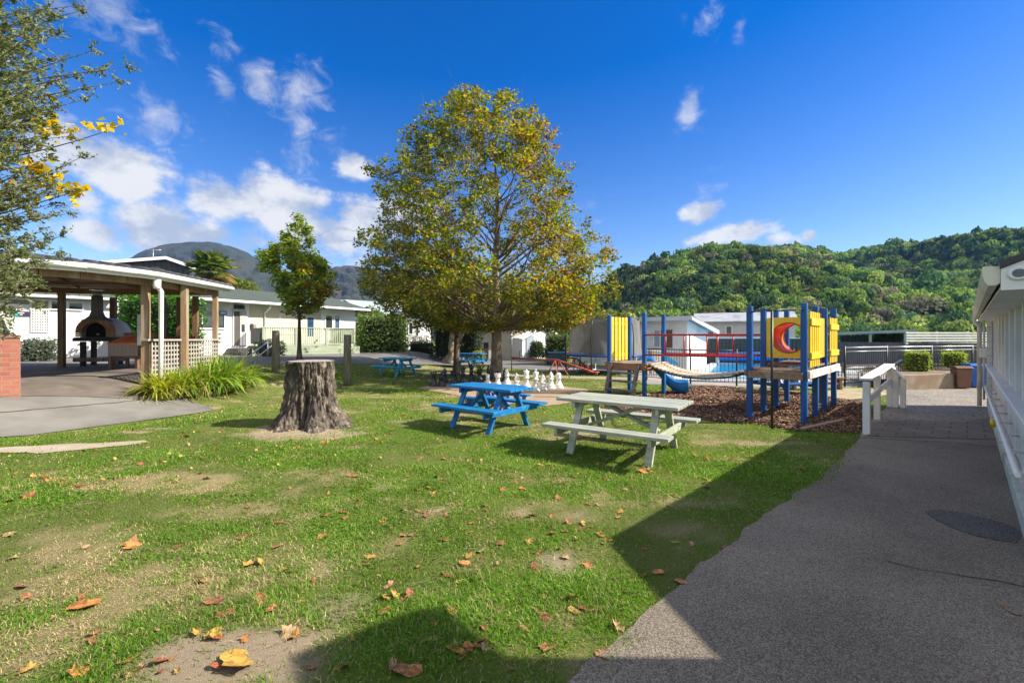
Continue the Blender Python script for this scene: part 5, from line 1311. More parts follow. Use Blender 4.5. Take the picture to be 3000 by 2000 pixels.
rect(cb, 639, 911, 662, 922, pm('sign_blue', (.03, .16, .5), (.03, .14, .45), 4, .4), 'sign_panel', .07, .02)
rect(cb, 643, 914, 658, 919, M['white'], 'sign_lettering', .091, .004)
rect(cb, 685, 893, 715, 905, M['black'], 'door_sign', .03, .03)
dr = rect(cb, 681, 909, 723, 1013, M['white'], 'door_frame', .0, .06)
rect(cb, 684, 912, 700, 1012, pm('dark_doorway', (.06, .055, .05), (.08, .07, .06), 3, .6), 'open_doorway', .061, .006)
d2 = rect(cb, 700.5, 912, 720, 1012, pm('grey_door', (.45, .45, .46), (.4, .4, .41), 3, .5), 'door', .061, .03)
rect(cb, 704, 914, 715, 945, pm('door_notice', (.55, .5, .36), (.42, .37, .26), 14, .6), 'notice', .092, .005); rect(cb, 705, 950, 714, 972, M['black'], 'door_glass', .092, .005)
s, _ = wall_hit(cb, 700); b = MB(); b.box((s, -.55, .93), (1.3, 1.0, .18)); b.box((s, -.85, .76), (1.6, 1.5, .17)); b.build('step', CONC, cb, bevel=.01)
s, _ = wall_hit(cb, 773); MB().tube([(s, -.6, ze - .05), (s, -.55, ze - .25), (s, -.07, ze - .5), (s, -.07, .5)], .05, 10).build('downpipe', M['gutter'], cb)
rect(cb, 731, 900, 940, 1012, M['beige'], 'porch_wall', .0, .02); rect(cb, 733, 948, 738, 965, M['black'], 'wall_lamp', .0, .12); rect(cb, 741, 950, 750, 975, pm('notice_board', (.18, .12, .08), (.3, .24, .16), 20, .7), 'notice_board', .021, .04)  # porch_wall: flat beige panel painted for the shaded porch
for yy_ in (976, 988, 1000): rect(cb, 641, yy_, 646, yy_ + 4, M['black'], 'vent', .0, .03)
window(cb, 820, 922, 880, 975); window(cb, 953, 924, 972, 962); window(cb, 980, 924, 993, 960, gm=M['blueglass'])
rect(cb, 900, 930, 918, 985, M['blueglass'], 'glass_door', .0, .03)
rect(cb, 904, 944, 912, 948, M['black'], 'house_number', .04, .02); rect(cb, 906, 912, 911, 920, M['black'], 'wall_lamp', .0, .12)
# deck in front of the cabin
def deck():
    zd = 1.14
    p, q_ = at(768, 985, 22.9), at(1040, 985, 25.9)
    t, Ld = frame('timber_deck', (p.x, p.y), (q_.x, q_.y), 'pale green timber deck with slatted balustrade in front of the white cabin', 'deck')
    MB().box((Ld / 2, 2.2, zd - .03), (Ld + .1, 4.5, .06)).build('deck_floor', M['palegreen'], t)
    sk = MB()
    for i in range(5): sk.box((Ld / 2 - .1, -.03 - .004 * (i % 2), zd - .12 - i * .135), (Ld + .7, .03, .125))
    sk.build('skirt', M['palegreen'], t)
    sk = MB()
    for i in range(5): sk.box((Ld + .26, 2.2, zd - .12 - i * .135), (.03, 4.4, .125))
    sk.build('skirt', M['palegreen'], t)
    MB().box((Ld / 2, 0, zd + .96), (Ld + .06, .12, .05)).build('handrail', M['palegreen'], t, bevel=.006)
    MB().box((Ld / 2, 0, zd + .09), (Ld, .05, .07)).build('bottom_rail', M['palegreen'], t)
    for s in np.linspace(0.05, Ld - .05, 4): MB().box((s, .0, zd + .45), (.11, .11, 1.02)).build('post', M['palegreen'], t, bevel=.005)
    b = MB()
    for s in np.arange(.16, Ld - .1, .105): b.box((s, -.001, zd + .52), (.042, .03, .86))
    b.build('slat_panel', M['palegreen'], t)
    MB().box((Ld, 2.2, zd + .96), (.12, 4.3, .048)).build('handrail', M['palegreen'], t)
    b = MB()
    for s in np.arange(.2, 4.2, .105): b.box((Ld - .001, s, zd + .52), (.03, .042, .86))
    b.build('slat_panel', M['palegreen'], t)
    b = MB()
    for s in np.arange(.1, 3.0, .105): b.box((.0, s, zd + .52), (.03, .042, .86))
    b.build('slat_panel', M['darkclad'], t)
deck()
# sloping grey handrail by the cabin steps
a_, b2 = at(727, 1046, 20.0), at(790, 996, 21.6)
hrl = thing('ramp_handrail', (a_.x, a_.y, .66), 'sloping grey metal handrail beside the flax, before the office cabin', 'handrail')
for o_ in (0, .35): MB().tube([a_ + Vector((o_, .4 * o_, 0)), b2 + Vector((o_, .4 * o_, 0))], .035, 8).build('sloping_rail', M['steel'], hrl, world=True)
for t_ in (.15, .9): p = a_.lerp(b2, t_); MB().tube([p, Vector((p.x, p.y, .6))], .025, 8).build('post', M['steel'], hrl, world=True)

# white block with high windows, behind the shelter
wb, Lw = frame('white_block', (-24.6, 17.6), (-19.75, 22.9), 'white block with high windows and a lattice screen behind the shelter')
body(wb, Lw, 5.0, .3, 3.45, M['render'])
b = MB(); b.prism([(-1, -.45, 3.45), (-1, 2.6, 4.7), (-1, 5.5, 3.45), (-1, 5.5, 3.53), (-1, 2.6, 4.78), (-1, -.45, 3.53)], (Lw + .8, 0, 0)); b.build('roof', M['roofgreen'], wb)
MB().box((Lw / 2 - .1, -.5, 3.47), (Lw + .8, .1, .12)).build('gutter', M['gutter'], wb, bevel=.02)
khaki = pm('khaki_blind', (.26, .24, .17), (.22, .2, .14), 3, .7)
window(wb, 15, 878, 86, 891, gm=khaki); window(wb, 93, 880, 142, 904, gm=khaki); window(wb, 151, 884, 194, 905); window(wb, 203, 888, 241, 906)
rect(wb, 92, 907, 143, 971, pm('screen_shade', (.40, .40, .39), (.36, .36, .35), 3, .8), 'screen_shadow', .0, .02)  # grey panel painted as the shadow behind the lattice
lt = MB(); s0, zt_ = wall_hit(wb, 92, 907); s1, zb = wall_hit(wb, 143, 971)
for s in np.linspace(s0, s1, 8): lt.box((s, -.06, (zt_ + zb) / 2), (.035, .015, zt_ - zb))
for z in np.linspace(zb, zt_, 9): lt.box(((s0 + s1) / 2, -.075, z), (s1 - s0, .014, .035))
lt.build('lattice_screen', M['white'], wb)
sg = rect(wb, 32, 912, 89, 926, pm('sign_plum', (.045, .03, .06), (.04, .028, .055), 4, .4), 'sign_panel', .02, .03)
rect(wb, 43, 912.5, 53, 925.5, pm('sign_teal', (.01, .33, .33), (.01, .3, .3), 4, .4), 'sign_emblem', .051, .004, par=sg); rect(wb, 53.5, 915.5, 71, 918, M['white'], 'sign_lettering', .051, .004, par=sg); rect(wb, 58, 921, 66, 923, M['white'], 'sign_lettering', .051, .004, par=sg)

# dark gabled building beyond
gbld, Lg = frame('gabled_building', (at(264, 985, 33).x, 33), (at(572, 985, 35.5).x, 35.5), 'dark clad building with a white edged low gable, behind the shelter roof')
zl = 1.65 + 213 / F * 33; zr = 1.65 + 200 / F * 35.5; sp_, zp = wall_hit(gbld, 490, 755)
b = MB(); b.prism([(.2, 0, .3), (Lg - .2, 0, .3), (Lg - .2, 0, zr - .15), (sp_, 0, zp - .15), (.2, 0, zl - .15)], (0, 7, 0)); b.build('wall', M['darkclad'], gbld)
for (p, q_) in (((-.1, zl), (sp_, zp)), ((sp_, zp), (Lg + .1, zr))):
    MB().beam((p[0], -.3, p[1] - .05), (q_[0], -.3, q_[1] - .05), .1, .22).build('bargeboard', M['gutter'], gbld)
    b = MB(); b.prism([(p[0], -.25, p[1]), (q_[0], -.25, q_[1]), (q_[0], -.25, q_[1] + .05), (p[0], -.25, p[1] + .05)], (0, 7.5, 0)); b.build('roof', M['rooftile'], gbld)
s, _ = wall_hit(gbld, 436); an_ = MB(); an_.tube([(s, 1, zp - .5), (s, 1, zp + .75)], .03, 6); an_.tube([(s - .5, 1, zp + .65), (s + .5, 1, zp + .72)], .02, 5)
for k_ in range(5): an_.tube([(s - .4 + k_ * .2, .7, zp + .67), (s - .4 + k_ * .2, 1.3, zp + .67)], .014, 5)
an_.build('aerial', M['steel'], gbld)

# beige house behind the plane tree with its white gable
hh, Lh = frame('beige_house', (at(1408, 985, 31).x, 31), (at(1532, 985, 31.6).x, 31.6), 'low beige house with tiled roof behind the plane trunk', 'house')
body(hh, Lh, 5, -.1, 2.35, M['beige'])
b = MB(); b.prism([(-.3, -.5, 2.2), (-.3, 2.6, 3.35), (-.3, 2.6, 3.45), (-.3, -.5, 2.3)], (Lh + .4, 0, 0)); b.build('roof', stripes('brown_tiles', (.20, .15, .11), (.1, .07, .05), 0, .25, .1, .02, .8, (.26, .2, .15)), hh)
MB().box((Lh / 2, -.52, 2.24), (Lh + .3, .08, .1)).build('gutter', M['cream'], hh)
window(hh, 1504, 1004, 1519, 1027, fm=M['cream']); rect(hh, 1417, 1003, 1431, 1053, M['darkwood'], 'door', .0, .05)
wgb, Lg2 = frame('white_gabled_house', (at(1530, 985, 30.6).x, 30.6), (at(1632, 985, 33).x, 33), 'bright white gable end behind the round clipped bush', 'house')
zt_ = 1.65 + 22 * 31.5 / F
sm, zp = wall_hit(wgb, 1588, 957); _, zl = wall_hit(wgb, 1530, 990); _, zr = wall_hit(wgb, 1632, 985)
b = MB(); b.prism([(0, 0, -.1), (Lg2, 0, -.1), (Lg2, 0, zr), (sm, 0, zp), (0, 0, zl)], (0, 4, 0)); b.build('wall', M['render'], wgb)
for (p, q_) in (((-.25, zl - .1), (sm, zp + .06)), ((sm, zp + .06), (Lg2 + .25, zr - .05))): MB().beam((p[0], -.12, p[1]), (q_[0], -.12, q_[1]), .3, .1).build('bargeboard', M['gutter'], wgb)
s0, _ = wall_hit(wgb, 1543); MB().box((s0 + .3, -.03, .85), (.75, .06, 1.7)).build('door', pm('grey_blue_door', (.3, .35, .42), None, 3, .5), wgb)

# lamp post by the beige house
p = G(1428, 1054); lp = thing('street_lamp', p, 'black lantern lamp post in front of the beige house door', 'lamp post')
MB().lathe([(.06, 0), (.05, .3), (.035, .5), (.03, 1.75)], n=10).build('pole', M['black'], lp)
MB().lathe([(.06, 1.75), (.13, 2.05), (.13, 2.08)], n=6).build('lantern', M['white'], lp); MB().lathe([(.16, 2.085), (.05, 2.2), (.01, 2.25)], n=6).build('lantern_cap', M['black'], lp)

# white cottage with the bicycle rack seen past the big hedge
wc, Lc2 = frame('white_cottage', (at(1180, 985, 34).x, 34), (at(1262, 985, 35).x, 35), 'white cottage corner glimpsed between the two hedges', 'house')
body(wc, Lc2, 4, .3, 3.6, M['render']); window(wc, 1198, 945, 1208, 978); rect(wc, 1221, 955, 1225, 985, M['black'], 'drainpipe', 0, .06)
b = MB(); b.prism([(-.4, -.5, 3.4), (-.4, 2, 4.4), (-.4, 2, 4.5), (-.4, -.5, 3.5)], (Lc2 + .8, 0, 0)); b.build('roof', M['rooffar'], wc)
rk, Lr = frame('white_picket_fence', (at(1188, 985, 31.5).x, 31.5), (at(1252, 985, 31.8).x, 31.8), 'white picket fence in front of the cottage corner', 'fence')
b = MB()
for s in np.arange(0, Lr, .16): b.box((s, 0, 1.2), (.07, .03, 1.0))
b.build('picket_panel', M['white'], rk); 
for z in (1.0, 1.55): MB().box((Lr / 2, .03, z), (Lr, .03, .08)).build('rail', M['white'], rk)
for i, (px, a) in enumerate(((1200, .5), (1218, .3), (1236, .7))):
    q_ = at(px, 1000, 30.7); bi = thing('bicycle', (q_.x, 30.7, .66), ['dark bicycle by the cottage window, nearest the big hedge', 'dark bicycle standing between two other bicycles at the picket fence', 'dark bicycle at the end of the picket fence by the shaded hedge'][i], 'bicycle', 'bicycles leaning at the white picket fence', rz=a)
    for sx in (-.5, .5):
        w = MB(); w.tube([(sx + .33 * math.cos(k_), 0, .34 + .33 * math.sin(k_)) for k_ in np.linspace(0, 6.283, 19)], .03, 5, caps=False); w.build('wheel', M['black'], bi)
    f_ = MB()
    for P_ in (((-.5, 0, .34), (-.15, 0, .75)), ((-.15, 0, .78), (.38, 0, .78)), ((0, 0, .34), (.38, 0, .78)), ((.5, 0, .34), (.36, 0, .95)), ((-.5, 0, .34), (0, 0, .34)), ((0, 0, .34), (-.18, 0, .9))): f_.tube(P_, .028, 5)
    f_.build('frame', M['black'], bi); MB().box((-.2, 0, .92), (.26, .12, .06)).build('saddle', M['black'], bi); MB().tube([(.34, -.28, 1.0), (.34, .28, 1.0)], .025, 5).build('handlebar', M['black'], bi)

# pale roofs farther off
for (px0, px1, y0, y1, d, lb) in ((1015, 1125, 880, 905, 60, 'pale green far roof seen just above the big hedge, beside the cabin eave'), (1085, 1250, 884, 925, 52, 'pale far roof partly behind the plane tree foliage')):
    p, q_ = at(px0, y1, d), at(px1, y1, d + 6)
    t, Lf = frame('far_house', (p.x, p.y), (q_.x, q_.y), lb, 'house', 'far houses')
    zt_, zb = at(px0, y0, d).z, at(px0, y1, d).z
    body(t, Lf, 8, 0, zb, M['greywall'])
    MB().prism([(-.5, -.6, zb), (-.5, 5, zt_ + .4), (-.5, 8.6, zb), (-.5, 8.6, zb + .08), (-.5, 5, zt_ + .5), (-.5, -.6, zb + .08)], (Lf + 1, 0, 0)).build('roof', M['rooffar'], t)
    for k_ in (.3, .7): w = MB().box((Lf * k_, -.02, zb - 1.4), (1.2, .06, 1)).build('window', M['glass'], t)

# white block behind the play frame: long shaded wall and a bright lean-to end
K = Vector((8.46, 22.0))
wl, Lb = frame('pool_house', (3.6, 27.2), K, 'white pool house with shaded long wall and bright lean-to end behind the red rails')
b = MB(); b.prism([(0, 0, -.05), (0, 2.15, -.05), (0, 2.15, 1.95), (0, 0, 2.45)], (Lb, 0, 0)); b.build('wall', M['white'], wl)
b = MB(); b.prism([(-.3, -.35, 2.56), (-.3, 2.6, 1.88), (-.3, 2.6, 1.93), (-.3, -.35, 2.62)], (Lb + .75, 0, 0)); b.build('roof', M['roofgrey'], wl)
MB().box((Lb / 2 + .05, -.37, 2.52), (Lb + .74, .05, .2)).build('fascia', pm('pale_fascia', (.62, .66, .7), (.58, .62, .66), 3, .5), wl)
MB().beam((Lb + .42, -.37, 2.53), (Lb + .42, 2.62, 1.86), .06, .18).build('bargeboard', M['gutter'], wl)
w = window(wl, 1917, 968, 1934, 1015, gm=pm('pale_curtain', (.35, .42, .5), (.28, .34, .4), 20, .5)); rect(wl, 1935, 966, 1970, 1018, pm('brown_door', (.14, .085, .06), (.11, .065, .045), 4, .6), 'door', .0, .05)
# grey house behind it
gh_, Lgh = frame('grey_house', (at(2035, 985, 36).x, 36), (at(2330, 985, 33).x, 33), 'long low grey house with white framed windows behind the pool', 'house')
body(gh_, Lgh, 6, -.1, 2.75, M['greywall'])
b = MB(); b.prism([(-.2, -.4, 2.72), (-.2, 2.6, 3.5), (-.2, 6.4, 2.7), (-.2, 6.4, 2.78), (-.2, 2.6, 3.58), (-.2, -.4, 2.8)], (Lgh + .4, 0, 0)); b.build('roof', pm('weathered_grey_roof', (.36, .37, .39), (.29, .30, .32), 2, .6, c3=(.22, .22, .23), s3=1.2), gh_)
window(gh_, 2074, 956, 2090, 985); window(gh_, 2128, 956, 2143, 980); window(gh_, 2250, 956, 2275, 985)

# ------------------------------------------------------------------ fences
def fence_run(name, p, q_, z1, z0_, m, label, cap=None, grp=None, th=.04):
    t, Lf = frame(name, p, q_, label, 'fence', grp)
    MB().box((Lf / 2, 0, (z0_ + z1) / 2), (Lf, th, z1 - z0_)).build('panel', m, t)
    for s in np.arange(0, Lf + .1, 2.4): MB().box((min(s, Lf), .08, (z0_ + z1) / 2), (.1, .1, z1 - z0_ + .03)).build('post', m, t)
    if cap: MB().box((Lf / 2, 0, z1 + .025), (Lf, .12, .05)).build('cap_rail', cap, t)
    return t
fence_run('green_fence', (10.6, 27.6), (17.2, 26.2), 1.52, -.05, M['greenfence'], 'dark green corrugated iron fence beyond the pool', cap=M['white'])
fence_run('board_fence', (17.0, 26.0), (20.4, 19.8), 1.35, -.05, M['darkfence'], 'dark board fence behind the sun loungers and the first clipped cube')
fence_run('board_fence', (19.4, 20.6), (27.5, 19.2), 1.15, -.05, M['darkfence'], 'dark board fence under the white slatted screen, behind the wheelie bins')
# white slatted screen
t, Ls_ = frame('slatted_screen', (at(2655, 985, 22).x, 22), (at(2925, 985, 22.6).x, 22.6), 'white horizontal slat screen above the board fence', 'screen')
for k_, yy_ in enumerate((975, 982.5, 990, 998, 1006)):
    z = H + (HZ - yy_) / F * 22.1; MB().box((Ls_ / 2, 0, z), (Ls_, .03, .078)).build('slat', M['white'], t)
for s in np.linspace(.05, Ls_ - .05, 4): MB().box((s, .05, .95), (.08, .06, 1.9)).build('post', M['palegreen'], t)
# carport
t, Lcp = frame('carport', (at(2440, 985, 25).x, 25), (at(2660, 985, 23).x, 23), 'low green carport roof on thin posts beyond the sun loungers', 'carport')
b = MB(); b.prism([(-.4, -.2, 1.72), (Lcp + .3, -.2, 1.86), (Lcp + .3, -.2, 2.0), (-.4, -.2, 1.84)], (0, 5, 0)); b.build('roof', pm('green_grey_roof', (.30, .37, .35), (.26, .32, .3), 3, .6), t)
for s in (.0, Lcp * .52, Lcp - .1): MB().box((s, .0, .9), (.12, .12, 1.75)).build('post', M['palegreen'], t)
MB().box((Lcp / 2, 4.7, .8), (Lcp, .05, 1.8)).build('back_wall', M['greenfence'], t)

# pool fence: dark bar panels between posts
def bar_fence(pts, ztop, label, m, light=False):
    p0 = pts[0]; t = thing('pool_fence', (p0[0], p0[1], 0), label, 'fence', 'pool fences')
    for i in range(len(pts) - 1):
        p, q_ = Vector((*pts[i], 0)), Vector((*pts[i + 1], 0)); L_ = (q_ - p).length; d_ = (q_ - p) / L_
        z = lambda s: Vector((0, 0, s))
        MB().tube([p + z(-.02), p + z(ztop + .05)], .028, 8).build('post', M['black'], t, world=True)
        b = MB(); b.tube([p + z(ztop), q_ + z(ztop)], .02 if not light else .026, 6); b.build('top_rail', m, t, world=True)
        b = MB(); b.tube([p + z(ztop - .13), q_ + z(ztop - .13)], .014, 6); b.build('mid_rail', m if light else M['black'], t, world=True); MB().tube([p + z(.12), q_ + z(.12)], .014, 6).build('bottom_rail', M['black'], t, world=True)
        b = MB(); k = int(L_ / .11)
        for j in range(1, k):
            c = p + d_ * (L_ * j / k); b.beam(c + z(.12), c + z(ztop - .0), .012, .012)
        b.build('bar_panel', M['black'] if not light else pm('grey_bar', (.12, .12, .115), (.1, .1, .1), 5, .5), t, world=True)
    p = Vector((*pts[-1], 0)); MB().tube([p + Vector((0, 0, -.02)), p + Vector((0, 0, ztop + .05))], .028, 8).build('post', M['black'], t, world=True)
g_ = lambda px, py: tuple(G(px, py)[:2])
bar_fence([g_(1895, 1112), g_(2023, 1125), g_(2158, 1131), g_(2325, 1133), g_(2475, 1133)], 1.18, 'black bar pool fence behind the plank bridge', M['black'])
pts2 = [g_(2475, 1133), (13.1, 15.9), (15.3, 16.6), (17.6, 17.4), (20.0, 18.2)]
bar_fence(pts2, 1.28, 'pool fence with two pale top rails behind the white handrail', M['steel'], light=True)

# ------------------------------------------------------------------ pool
pool = [Vector((at(2092, 985, 27).x, 27)), Vector((at(2600, 985, 27).x, 26.5)), Vector((at(2560, 985, 20).x, 19.4)), Vector((at(2035, 985, 20).x, 19.4))]
pw_, nt, b_ = newmat('pool_water'); L = nt.links.new
b_.inputs['Base Color'].default_value = (.01, .30, .62, 1); b_.inputs['Roughness'].default_value = .06
no = N(nt, 'ShaderNodeTexNoise'); no.inputs['Scale'].default_value = 2.5; no.inputs['Detail'].default_value = 3; tc = N(nt, 'ShaderNodeTexCoord'); L(tc.outputs['Object'], no.inputs['Vector'])
bp = N(nt, 'ShaderNodeBump'); bp.inputs['Distance'].default_value = .03; L(no.outputs['Fac'], bp.inputs['Height']); L(bp.outputs['Normal'], b_.inputs['Normal'])
struct(sheet('pool_water', pool, pw_, .02, 2.0), 'bright blue swimming pool water behind the play frame', 'water')
cop = thing('pool_coping', (pool[0].x, pool[0].y, 0), 'pale kerb round the blue swimming pool', 'kerb'); 
for i in range(4):
    p, q_ = pool[i].to_3d(), pool[(i + 1) % 4].to_3d(); d_ = (q_ - p).normalized()
    MB().beam(p + Vector((0, 0, .04)), q_ + Vector((0, 0, .04)), .38, .08).build('kerb_side', pm('pool_coping', (.5, .55, .58), (.42, .47, .5), 4, .7), cop, world=True)
pc0, pc1 = Vector((at(2100, 985, 26.4).x, 26.3, .5)), Vector((at(2480, 985, 26.4).x, 25.9, .5))
pr = thing('pool_cover_roller', (pc0.x, pc0.y, 0), 'bright blue rolled pool cover on a stand at the far pool end', 'pool cover')
MB().tube([pc0, pc1], .26, 14).build('cover_roll', M['poolcover'], pr, world=True)
for p in (pc0, pc1): MB().beam(p - Vector((0, 0, .5)), p, .08, .3).build('stand', M['white'], pr, world=True)
kid = [Vector(p) for p in gp([(1990, 1107.5), (2360, 1109), (2362, 1122), (1975, 1118)])]
kp = thing('paddling_pool', (kid[0].x, kid[0].y, 0), 'long shallow blue paddling pool nearer than the swimming pool', 'paddling pool')
o = sheet('water', kid, pm('paddling_water', (.03, .20, .36), (.03, .17, .31), 2, .15), .03, 1.5); o.data.transform(Matrix.Translation(-Vector((kid[0].x, kid[0].y, 0)))); o.parent = kp
for i in range(4):
    p, q_ = kid[i].to_3d(), kid[(i + 1) % 4].to_3d(); MB().beam(p + Vector((0, 0, .05)), q_ + Vector((0, 0, .05)), .2, .1).build('rim', M['white'], kp, world=True)
# striped playhouse roof / blue slide bits beyond the bridge
p = at(1910, 1062, 19.5)
ph = thing('toy_slide', (p.x, 19.5, 0), 'small toy slide with striped tower and light blue chute beyond the plank bridge', 'toy slide')
MB().box((.15, 0, .55), (.42, .3, 1.0)).build('tower', stripes('striped_panel', (.7, .68, .62), (.5, .22, .16), 0, .12, .25, .002, .6, (.72, .7, .65)), ph)
for s_ in (-1, 1): MB().prism([(.15 + s_ * .25, -.12, .95), (.15 + s_ * .95, -.12, .5), (.15 + s_ * .95, -.12, .42), (.15 + s_ * .25, -.12, .6)], (0, .25, 0)).build('chute', pm('light_blue_plastic', (.05, .33, .62), None, 3, .4), ph)

# ------------------------------------------------------------------ retaining wall, cube hedges' bed, bins
w0, w1, w2 = G(2415, 1150), G(2640, 1143), G(2792, 1138)
rw = thing('retaining_wall', w1, 'low rough concrete retaining wall beyond the white handrail', 'wall')
def wallseg(p, q_, z): 
    d_ = (q_ - p); d_.z = 0; n_ = Vector((-d_.y, d_.x, 0)).normalized()
    MB().prism([p - Vector((0, 0, .05)), q_ - Vector((0, 0, .05)), q_ + n_ * .18 - Vector((0, 0, .05)), p + n_ * .18 - Vector((0, 0, .05))], (0, 0, z + .05)).build('wall_section', M['concrete_wall'], rw, world=True, bevel=.01)
wallseg(w1, w2, .46); wallseg(w2, Vector((16.6, 15.6, 0)), .46)
bed = [w1[:2], w2[:2], (16.6, 15.6), (19, 18.5), (13.5, 17.2), (11.6, 15.4)]
struct(sheet('garden_bed', [Vector(p) for p in bed], pm('bed_soil', (.16, .11, .07), (.1, .07, .045), 8, .95, .01, 30, c3=(.26, .19, .12), s3=3), .44, .5, flat=0.0), 'raised soil bed behind the concrete retaining wall', 'garden bed')
bank = gp([(2395, 1162), (2420, 1146), (2480, 1138), (2600, 1138), (2642, 1146), (2560, 1168), (2480, 1172)])
struct(sheet('earth_bank', [Vector(p) for p in bank], pm('bank_soil', (.36, .28, .17), (.26, .2, .12), 5, .95, .006, 30, c3=(.2, .2, .08), s3=2), .02, .4), 'dry earth bank between bark bed and pool fence', 'ground')
rails = thing('garden_edging', (12.6, 15.3, .44), 'low grey log edging behind the retaining wall, under the clipped cubes', 'edging')
for k_ in range(2): MB().beam(Vector((11.7, 16.0, .50 + .12 * k_)), Vector((16.9, 17.1, .50 + .12 * k_)), .05, .07).build('rail', M['greywood'], rails, world=True)
for s in (0, .33, .66, 1): p = Vector((11.7, 16.05, .4)).lerp(Vector((16.9, 17.15, .4)), s); MB().box(p + Vector((0, 0, .13)), (.09, .07, .36)).build('post', M['greywood'], rails, world=True)
def wheelie(px, py, d, w, hgt, m, label, rz):
    p = at(px, 985, d); t = thing('wheelie_bin', (p.x, d, 0), label, 'bin', 'wheelie bins by the wall', rz)
    b = MB(); vs = [(-w * .42, -w * .42, .03), (w * .42, -w * .42, .03), (w * .42, w * .42, .03), (-w * .42, w * .42, .03), (-w / 2, -w * .52, hgt * .9), (w / 2, -w * .52, hgt * .9), (w / 2, w * .52, hgt * .9), (-w / 2, w * .52, hgt * .9)]
    b.add(vs, [(3, 2, 1, 0), (4, 5, 6, 7), (0, 1, 5, 4), (1, 2, 6, 5), (2, 3, 7, 6), (3, 0, 4, 7)]); b.build('body', m, t, bevel=.02, seg=2)
    l = MB(); l.prism([(-w * .54, -w * .58, hgt * .9 + .004), (-w * .54, w * .55, hgt * .9 + .004), (-w * .54, w * .55, hgt), (-w * .54, -.1, hgt + .02), (-w * .54, -w * .58, hgt * .945)], (w * 1.08, 0, 0)); l.build('lid', m, t, bevel=.015, seg=2)
    for s in (-1, 1): w_ = MB(); w_.tube([(s * w * .36, w * .42, .1), (s * w * .46, w * .42, .1)], .1, 14); w_.build('wheel', M['black'], t)
    return t
wheelie(2816, 1138, 14.4, .40, .70, M['brownbin'], 'brown wheelie bin beside the retaining wall', -.35)
wheelie(2858, 1136, 14.7, .44, .76, M['bluebin'], 'blue wheelie bin behind the brown one, by the white downpipe', -.3)
p = G(1625, 1056); t = wheelie(1628, 1056, 26.5, 1.0, .75, M['tealbin'], 'dark teal waste skip in front of the far hedge', .1); t['group'] = ''; del t['group']

# sun loungers
for i, (px, d, rz, lb) in enumerate(((2475, 18.4, 2.9, 'white plastic sun lounger farthest along the row, by the tall blue posts'), (2530, 17.3, 2.7, 'white plastic sun lounger lying flat behind the pool fence post'), (2575, 16.6, 2.5, 'white sun lounger with raised dark back just above the white handrail'), (2635, 16.9, 2.4, 'white sun lounger whose raised back shows past the top of the handrail arch'))):
    p = at(px, 985, d); t = thing('sun_lounger', (p.x, d, 0), lb, 'sun lounger', 'sun loungers by the pool', rz)
    b = MB()
    for k_ in range(9): b.box((.05 + k_ * .13, 0, .32), (.1, .6, .03))
    b.build('seat', M['white'], t, bevel=.01)
    rise = .5 if i >= 2 else .12
    b = MB(); b.prism([(-.02, -.3, .33), (-.62, -.3, .33 + rise), (-.64, -.3, .31 + rise), (-.02, -.3, .29)], (0, .6, 0)); b.build('backrest', M['white'] if i < 2 else M['steel'], t, bevel=.01)
    for sx in (.1, 1.1):
        for sy in (-.28, .28): MB().tube([(sx, sy, 0), (sx, sy, .32)], .025, 6).build('leg', M['white'], t)
    MB().tube([(.0, -.33, .34), (.1, -.34, .52), (.55, -.34, .52), (.65, -.33, .34)], .02, 6).build('armrest', M['white'], t)
# log seat bench beyond the tower
t = thing('log_bench', (at(2390, 985, 14).x, 14.0, 0), 'low brown slatted bench behind the tall blue tower posts', 'bench')
for z, y_ in ((.38, 0), (.2, .05)): MB().box((0, y_, z), (1.6, .26, .06)).build('plank', M['timberlight'], t, bevel=.01)
for s in (-.7, .7): MB().box((s, .02, .17), (.08, .26, .34)).build('leg', M['timber'], t)
# ------------------------------------------------------------------ foliage helpers
def leaf_quads(c, size, r, up=0.25, aspect=.62, fold=.25, droop=None):
    """diamond leaves, two triangles folded on the midrib. c (n,3), size (n,)"""
    n = len(c)
    d = r.normal(size=(n, 3)); d[:, 2] *= .6
    if droop is not None: d = d * .8 + droop
    d /= np.linalg.norm(d, axis=1)[:, None]
    nn = r.normal(size=(n, 3)) * .75 + np.array([0, 0, up * 3]); s = np.cross(d, nn); s /= (np.linalg.norm(s, axis=1)[:, None] + 1e-9)
    u = np.cross(s, d)
    a = c - d * size[:, None] * .5; b = c + d * size[:, None] * .5
    l = c + s * size[:, None] * aspect * .5 + u * size[:, None] * fold * .5; q = c - s * size[:, None] * aspect * .5 + u * size[:, None] * fold * .5
    V = np.stack([a, l, b, q], 1).reshape(-1, 3); k = np.arange(n) * 4
    return V, np.concatenate([np.c_[k, k + 1, k + 2], np.c_[k, k + 2, k + 3]])

def palette(r, n, cols, w, var=.22):
    c = np.array(cols)[r.choice(len(cols), n, p=np.array(w) / np.sum(w))]
    return c * r.uniform(1 - var, 1 + var, (n, 1))

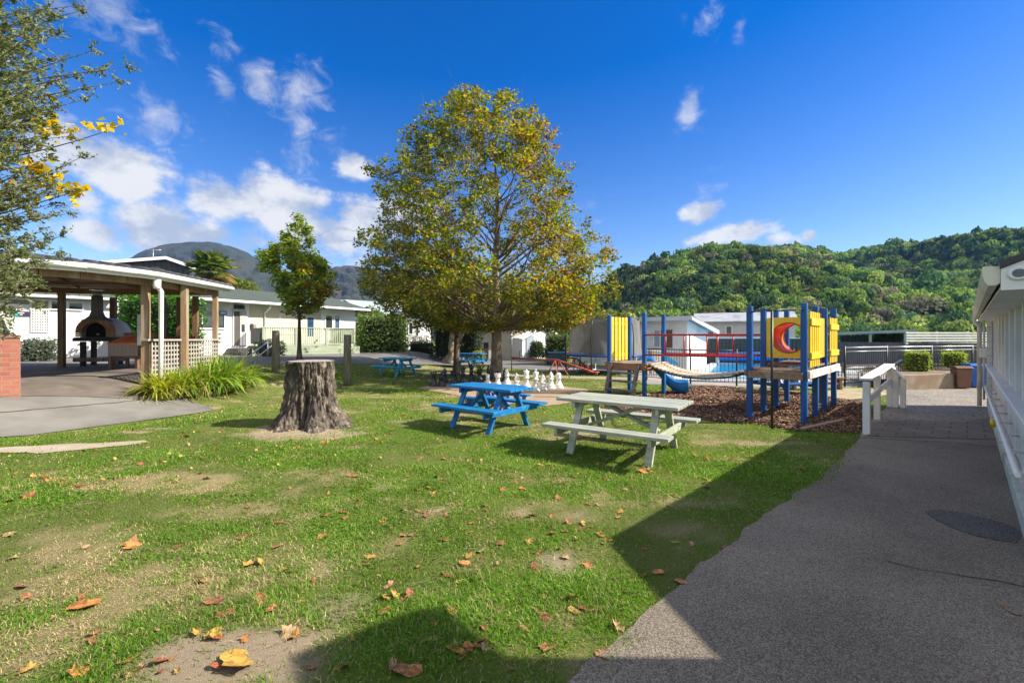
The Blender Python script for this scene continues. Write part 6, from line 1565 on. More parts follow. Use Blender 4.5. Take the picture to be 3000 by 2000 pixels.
def twig_tubes(segs, sides=4):
    """segs: list of (points list, r0, r1) -> numpy verts/faces"""
    V, Fc, o = [], [], 0
    for pts, r0, r1 in segs:
        pts = np.array(pts); m = len(pts)
        for i, p in enumerate(pts):
            t = pts[min(i + 1, m - 1)] - pts[max(i - 1, 0)]; t = t / (np.linalg.norm(t) + 1e-9)
            ref = np.array([0, 0, 1.]) if abs(t[2]) < .9 else np.array([1., 0, 0])
            a = np.cross(t, ref); a /= np.linalg.norm(a) + 1e-9; b = np.cross(t, a)
            rad = r0 + (r1 - r0) * i / max(1, m - 1)
            for k in range(sides):
                an = 2 * np.pi * k / sides; V.append(p + (a * np.cos(an) + b * np.sin(an)) * rad)
        for i in range(m - 1):
            for k in range(sides):
                k2 = (k + 1) % sides; Fc.append((o + i * sides + k, o + i * sides + k2, o + (i + 1) * sides + k2, o + (i + 1) * sides + k))
        o += m * sides
    return np.array(V), np.array(Fc)

def curve_to(p, q, r, sag=.12, n=5):
    p, q = np.array(p, float), np.array(q, float); L_ = np.linalg.norm(q - p)
    m = (p + q) / 2 + r.normal(0, sag * L_ * .5, 3) + np.array([0, 0, -.0])
    m[2] = p[2] + (q[2] - p[2]) * .38 if q[2] > p[2] else m[2]
    t = np.linspace(0, 1, n)[:, None]
    return (1 - t) ** 2 * p + 2 * t * (1 - t) * m + t ** 2 * q

def make_tree(name, base, H_tree, trunk_r, env, label, cat, cols, w, nclump, perclump, clump_r, leaf, seed, bark, trunk_top=.85, gap=.42, nlimb=26, limb_z0=2.0, group=None, tint=None, shell=.45, stems=None, twig=None, mat=None, lean=(0, 0), loose_end=0, low=0.0):
    """env(z, azimuth) -> centre offset (x, y) and radius at a height above the base"""
    r = np.random.default_rng(seed)
    t = thing(name, base, label, cat, group)
    tb = MB()
    nseg = 12; zt = H_tree * trunk_top
    pts = [Vector((lean[0] * (i / nseg) ** 1.3 + .05 * math.sin(i * 1.3 + seed) * (i > 5), lean[1] * (i / nseg) + .05 * math.cos(i * 1.1 + seed) * (i > 5), -.08 + (zt + .08) * (i / nseg) ** 1.25)) for i in range(nseg + 1)]
    rad = [trunk_r * (1 - .93 * (p.z / zt) ** .8) if p.z > .4 else trunk_r * (1.0 + .55 * max(0, 1 - (p.z + .08) / .45) ** 2) for p in pts]
    rad = [max(x_, .012) for x_ in rad]
    tb.tube(pts, rad, 14); tr_o = tb.build('trunk', bark, t)
    def trunk_at(z):
        z = min(max(z, 0), zt * .98)
        for a_, b_ in zip(pts[:-1], pts[1:]):
            if a_.z <= z <= b_.z: return np.array(a_.lerp(b_, (z - a_.z) / (b_.z - a_.z + 1e-9)))
        return np.array(pts[-1])
    zlo, zhi = env['z'][0], env['z'][-1]
    zi = np.array(env['z']); Li, Ri = np.array(env['L']), np.array(env['R'])
    C = []
    tries = 0
    wz = Li + Ri
    while len(C) < nclump and tries < nclump * 40:
        tries += 1
        z = r.uniform(zlo, zhi) if r.random() > low else r.uniform(zlo, zlo + 1.6); w_ = np.interp(z, zi, wz)
        if r.random() > (w_ / wz.max()) ** 1.3: continue
        a = r.uniform(0, 2 * np.pi)
        lx, rx = np.interp(z, zi, Li), np.interp(z, zi, Ri); ry = (lx + rx) / 2
        rr = shell + (1 - shell) * r.random() ** .7 if r.random() < .8 else r.random() ** .5
        rr *= r.uniform(.93, 1.04) * (1 + .30 * (float(vnoise(np.array([[math.cos(a) * 2.2, math.sin(a) * 2.2, z * .8]]), seed + 7)[0]) - .40))
        cx = (rx - lx) / 2; x_ = cx + ry * rr * np.cos(a); y_ = ry * rr * np.sin(a)
        p = np.array([x_, y_, z])
        if fbm((p[None] + 31 * seed) * .62, 2, seed)[0] < gap * r.uniform(.82, 1.12): continue
        C.append(p)
    C = np.array(C)
    # limbs: k-means-like seeds among the clumps
    ends = C[r.choice(len(C), min(nlimb, len(C)), replace=False)]
    segs, nodes = [], []
    for e in ends:
        rad_h = np.hypot(e[0], e[1])
        z0 = np.clip(e[2] - rad_h * r.uniform(.55, 1.0), limb_z0, zt * .9); s = trunk_at(z0)
        e2 = s + (e - s) * .86
        cpts = curve_to(s, e2, r, .10, 8)
        r0 = max(.012, trunk_r * .34 * (1 - .75 * z0 / zt))
        segs.append((cpts, r0, .008)); nodes += [(p_, r0 * (1 - i / 8) + .006) for i, p_ in enumerate(cpts) if i > 1]
    NP = np.array([n_[0] for n_ in nodes]); NR = np.array([n_[1] for n_ in nodes])
    for c in C:
        d_ = np.linalg.norm(NP - c, axis=1) + np.maximum(0, NP[:, 2] - c[2]) * .8
        k = np.argmin(d_); segs.append((curve_to(NP[k], c, r, .14, 4), min(NR[k] * .6, .02), .0035))
        for _ in range(2): segs.append(((c, c + r.normal(0, clump_r * .75, 3)), .005, .002))
    if loose_end:
        for _ in range(loose_end):
            c = C[r.integers(len(C))]; o_ = c - np.array([0, 0, (zlo + zhi) / 2]); o_ = o_ / np.linalg.norm(o_)
            segs.append((curve_to(c, c + o_ * r.uniform(.5, 1.1) + r.normal(0, .2, 3), r, .1, 4), .006, .002))
    V, Fc = twig_tubes(segs); npmesh('branches', V, Fc, twig or M['twig'], t, smooth=True)
    # leaves
    n = len(C) * perclump
    cid = np.repeat(np.arange(len(C)), perclump)
    off = r.normal(size=(n, 3)); off /= np.linalg.norm(off, axis=1)[:, None]; off *= (clump_r * r.random(n) ** .45)[:, None]; off[:, 2] *= .75
    P = C[cid] + off
    sz = leaf * r.uniform(.6, 1.3, n)
    V, Fc = leaf_quads(P, sz, r)
    cc = palette(r, n, cols, w)
    tone = r.uniform(.6, 1.32, len(C))[cid][:, None]; cc = cc * tone
    if tint is not None: cc = tint(P, cc, r)
    npmesh('crown', V, Fc, mat or FOL, t, colors=np.repeat(cc, 4, 0))
    return t

# big plane tree
pb = Vector((-.60, 17.6, 0))
env = dict(z=[1.9, 2.4, 3.0, 3.8, 4.5, 5.3, 5.9, 6.65, 7.7, 8.85, 9.54, 10.37, 10.85, 11.1],
           L=[1.6, 3.0, 4.0, 4.5, 4.9, 5.0, 4.85, 4.6, 4.5, 3.5, 3.2, 2.6, 1.4, .4],
           R=[2.8, 3.8, 4.7, 4.7, 4.3, 3.8, 3.35, 2.95, 2.9, 2.45, 2.15, .95, .6, .3])
def plane_tint(P, c, r):
    o = sstep(-1, 4.5, P[:, 0] + .35 * (P[:, 2] - 4)) * .5 + .1
    n_ = fbm(P * .9, 3, 8)
    k = (r.random(len(P)) < np.clip(o * sstep(.38, .62, n_) + .02, 0, .8))
    cols = np.array([(.36, .22, .025), (.30, .15, .02), (.42, .30, .03), (.22, .09, .02)])
    c = c.copy(); c[k] = cols[r.choice(4, k.sum())] * r.uniform(.75, 1.25, (k.sum(), 1))
    return c
make_tree('plane_tree', pb, 11.0, .25, env, 'tall rounded plane tree in green and gold autumn leaf, biggest tree on the lawn', 'tree',
          [(.115, .16, .018), (.18, .21, .022), (.28, .265, .03), (.065, .10, .016), (.38, .285, .028)], [3, 3, 2, 1.4, 1], 1750, 40, .31, .125, 3, M['bark'], nlimb=80, limb_z0=1.9, tint=plane_tint, shell=.4, gap=.385, low=.2, loose_end=60)
# slim tree beside it
c = G(1337, 1096)
env2 = dict(z=[2.0, 2.5, 3.2, 4.0, 4.8, 5.4], L=[1.6, 2.9, 3.6, 3.4, 2.2, .6], R=[.8, 1.6, 1.8, 1.5, 1.0, .4])
make_tree('plane_tree', Vector((c.x, c.y, c.z)), 5.6, .165, env2, 'slim young plane tree with a dark straight trunk behind the black chess pieces', 'tree',
          [(.14, .19, .02), (.22, .24, .025), (.09, .13, .018), (.36, .25, .03), (.30, .15, .02)], [3, 3, 2, .9, .6], 400, 30, .36, .14, 5, M['bark2'], nlimb=26, limb_z0=1.8, gap=.38)
c = G(1321, 1066)
lt_ = thing('old_tree', (c.x, c.y, c.z), 'old pale trunk with flared foot and forked limb, standing behind the slim plane tree', 'tree')
tb = MB(); tb.tube([(-.2, .1, -.1), (-.1, .05, .25), (.08, 0, .9), (.16, 0, 1.8), (.2, 0, 2.8), (.25, .1, 4.2)], [.5, .36, .25, .21, .19, .13], 14); tb.tube([(.33, 0, 1.3), (.8, -.2, 2.0), (1.4, -.3, 2.9), (1.9, -.3, 3.9)], [.17, .15, .12, .07], 10); tb.build('trunk', M['bark'], lt_)
r = np.random.default_rng(44)
C = np.c_[r.normal(.6, 1.5, 130), r.normal(.3, 1.2, 130), r.normal(3.9, .7, 130)]; C = C[C[:, 2] > 2.55]
P = np.repeat(C, 30, 0) + r.normal(0, .25, (len(C) * 30, 3)); V, Fc = leaf_quads(P, .16 * r.uniform(.6, 1.3, len(P)), r)
npmesh('crown', V, Fc, FOL, lt_, colors=np.repeat(palette(r, len(P), [(.07, .11, .014), (.14, .155, .02), (.26, .17, .02)], [3, 2, 1]), 4, 0))
V, Fc = twig_tubes([(curve_to((.38, .1, 3.6) if i % 2 else (1.7, -.3, 3.5), c_, r), .03, .006) for i, c_ in enumerate(C)]); npmesh('branches', V, Fc, M['twig'], lt_)

# small maple-like tree behind the stump
c = G(877, 1052)
k_ = c.y / 21.5
env3 = dict(z=[2.05, 2.5, 3.1, 3.7, 4.4, 5.0, 5.35, 5.7, 6.2, 6.7], L=[1.35, 1.25, 1.0, 1.25, 1.65, 1.7, .85, .6, .55, .15], R=[.3, 1.1, 1.55, 1.35, 1.25, .8, .5, .55, .4, .2])
env3 = {a: [x_ * k_ for x_ in b] for a, b in env3.items()}
def maple_tint(P, c, r):
    n_ = fbm(P * 1.1 + 9, 3, 4); top = sstep(4.8, 6, P[:, 2] / k_)
    c = c.copy(); lo_ = sstep(.1, 1.2, P[:, 0]) * sstep(4.4, 3.0, P[:, 2] / k_) * sstep(.35, .52, n_)
    k = r.random(len(P)) < .6 * lo_; c[k] = np.array([(.30, .13, .018), (.38, .21, .025), (.2, .09, .014)])[r.choice(3, k.sum())]
    k = r.random(len(P)) < .45 * top; c[k] = np.array([(.15, .22, .025), (.2, .26, .03)])[r.choice(2, k.sum())]
    k = (np.linalg.norm(P / k_ - np.array([.75, -.9, 4.25]), axis=1) < .45) & (r.random(len(P)) < .8); c[k] = (.42, .36, .02)
    return c
make_tree('young_maple', c, 6.4 * k_, .11 * k_, env3, 'young pointed maple, green top and russet skirt, in front of the green deck', 'tree',
          [(.19, .27, .028), (.26, .33, .04), (.13, .19, .024), (.36, .32, .035)], [3, 3, 2, .7], 320, 42, .27, .14, 9, M['bark2'], nlimb=30, limb_z0=1.9, trunk_top=.95, gap=.40, tint=maple_tint)

# palm behind the cabin
pc = at(625, 985, 34); pm_t = thing('palm_tree', (pc.x, 34, .6), 'shaggy fan palm rising behind the cabin roof', 'palm tree')
zc = at(625, 790, 34).z - .6
MB().tube([(0, 0, -.1), (.1, 0, zc * .5), (0, 0, zc)], [.28, .22, .2], 10).build('trunk', M['bark2'], pm_t)
r = np.random.default_rng(5); Vv, Ff, Cc, o = [], [], [], 0; st_ = []
for i in range(64):
    el = r.uniform(-1.0, 1.35); az = r.uniform(0, 6.283); L_ = r.uniform(.75, 1.1)
    d = np.array([math.cos(az) * math.cos(el), math.sin(az) * math.cos(el), math.sin(el)])
    p0 = np.array([0, 0, zc]); p1 = p0 + d * L_ ; st_.append(((p0, (p0 + p1) / 2 + np.array([0, 0, .08]), p1), .022, .014))
    s = np.cross(d, [0, 0, 1]); s /= np.linalg.norm(s) + 1e-6; u = np.cross(s, d)
    old = el < -.25
    cl = np.array((.30, .22, .09) if (old and r.random() < .7) else (.10, .16, .03) if r.random() < .6 else (.20, .24, .07))
    for j in range(20):
        a = (j / 19 - .5) * 3.9; dd = d * math.cos(a) + s * math.sin(a); tl = L_ * r.uniform(.75, 1.0) * (.72 + .28 * math.cos(a * .6))
        tip = p1 + dd * tl + np.array([0, 0, -.28 * tl]); w_ = np.cross(dd, u) * .035
        m_ = p1 + dd * tl * .55
        Vv += [p1, m_ + w_, tip, m_ - w_]; Ff += [(o, o + 1, o + 2), (o, o + 2, o + 3)]; Cc += [cl * r.uniform(.8, 1.2)] * 4; o += 4
npmesh('fronds', np.array(Vv), np.array(Ff), FOL, pm_t, colors=np.array(Cc))
V, Fc = twig_tubes(st_); npmesh('frond_stalks', V, Fc, M['twig'], pm_t)

# foreground tree at the picture edge, branches reaching in from outside the frame
ft = thing('small_leaved_tree', (-6.6, 4.6, 0), 'small leaved grey twigged tree reaching in at the picture edge over the brick barbecue', 'tree')
MB().tube([(0, 0, -.1), (.05, .05, 1.2), (-.1, .1, 2.6), (0, 0, 4.4), (.1, .05, 6.2)], [.2, .16, .13, .1, .05], 12).build('trunk', M['bark2'], ft)
r = np.random.default_rng(15); segs, LP, LD = [], [], []
tips = []
def ptw(px, py, d): v = at(px, py, d); return np.array([v.x + 6.6, v.y - 4.6, v.z])
hand = [(372, 196, 4.3), (345, 240, 4.5), (268, 150, 4.4), (235, 34, 4.3), (165, 102, 4.6), (215, 18, 4.7), (245, 292, 4.4), (300, 205, 4.6), (240, 460, 4.4), (205, 625, 4.5), (180, 690, 4.6), (168, 745, 4.4), (150, 440, 4.7), (140, 560, 4.5), (200, 400, 4.8), (110, 830, 4.3), (60, 870, 4.5), (130, 700, 4.9), (120, 780, 4.6), (170, 250, 4.9), (110, 895, 4.1)]
for h_ in hand: tips.append(ptw(*h_))
for i in range(300):
    px = r.uniform(-260, 150 + 40 * math.sin(i)); py = r.uniform(-120, 840); tips.append(ptw(px, py, r.uniform(3.7, 5.8)))
for i in range(46): yq = r.uniform(780, 985); tips.append(ptw(r.uniform(-200, 105 if yq < 860 else 25), yq, r.uniform(3.9, 5.4)))
for tp_ in tips:
    z0 = np.clip(tp_[2] - r.uniform(.1, .9), .7, 6.0); s = np.array([0, 0, z0])
    c5 = curve_to(s, tp_, r, .05, 9); c5[:, 2] = c5[:, 2] * .4 + .6 * np.linspace(s[2], tp_[2], 9); segs.append((c5, .018, .0025))
    Lb_ = np.linalg.norm(tp_ - s)
    for k in range(3, 9):
        p = c5[k]; d = c5[k] - c5[k - 1]; d /= np.linalg.norm(d)
        for _ in range(5):
            dd = d * r.uniform(.4, .9) + r.normal(0, .45, 3); dd /= np.linalg.norm(dd); ln = r.uniform(.08, .26) * (1.15 - k / 12); q_ = p + dd * ln
            segs.append(((p, (p + q_) / 2 + r.normal(0, .01, 3), q_), .004, .0015))
            for f_ in np.linspace(.15, 1.05, 8): LP.append(p + dd * ln * f_ + r.normal(0, .011, 3)); LD.append(dd)
    for f_ in np.linspace(.35, 1.02, 34):
        x_ = f_ * 8; i0 = min(int(x_), 7); q_ = c5[i0] + (c5[i0 + 1] - c5[i0]) * (x_ - i0); LP.append(q_ + r.normal(0, .013, 3)); LD.append(c5[i0 + 1] - c5[i0])
LP = np.array(LP); LD = np.array(LD); LD /= np.linalg.norm(LD, axis=1)[:, None]
V, Fc = twig_tubes(segs, 4); npmesh('branches', V, Fc, M['greytwig'], ft, smooth=True)
V, Fc = leaf_quads(LP, r.uniform(.024, .046, len(LP)), r, aspect=.5, droop=LD * .9)
npmesh('crown', V, Fc, FOL, ft, colors=np.repeat(palette(r, len(LP), [(.14, .18, .05), (.10, .135, .045), (.23, .27, .09), (.30, .30, .15), (.20, .15, .08)], [3, 3, 2, 1, .6]), 4, 0))
# yellow leaved vine mixed into it
yv = thing('yellow_leaved_vine', (-7.2, 5.6, 0), 'yellow leaved vine sprays poking out of the small leaved tree', 'vine')
r = np.random.default_rng(25); LP, segs = [], []
for (px0, py0, px1, py1, k, spread) in ((-60, 335, 150, 350, 60, .12), (130, 380, 350, 370, 34, .035), (60, 350, 190, 385, 50, .06), (-80, 440, 120, 480, 60, .12), (80, 470, 170, 540, 60, .06), (170, 545, 238, 555, 45, .045), (-60, 560, 200, 560, 70, .09), (-80, 520, 80, 500, 50, .12)):
    p0, p1 = at(px0, py0, 5.0), at(px1, py1, 5.0); p0, p1 = np.array(p0), np.array(p1)
    segs.append((curve_to(p0 - np.array([1.0, 0, .4]), p1, r, .04, 8), .012, .003))
    for i in range(k): LP.append(p0 + (p1 - p0) * r.random() ** .8 + r.normal(0, spread, 3))
for i in range(4): segs.append((np.array([(-7.2, 5.6, 0), (-7.0, 5.5, 1.5), (-6.6 + .1 * i, 5.2, 3.0), (-6.2, 5.0, 3.4 + .3 * i)]), .03, .01))
LP = np.array(LP) - np.array([-7.2, 5.6, 0])
V, Fc = leaf_quads(LP, r.uniform(.05, .10, len(LP)), r, aspect=.9, fold=.2)
npmesh('leaves', V, Fc, FOL, yv, colors=np.repeat(palette(r, len(LP), [(.60, .42, .01), (.70, .50, .02), (.40, .33, .03), (.28, .12, .05), (.35, .36, .04)], [4, 3, 1.5, .8, 1]), 4, 0))
V, Fc = twig_tubes([(np.array(a) - np.array([-7.2, 5.6, 0]), b, c_) for a, b, c_ in segs]); npmesh('stems', V, Fc, M['twig'], yv)

# strap leaved clumps at the shelter corner
def strap_plant(px, py, hgt, spread, n, label, seed, cols):
    r = np.random.default_rng(seed); c = G(px, py); t = thing('strap_leaf_plant', c, label, 'plant', 'strap leaved clumps at the shelter corner')
    Vv, Ff, Cc, o = [], [], [], 0
    for i in range(n):
        az = r.uniform(0, 6.283); b0 = np.array([r.normal(0, spread * .22), r.normal(0, spread * .18), 0]); L_ = hgt * r.uniform(.75, 1.35); lean = r.uniform(.3, 1.75); w_ = r.uniform(.02, .034)
        d = np.array([math.cos(az), math.sin(az), 0]); s = np.array([-math.sin(az), math.cos(az), 0])
        cl = np.array(cols[r.choice(len(cols))]) * r.uniform(.75, 1.25)
        m = 6
        if r.random() < .07: cl = np.array((.34, .24, .12))
        for k in range(m):
            f_ = k / (m - 1); ang = lean * f_ * 1.15; p = b0 + d * (L_ * (f_ * math.sin(ang * .75 + .1))) + np.array([0, 0, L_ * f_ * math.cos(ang * .85)])
            ww = w_ * (1 - f_ ** 2.2) + .001
            Vv += [p - s * ww, p + np.array([0, 0, -ww * .35]), p + s * ww]; Cc += [cl * (.85 + .3 * f_)] * 3
        for k in range(m - 1):
            a = o + k * 3; Ff += [(a, a + 1, a + 4, a + 3), (a + 1, a + 2, a + 5, a + 4)]
        o += m * 3
    npmesh('leaf_tuft', np.array(Vv), np.array(Ff), FOL, t, colors=np.array(Cc), smooth=True)
    dl = []
    for i in range(60): a = r.uniform(0, 6.283); q_ = r.uniform(.2, .55) * spread; dl.append((q_ * math.cos(a), q_ * math.sin(a), r.uniform(.02, .12)))
    V, Fc = leaf_quads(np.array(dl), r.uniform(.12, .3, 60), r, aspect=.14, up=.0); npmesh('dead_leaves', V, Fc, FOLD, t, colors=np.repeat(palette(r, 60, [(.34, .23, .13), (.26, .15, .08), (.42, .32, .2)], [1, 1, 1]), 4, 0))
G1 = [(.19, .28, .03), (.28, .35, .04), (.40, .40, .06), (.13, .20, .025)]
G2 = [(.15, .26, .03), (.21, .33, .04), (.11, .19, .022), (.30, .36, .05)]
strap_plant(475, 1166, .60, .62, 260, 'yellowish strap leaf clump at the slab edge, in front of the downpipe', 1, [(.30, .33, .035), (.42, .40, .06), (.19, .25, .03)])
strap_plant(540, 1160, .66, .66, 300, 'yellow green strap leaf clump in front of the lattice', 2, G1)
strap_plant(608, 1152, .80, .70, 360, 'tall green strap leaf clump before the lattice end', 3, G2)
strap_plant(660, 1143, .88, .70, 380, 'tallest green strap leaf clump, toward the round post', 4, G2)
strap_plant(705, 1132, .62, .55, 220, 'outermost green strap leaf clump beside the tree shade', 6, G2)

# ------------------------------------------------------------------ hedges and shrubs
def hedge_box(name, p, q_, depth, z0_, z1, label, cols, w, seed, leaf=.09, dens=230, cat='hedge', group=None, roundk=.0, mat=None, rough=.10):
    r = np.random.default_rng(seed); t, L_ = frame(name, p, q_, label, cat, group)
    hx, hy, hz_ = L_ / 2, depth / 2, (z1 - z0_) / 2; c0 = np.array([hx, hy, (z0_ + z1) / 2])
    areas = np.array([L_ * depth, 2 * L_ * (z1 - z0_), 2 * depth * (z1 - z0_)]); n = int(areas.sum() * dens)
    def surf(n, k=1.0):
        f_ = r.choice(3, n, p=areas / areas.sum()); u = r.uniform(-1, 1, (n, 3))
        s = np.where(r.random(n) < .5, -1, 1)
        u[f_ == 0, 2] = 1; u[f_ == 1, 1] = s[f_ == 1]; u[f_ == 2, 0] = s[f_ == 2]
        if roundk:
            m = np.max(np.abs(u), axis=1); nr = np.linalg.norm(u, axis=1); sp_ = u / nr[:, None]; u = u * (1 - roundk) + sp_ * roundk
        return u
    u = surf(n); P = c0 + u * np.array([hx, hy, hz_])
    bump = fbm(P * 1.6 + seed, 3, seed) - .5
    P = P + u * (bump[:, None] * rough * 4) + r.normal(0, leaf * .45, (n, 3)) - u * (r.random((n, 1)) ** 2 * leaf * 2.2)
    P[:, 2] = np.maximum(P[:, 2], z0_ + .02)
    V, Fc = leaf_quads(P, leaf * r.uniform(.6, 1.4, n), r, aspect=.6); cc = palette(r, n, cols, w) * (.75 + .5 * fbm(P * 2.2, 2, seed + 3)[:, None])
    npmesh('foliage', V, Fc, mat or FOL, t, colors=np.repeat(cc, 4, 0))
    # twiggy core, so that the hedge is not see-through
    k = 14; vs, fs = [], []
    b = MB()
    b.box(c0, (2 * hx * .82 * (1 - .25 * roundk), 2 * hy * .8 * (1 - .25 * roundk), 2 * hz_ * (.9 - .25 * roundk)))
    o_ = b.build('twig_core', pm('hedge_core', (.018, .026, .008), (.03, .03, .012), 9, .95), t, bevel=min(hx, hy, hz_) * .35, seg=3)
    return t
HG = [(.11, .18, .045), (.17, .24, .065), (.07, .12, .03), (.25, .30, .09)]
gz = lambda px, py: G(px, py)
hedge_box('clipped_hedge', at(1048, 985, 27.5)[:2], at(1190, 985, 28.3)[:2], 3.2, .5, 1.65 + 62 / F * 27.5, 'large rough green hedge block beside the deck', HG, [3, 3, 2, 1.4], 1, leaf=.16, dens=170, rough=.13)
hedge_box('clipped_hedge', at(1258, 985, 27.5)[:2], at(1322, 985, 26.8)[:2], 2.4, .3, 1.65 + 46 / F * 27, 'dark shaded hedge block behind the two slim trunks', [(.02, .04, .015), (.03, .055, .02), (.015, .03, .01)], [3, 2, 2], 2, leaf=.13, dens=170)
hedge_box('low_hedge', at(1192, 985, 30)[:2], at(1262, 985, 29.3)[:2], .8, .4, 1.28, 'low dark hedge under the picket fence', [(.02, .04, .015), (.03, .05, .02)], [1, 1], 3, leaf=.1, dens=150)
hedge_box('round_bush', at(1549, 985, 26)[:2], at(1600, 985, 26)[:2], 1.0, .25, 1.46, 'round clipped bush in front of the white gable end', [(.04, .065, .02), (.065, .10, .03), (.12, .14, .05)], [3, 2, 1], 4, leaf=.09, dens=420, cat='bush', roundk=1.0)
hedge_box('clipped_hedge', at(1603, 985, 29)[:2], at(1668, 985, 29)[:2], 2.2, 0, 1.75, 'sunlit topped hedge block behind the waste skip', [(.07, .11, .025), (.13, .17, .04), (.04, .07, .018)], [2, 2, 2], 5, leaf=.12, dens=200)
hedge_box('round_bush', at(1378, 985, 25.4)[:2], at(1420, 985, 25.4)[:2], .8, -.05, .85, 'small round yellow green bush behind the far blue picnic table', [(.22, .25, .04), (.30, .31, .06)], [1, 1], 6, leaf=.06, dens=500, cat='bush', roundk=1.0)
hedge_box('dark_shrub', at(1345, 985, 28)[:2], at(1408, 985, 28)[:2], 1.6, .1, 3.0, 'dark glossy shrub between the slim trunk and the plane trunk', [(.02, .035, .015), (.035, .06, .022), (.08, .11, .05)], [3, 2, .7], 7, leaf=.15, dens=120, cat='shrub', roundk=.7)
hedge_box('bright_hedge', at(330, 985, 20.5)[:2], at(520, 985, 20.2)[:2], 1.8, .5, 1.65 + 120 / F * 20.5, 'fresh green leafy hedge seen through the back of the shelter', [(.07, .19, .02), (.11, .27, .03), (.04, .10, .015)], [3, 2, 2], 8, leaf=.15, dens=190, rough=.16)
hedge_box('grey_shrub', at(48, 985, 17.2)[:2], at(172, 985, 18.0)[:2], 1.2, .6, 1.56, 'low grey green shrub in front of the white block', [(.13, .16, .12), (.19, .23, .17), (.08, .10, .075)], [3, 2, 2], 9, leaf=.09, dens=330, cat='shrub', roundk=.55)
hedge_box('grey_shrub', at(748, 985, 21.3)[:2], at(838, 985, 22.0)[:2], .9, .6, 1.42, 'low grey green shrub at the dark end of the deck', [(.06, .085, .05), (.10, .13, .08), (.16, .19, .13)], [3, 2, 1], 10, leaf=.09, dens=330, cat='shrub', roundk=.6)
LIME = [(.20, .30, .012), (.28, .38, .02), (.13, .20, .01), (.34, .40, .05)]
hedge_box('clipped_cube', at(2664, 985, 15.7)[:2], at(2732, 985, 15.5)[:2], .5, 1.65 - 107 / F * 15.7, 1.65 - 46 / F * 15.7, 'lime green clipped cube shrub just past the white handrail', LIME, [3, 3, 1.5, 1], 11, leaf=.055, dens=900, cat='shrub', group='lime clipped cube shrubs', rough=.02)
hedge_box('clipped_cube', at(2785, 985, 16.2)[:2], at(2836, 985, 16.1)[:2], .5, 1.65 - 93 / F * 16.3, 1.65 - 47 / F * 16.3, 'lime green clipped cube shrub above the wheelie bins', LIME, [3, 3, 1.5, 1], 12, leaf=.055, dens=900, cat='shrub', group='lime clipped cube shrubs', rough=.02)
for o_ in [x for x in bpy.data.objects if x.name.startswith('clipped_cube')]: MB().tube([(.35, .25, .42), (.35, .25, 1.0)], .05, 6).build('stem', M['bark2'], o_)
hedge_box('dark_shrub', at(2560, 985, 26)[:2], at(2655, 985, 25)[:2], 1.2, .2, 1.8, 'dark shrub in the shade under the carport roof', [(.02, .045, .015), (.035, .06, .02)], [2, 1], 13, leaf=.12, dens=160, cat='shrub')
hedge_box('far_bush', at(1690, 985, 42)[:2], at(1880, 985, 42)[:2], 5, .2, 3.9, 'yellow green bushes showing above the trampoline net and pool house roof', [(.13, .16, .03), (.20, .20, .03), (.30, .22, .03), (.07, .11, .025)], [3, 2, 1, 2], 14, leaf=.3, dens=60, cat='bush', roundk=.7, rough=.25)
hedge_box('far_bush', at(790, 985, 47)[:2], at(690, 985, 47)[:2], 4, .3, 1.65 + 160 / F * 47, 'rounded yellow green bush behind the cabin ridge', [(.14, .17, .03), (.09, .12, .02)], [2, 1], 15, leaf=.3, dens=60, cat='bush', roundk=.8)
hedge_box('far_bush', at(1035, 985, 39)[:2], at(1105, 985, 39)[:2], 3, .3, 1.65 + 85 / F * 39, 'olive bushes rising behind the big hedge block', [(.13, .15, .03), (.08, .11, .02)], [2, 2], 16, leaf=.25, dens=60, cat='bush', roundk=.6, rough=.2)
# spiky grey plant by the waste skip
r = np.random.default_rng(3); p = G(1636, 1058); sp_ = thing('spiky_plant', (p.x, p.y, p.z), 'pale grey spiky plant in a pot beside the waste skip', 'plant')
V, Fc = leaf_quads(np.c_[r.normal(0, .16, 60), r.normal(0, .16, 60), .75 + r.normal(0, .12, 60)], r.uniform(.25, .5, 60), r, aspect=.12, up=0); npmesh('leaves', V, Fc, FOL, sp_, colors=np.repeat(palette(r, 60, [(.5, .55, .5), (.35, .42, .36)], [1, 1]), 4, 0)); MB().lathe([(.14, 0), (.2, .45), (.21, .5)], n=12).build('pot', M['tealbin'], sp_)

# ------------------------------------------------------------------ wooded hill on the right, in front of it dark trees at its foot
hp = [(1400, 940), (1700, 893), (1760, 862), (1812, 826), (1850, 802), (1900, 778), (1950, 752), (2000, 738), (2050, 722), (2150, 712), (2250, 712), (2330, 712), (2400, 722), (2450, 736), (2500, 728), (2600, 708), (2700, 712), (2800, 698), (2900, 680), (3000, 674), (3200, 668), (3600, 650), (4400, 640)]
hpx = np.array([a for a, b in hp]); hpy = np.array([b for a, b in hp])
D0, D1 = 95.0, 260.0     # foot and crest distance
r = np.random.default_rng(77)
def hill_z(x, y):
    px = 1500 + x / y * F; crest = (HZ - np.interp(px, hpx, hpy)) / F * D1 + 1.65 - 5
    f_ = np.clip((y - D0) / (D1 - D0), 0, 1.25)
    prof = np.where(f_ < 1, f_ ** .82, 1 - (f_ - 1) * .5)
    gul = (fbm(np.c_[x / 55 + y / 90, y / 150], 3, 41) - .5) * 34 * np.sin(np.clip(f_, 0, 1) * np.pi) + (fbm(np.c_[x / 18, y / 40], 2, 43) - .5) * 6 * np.sin(np.clip(f_, 0, 1) * np.pi)
    return np.maximum(crest * prof + gul, -2)
us = np.linspace(1300, 4300, 120); ys = np.linspace(D0 - 6, D1 * 1.25, 60)
UU, YY = np.meshgrid(us, ys); XX = (UU - 1500) / F * YY
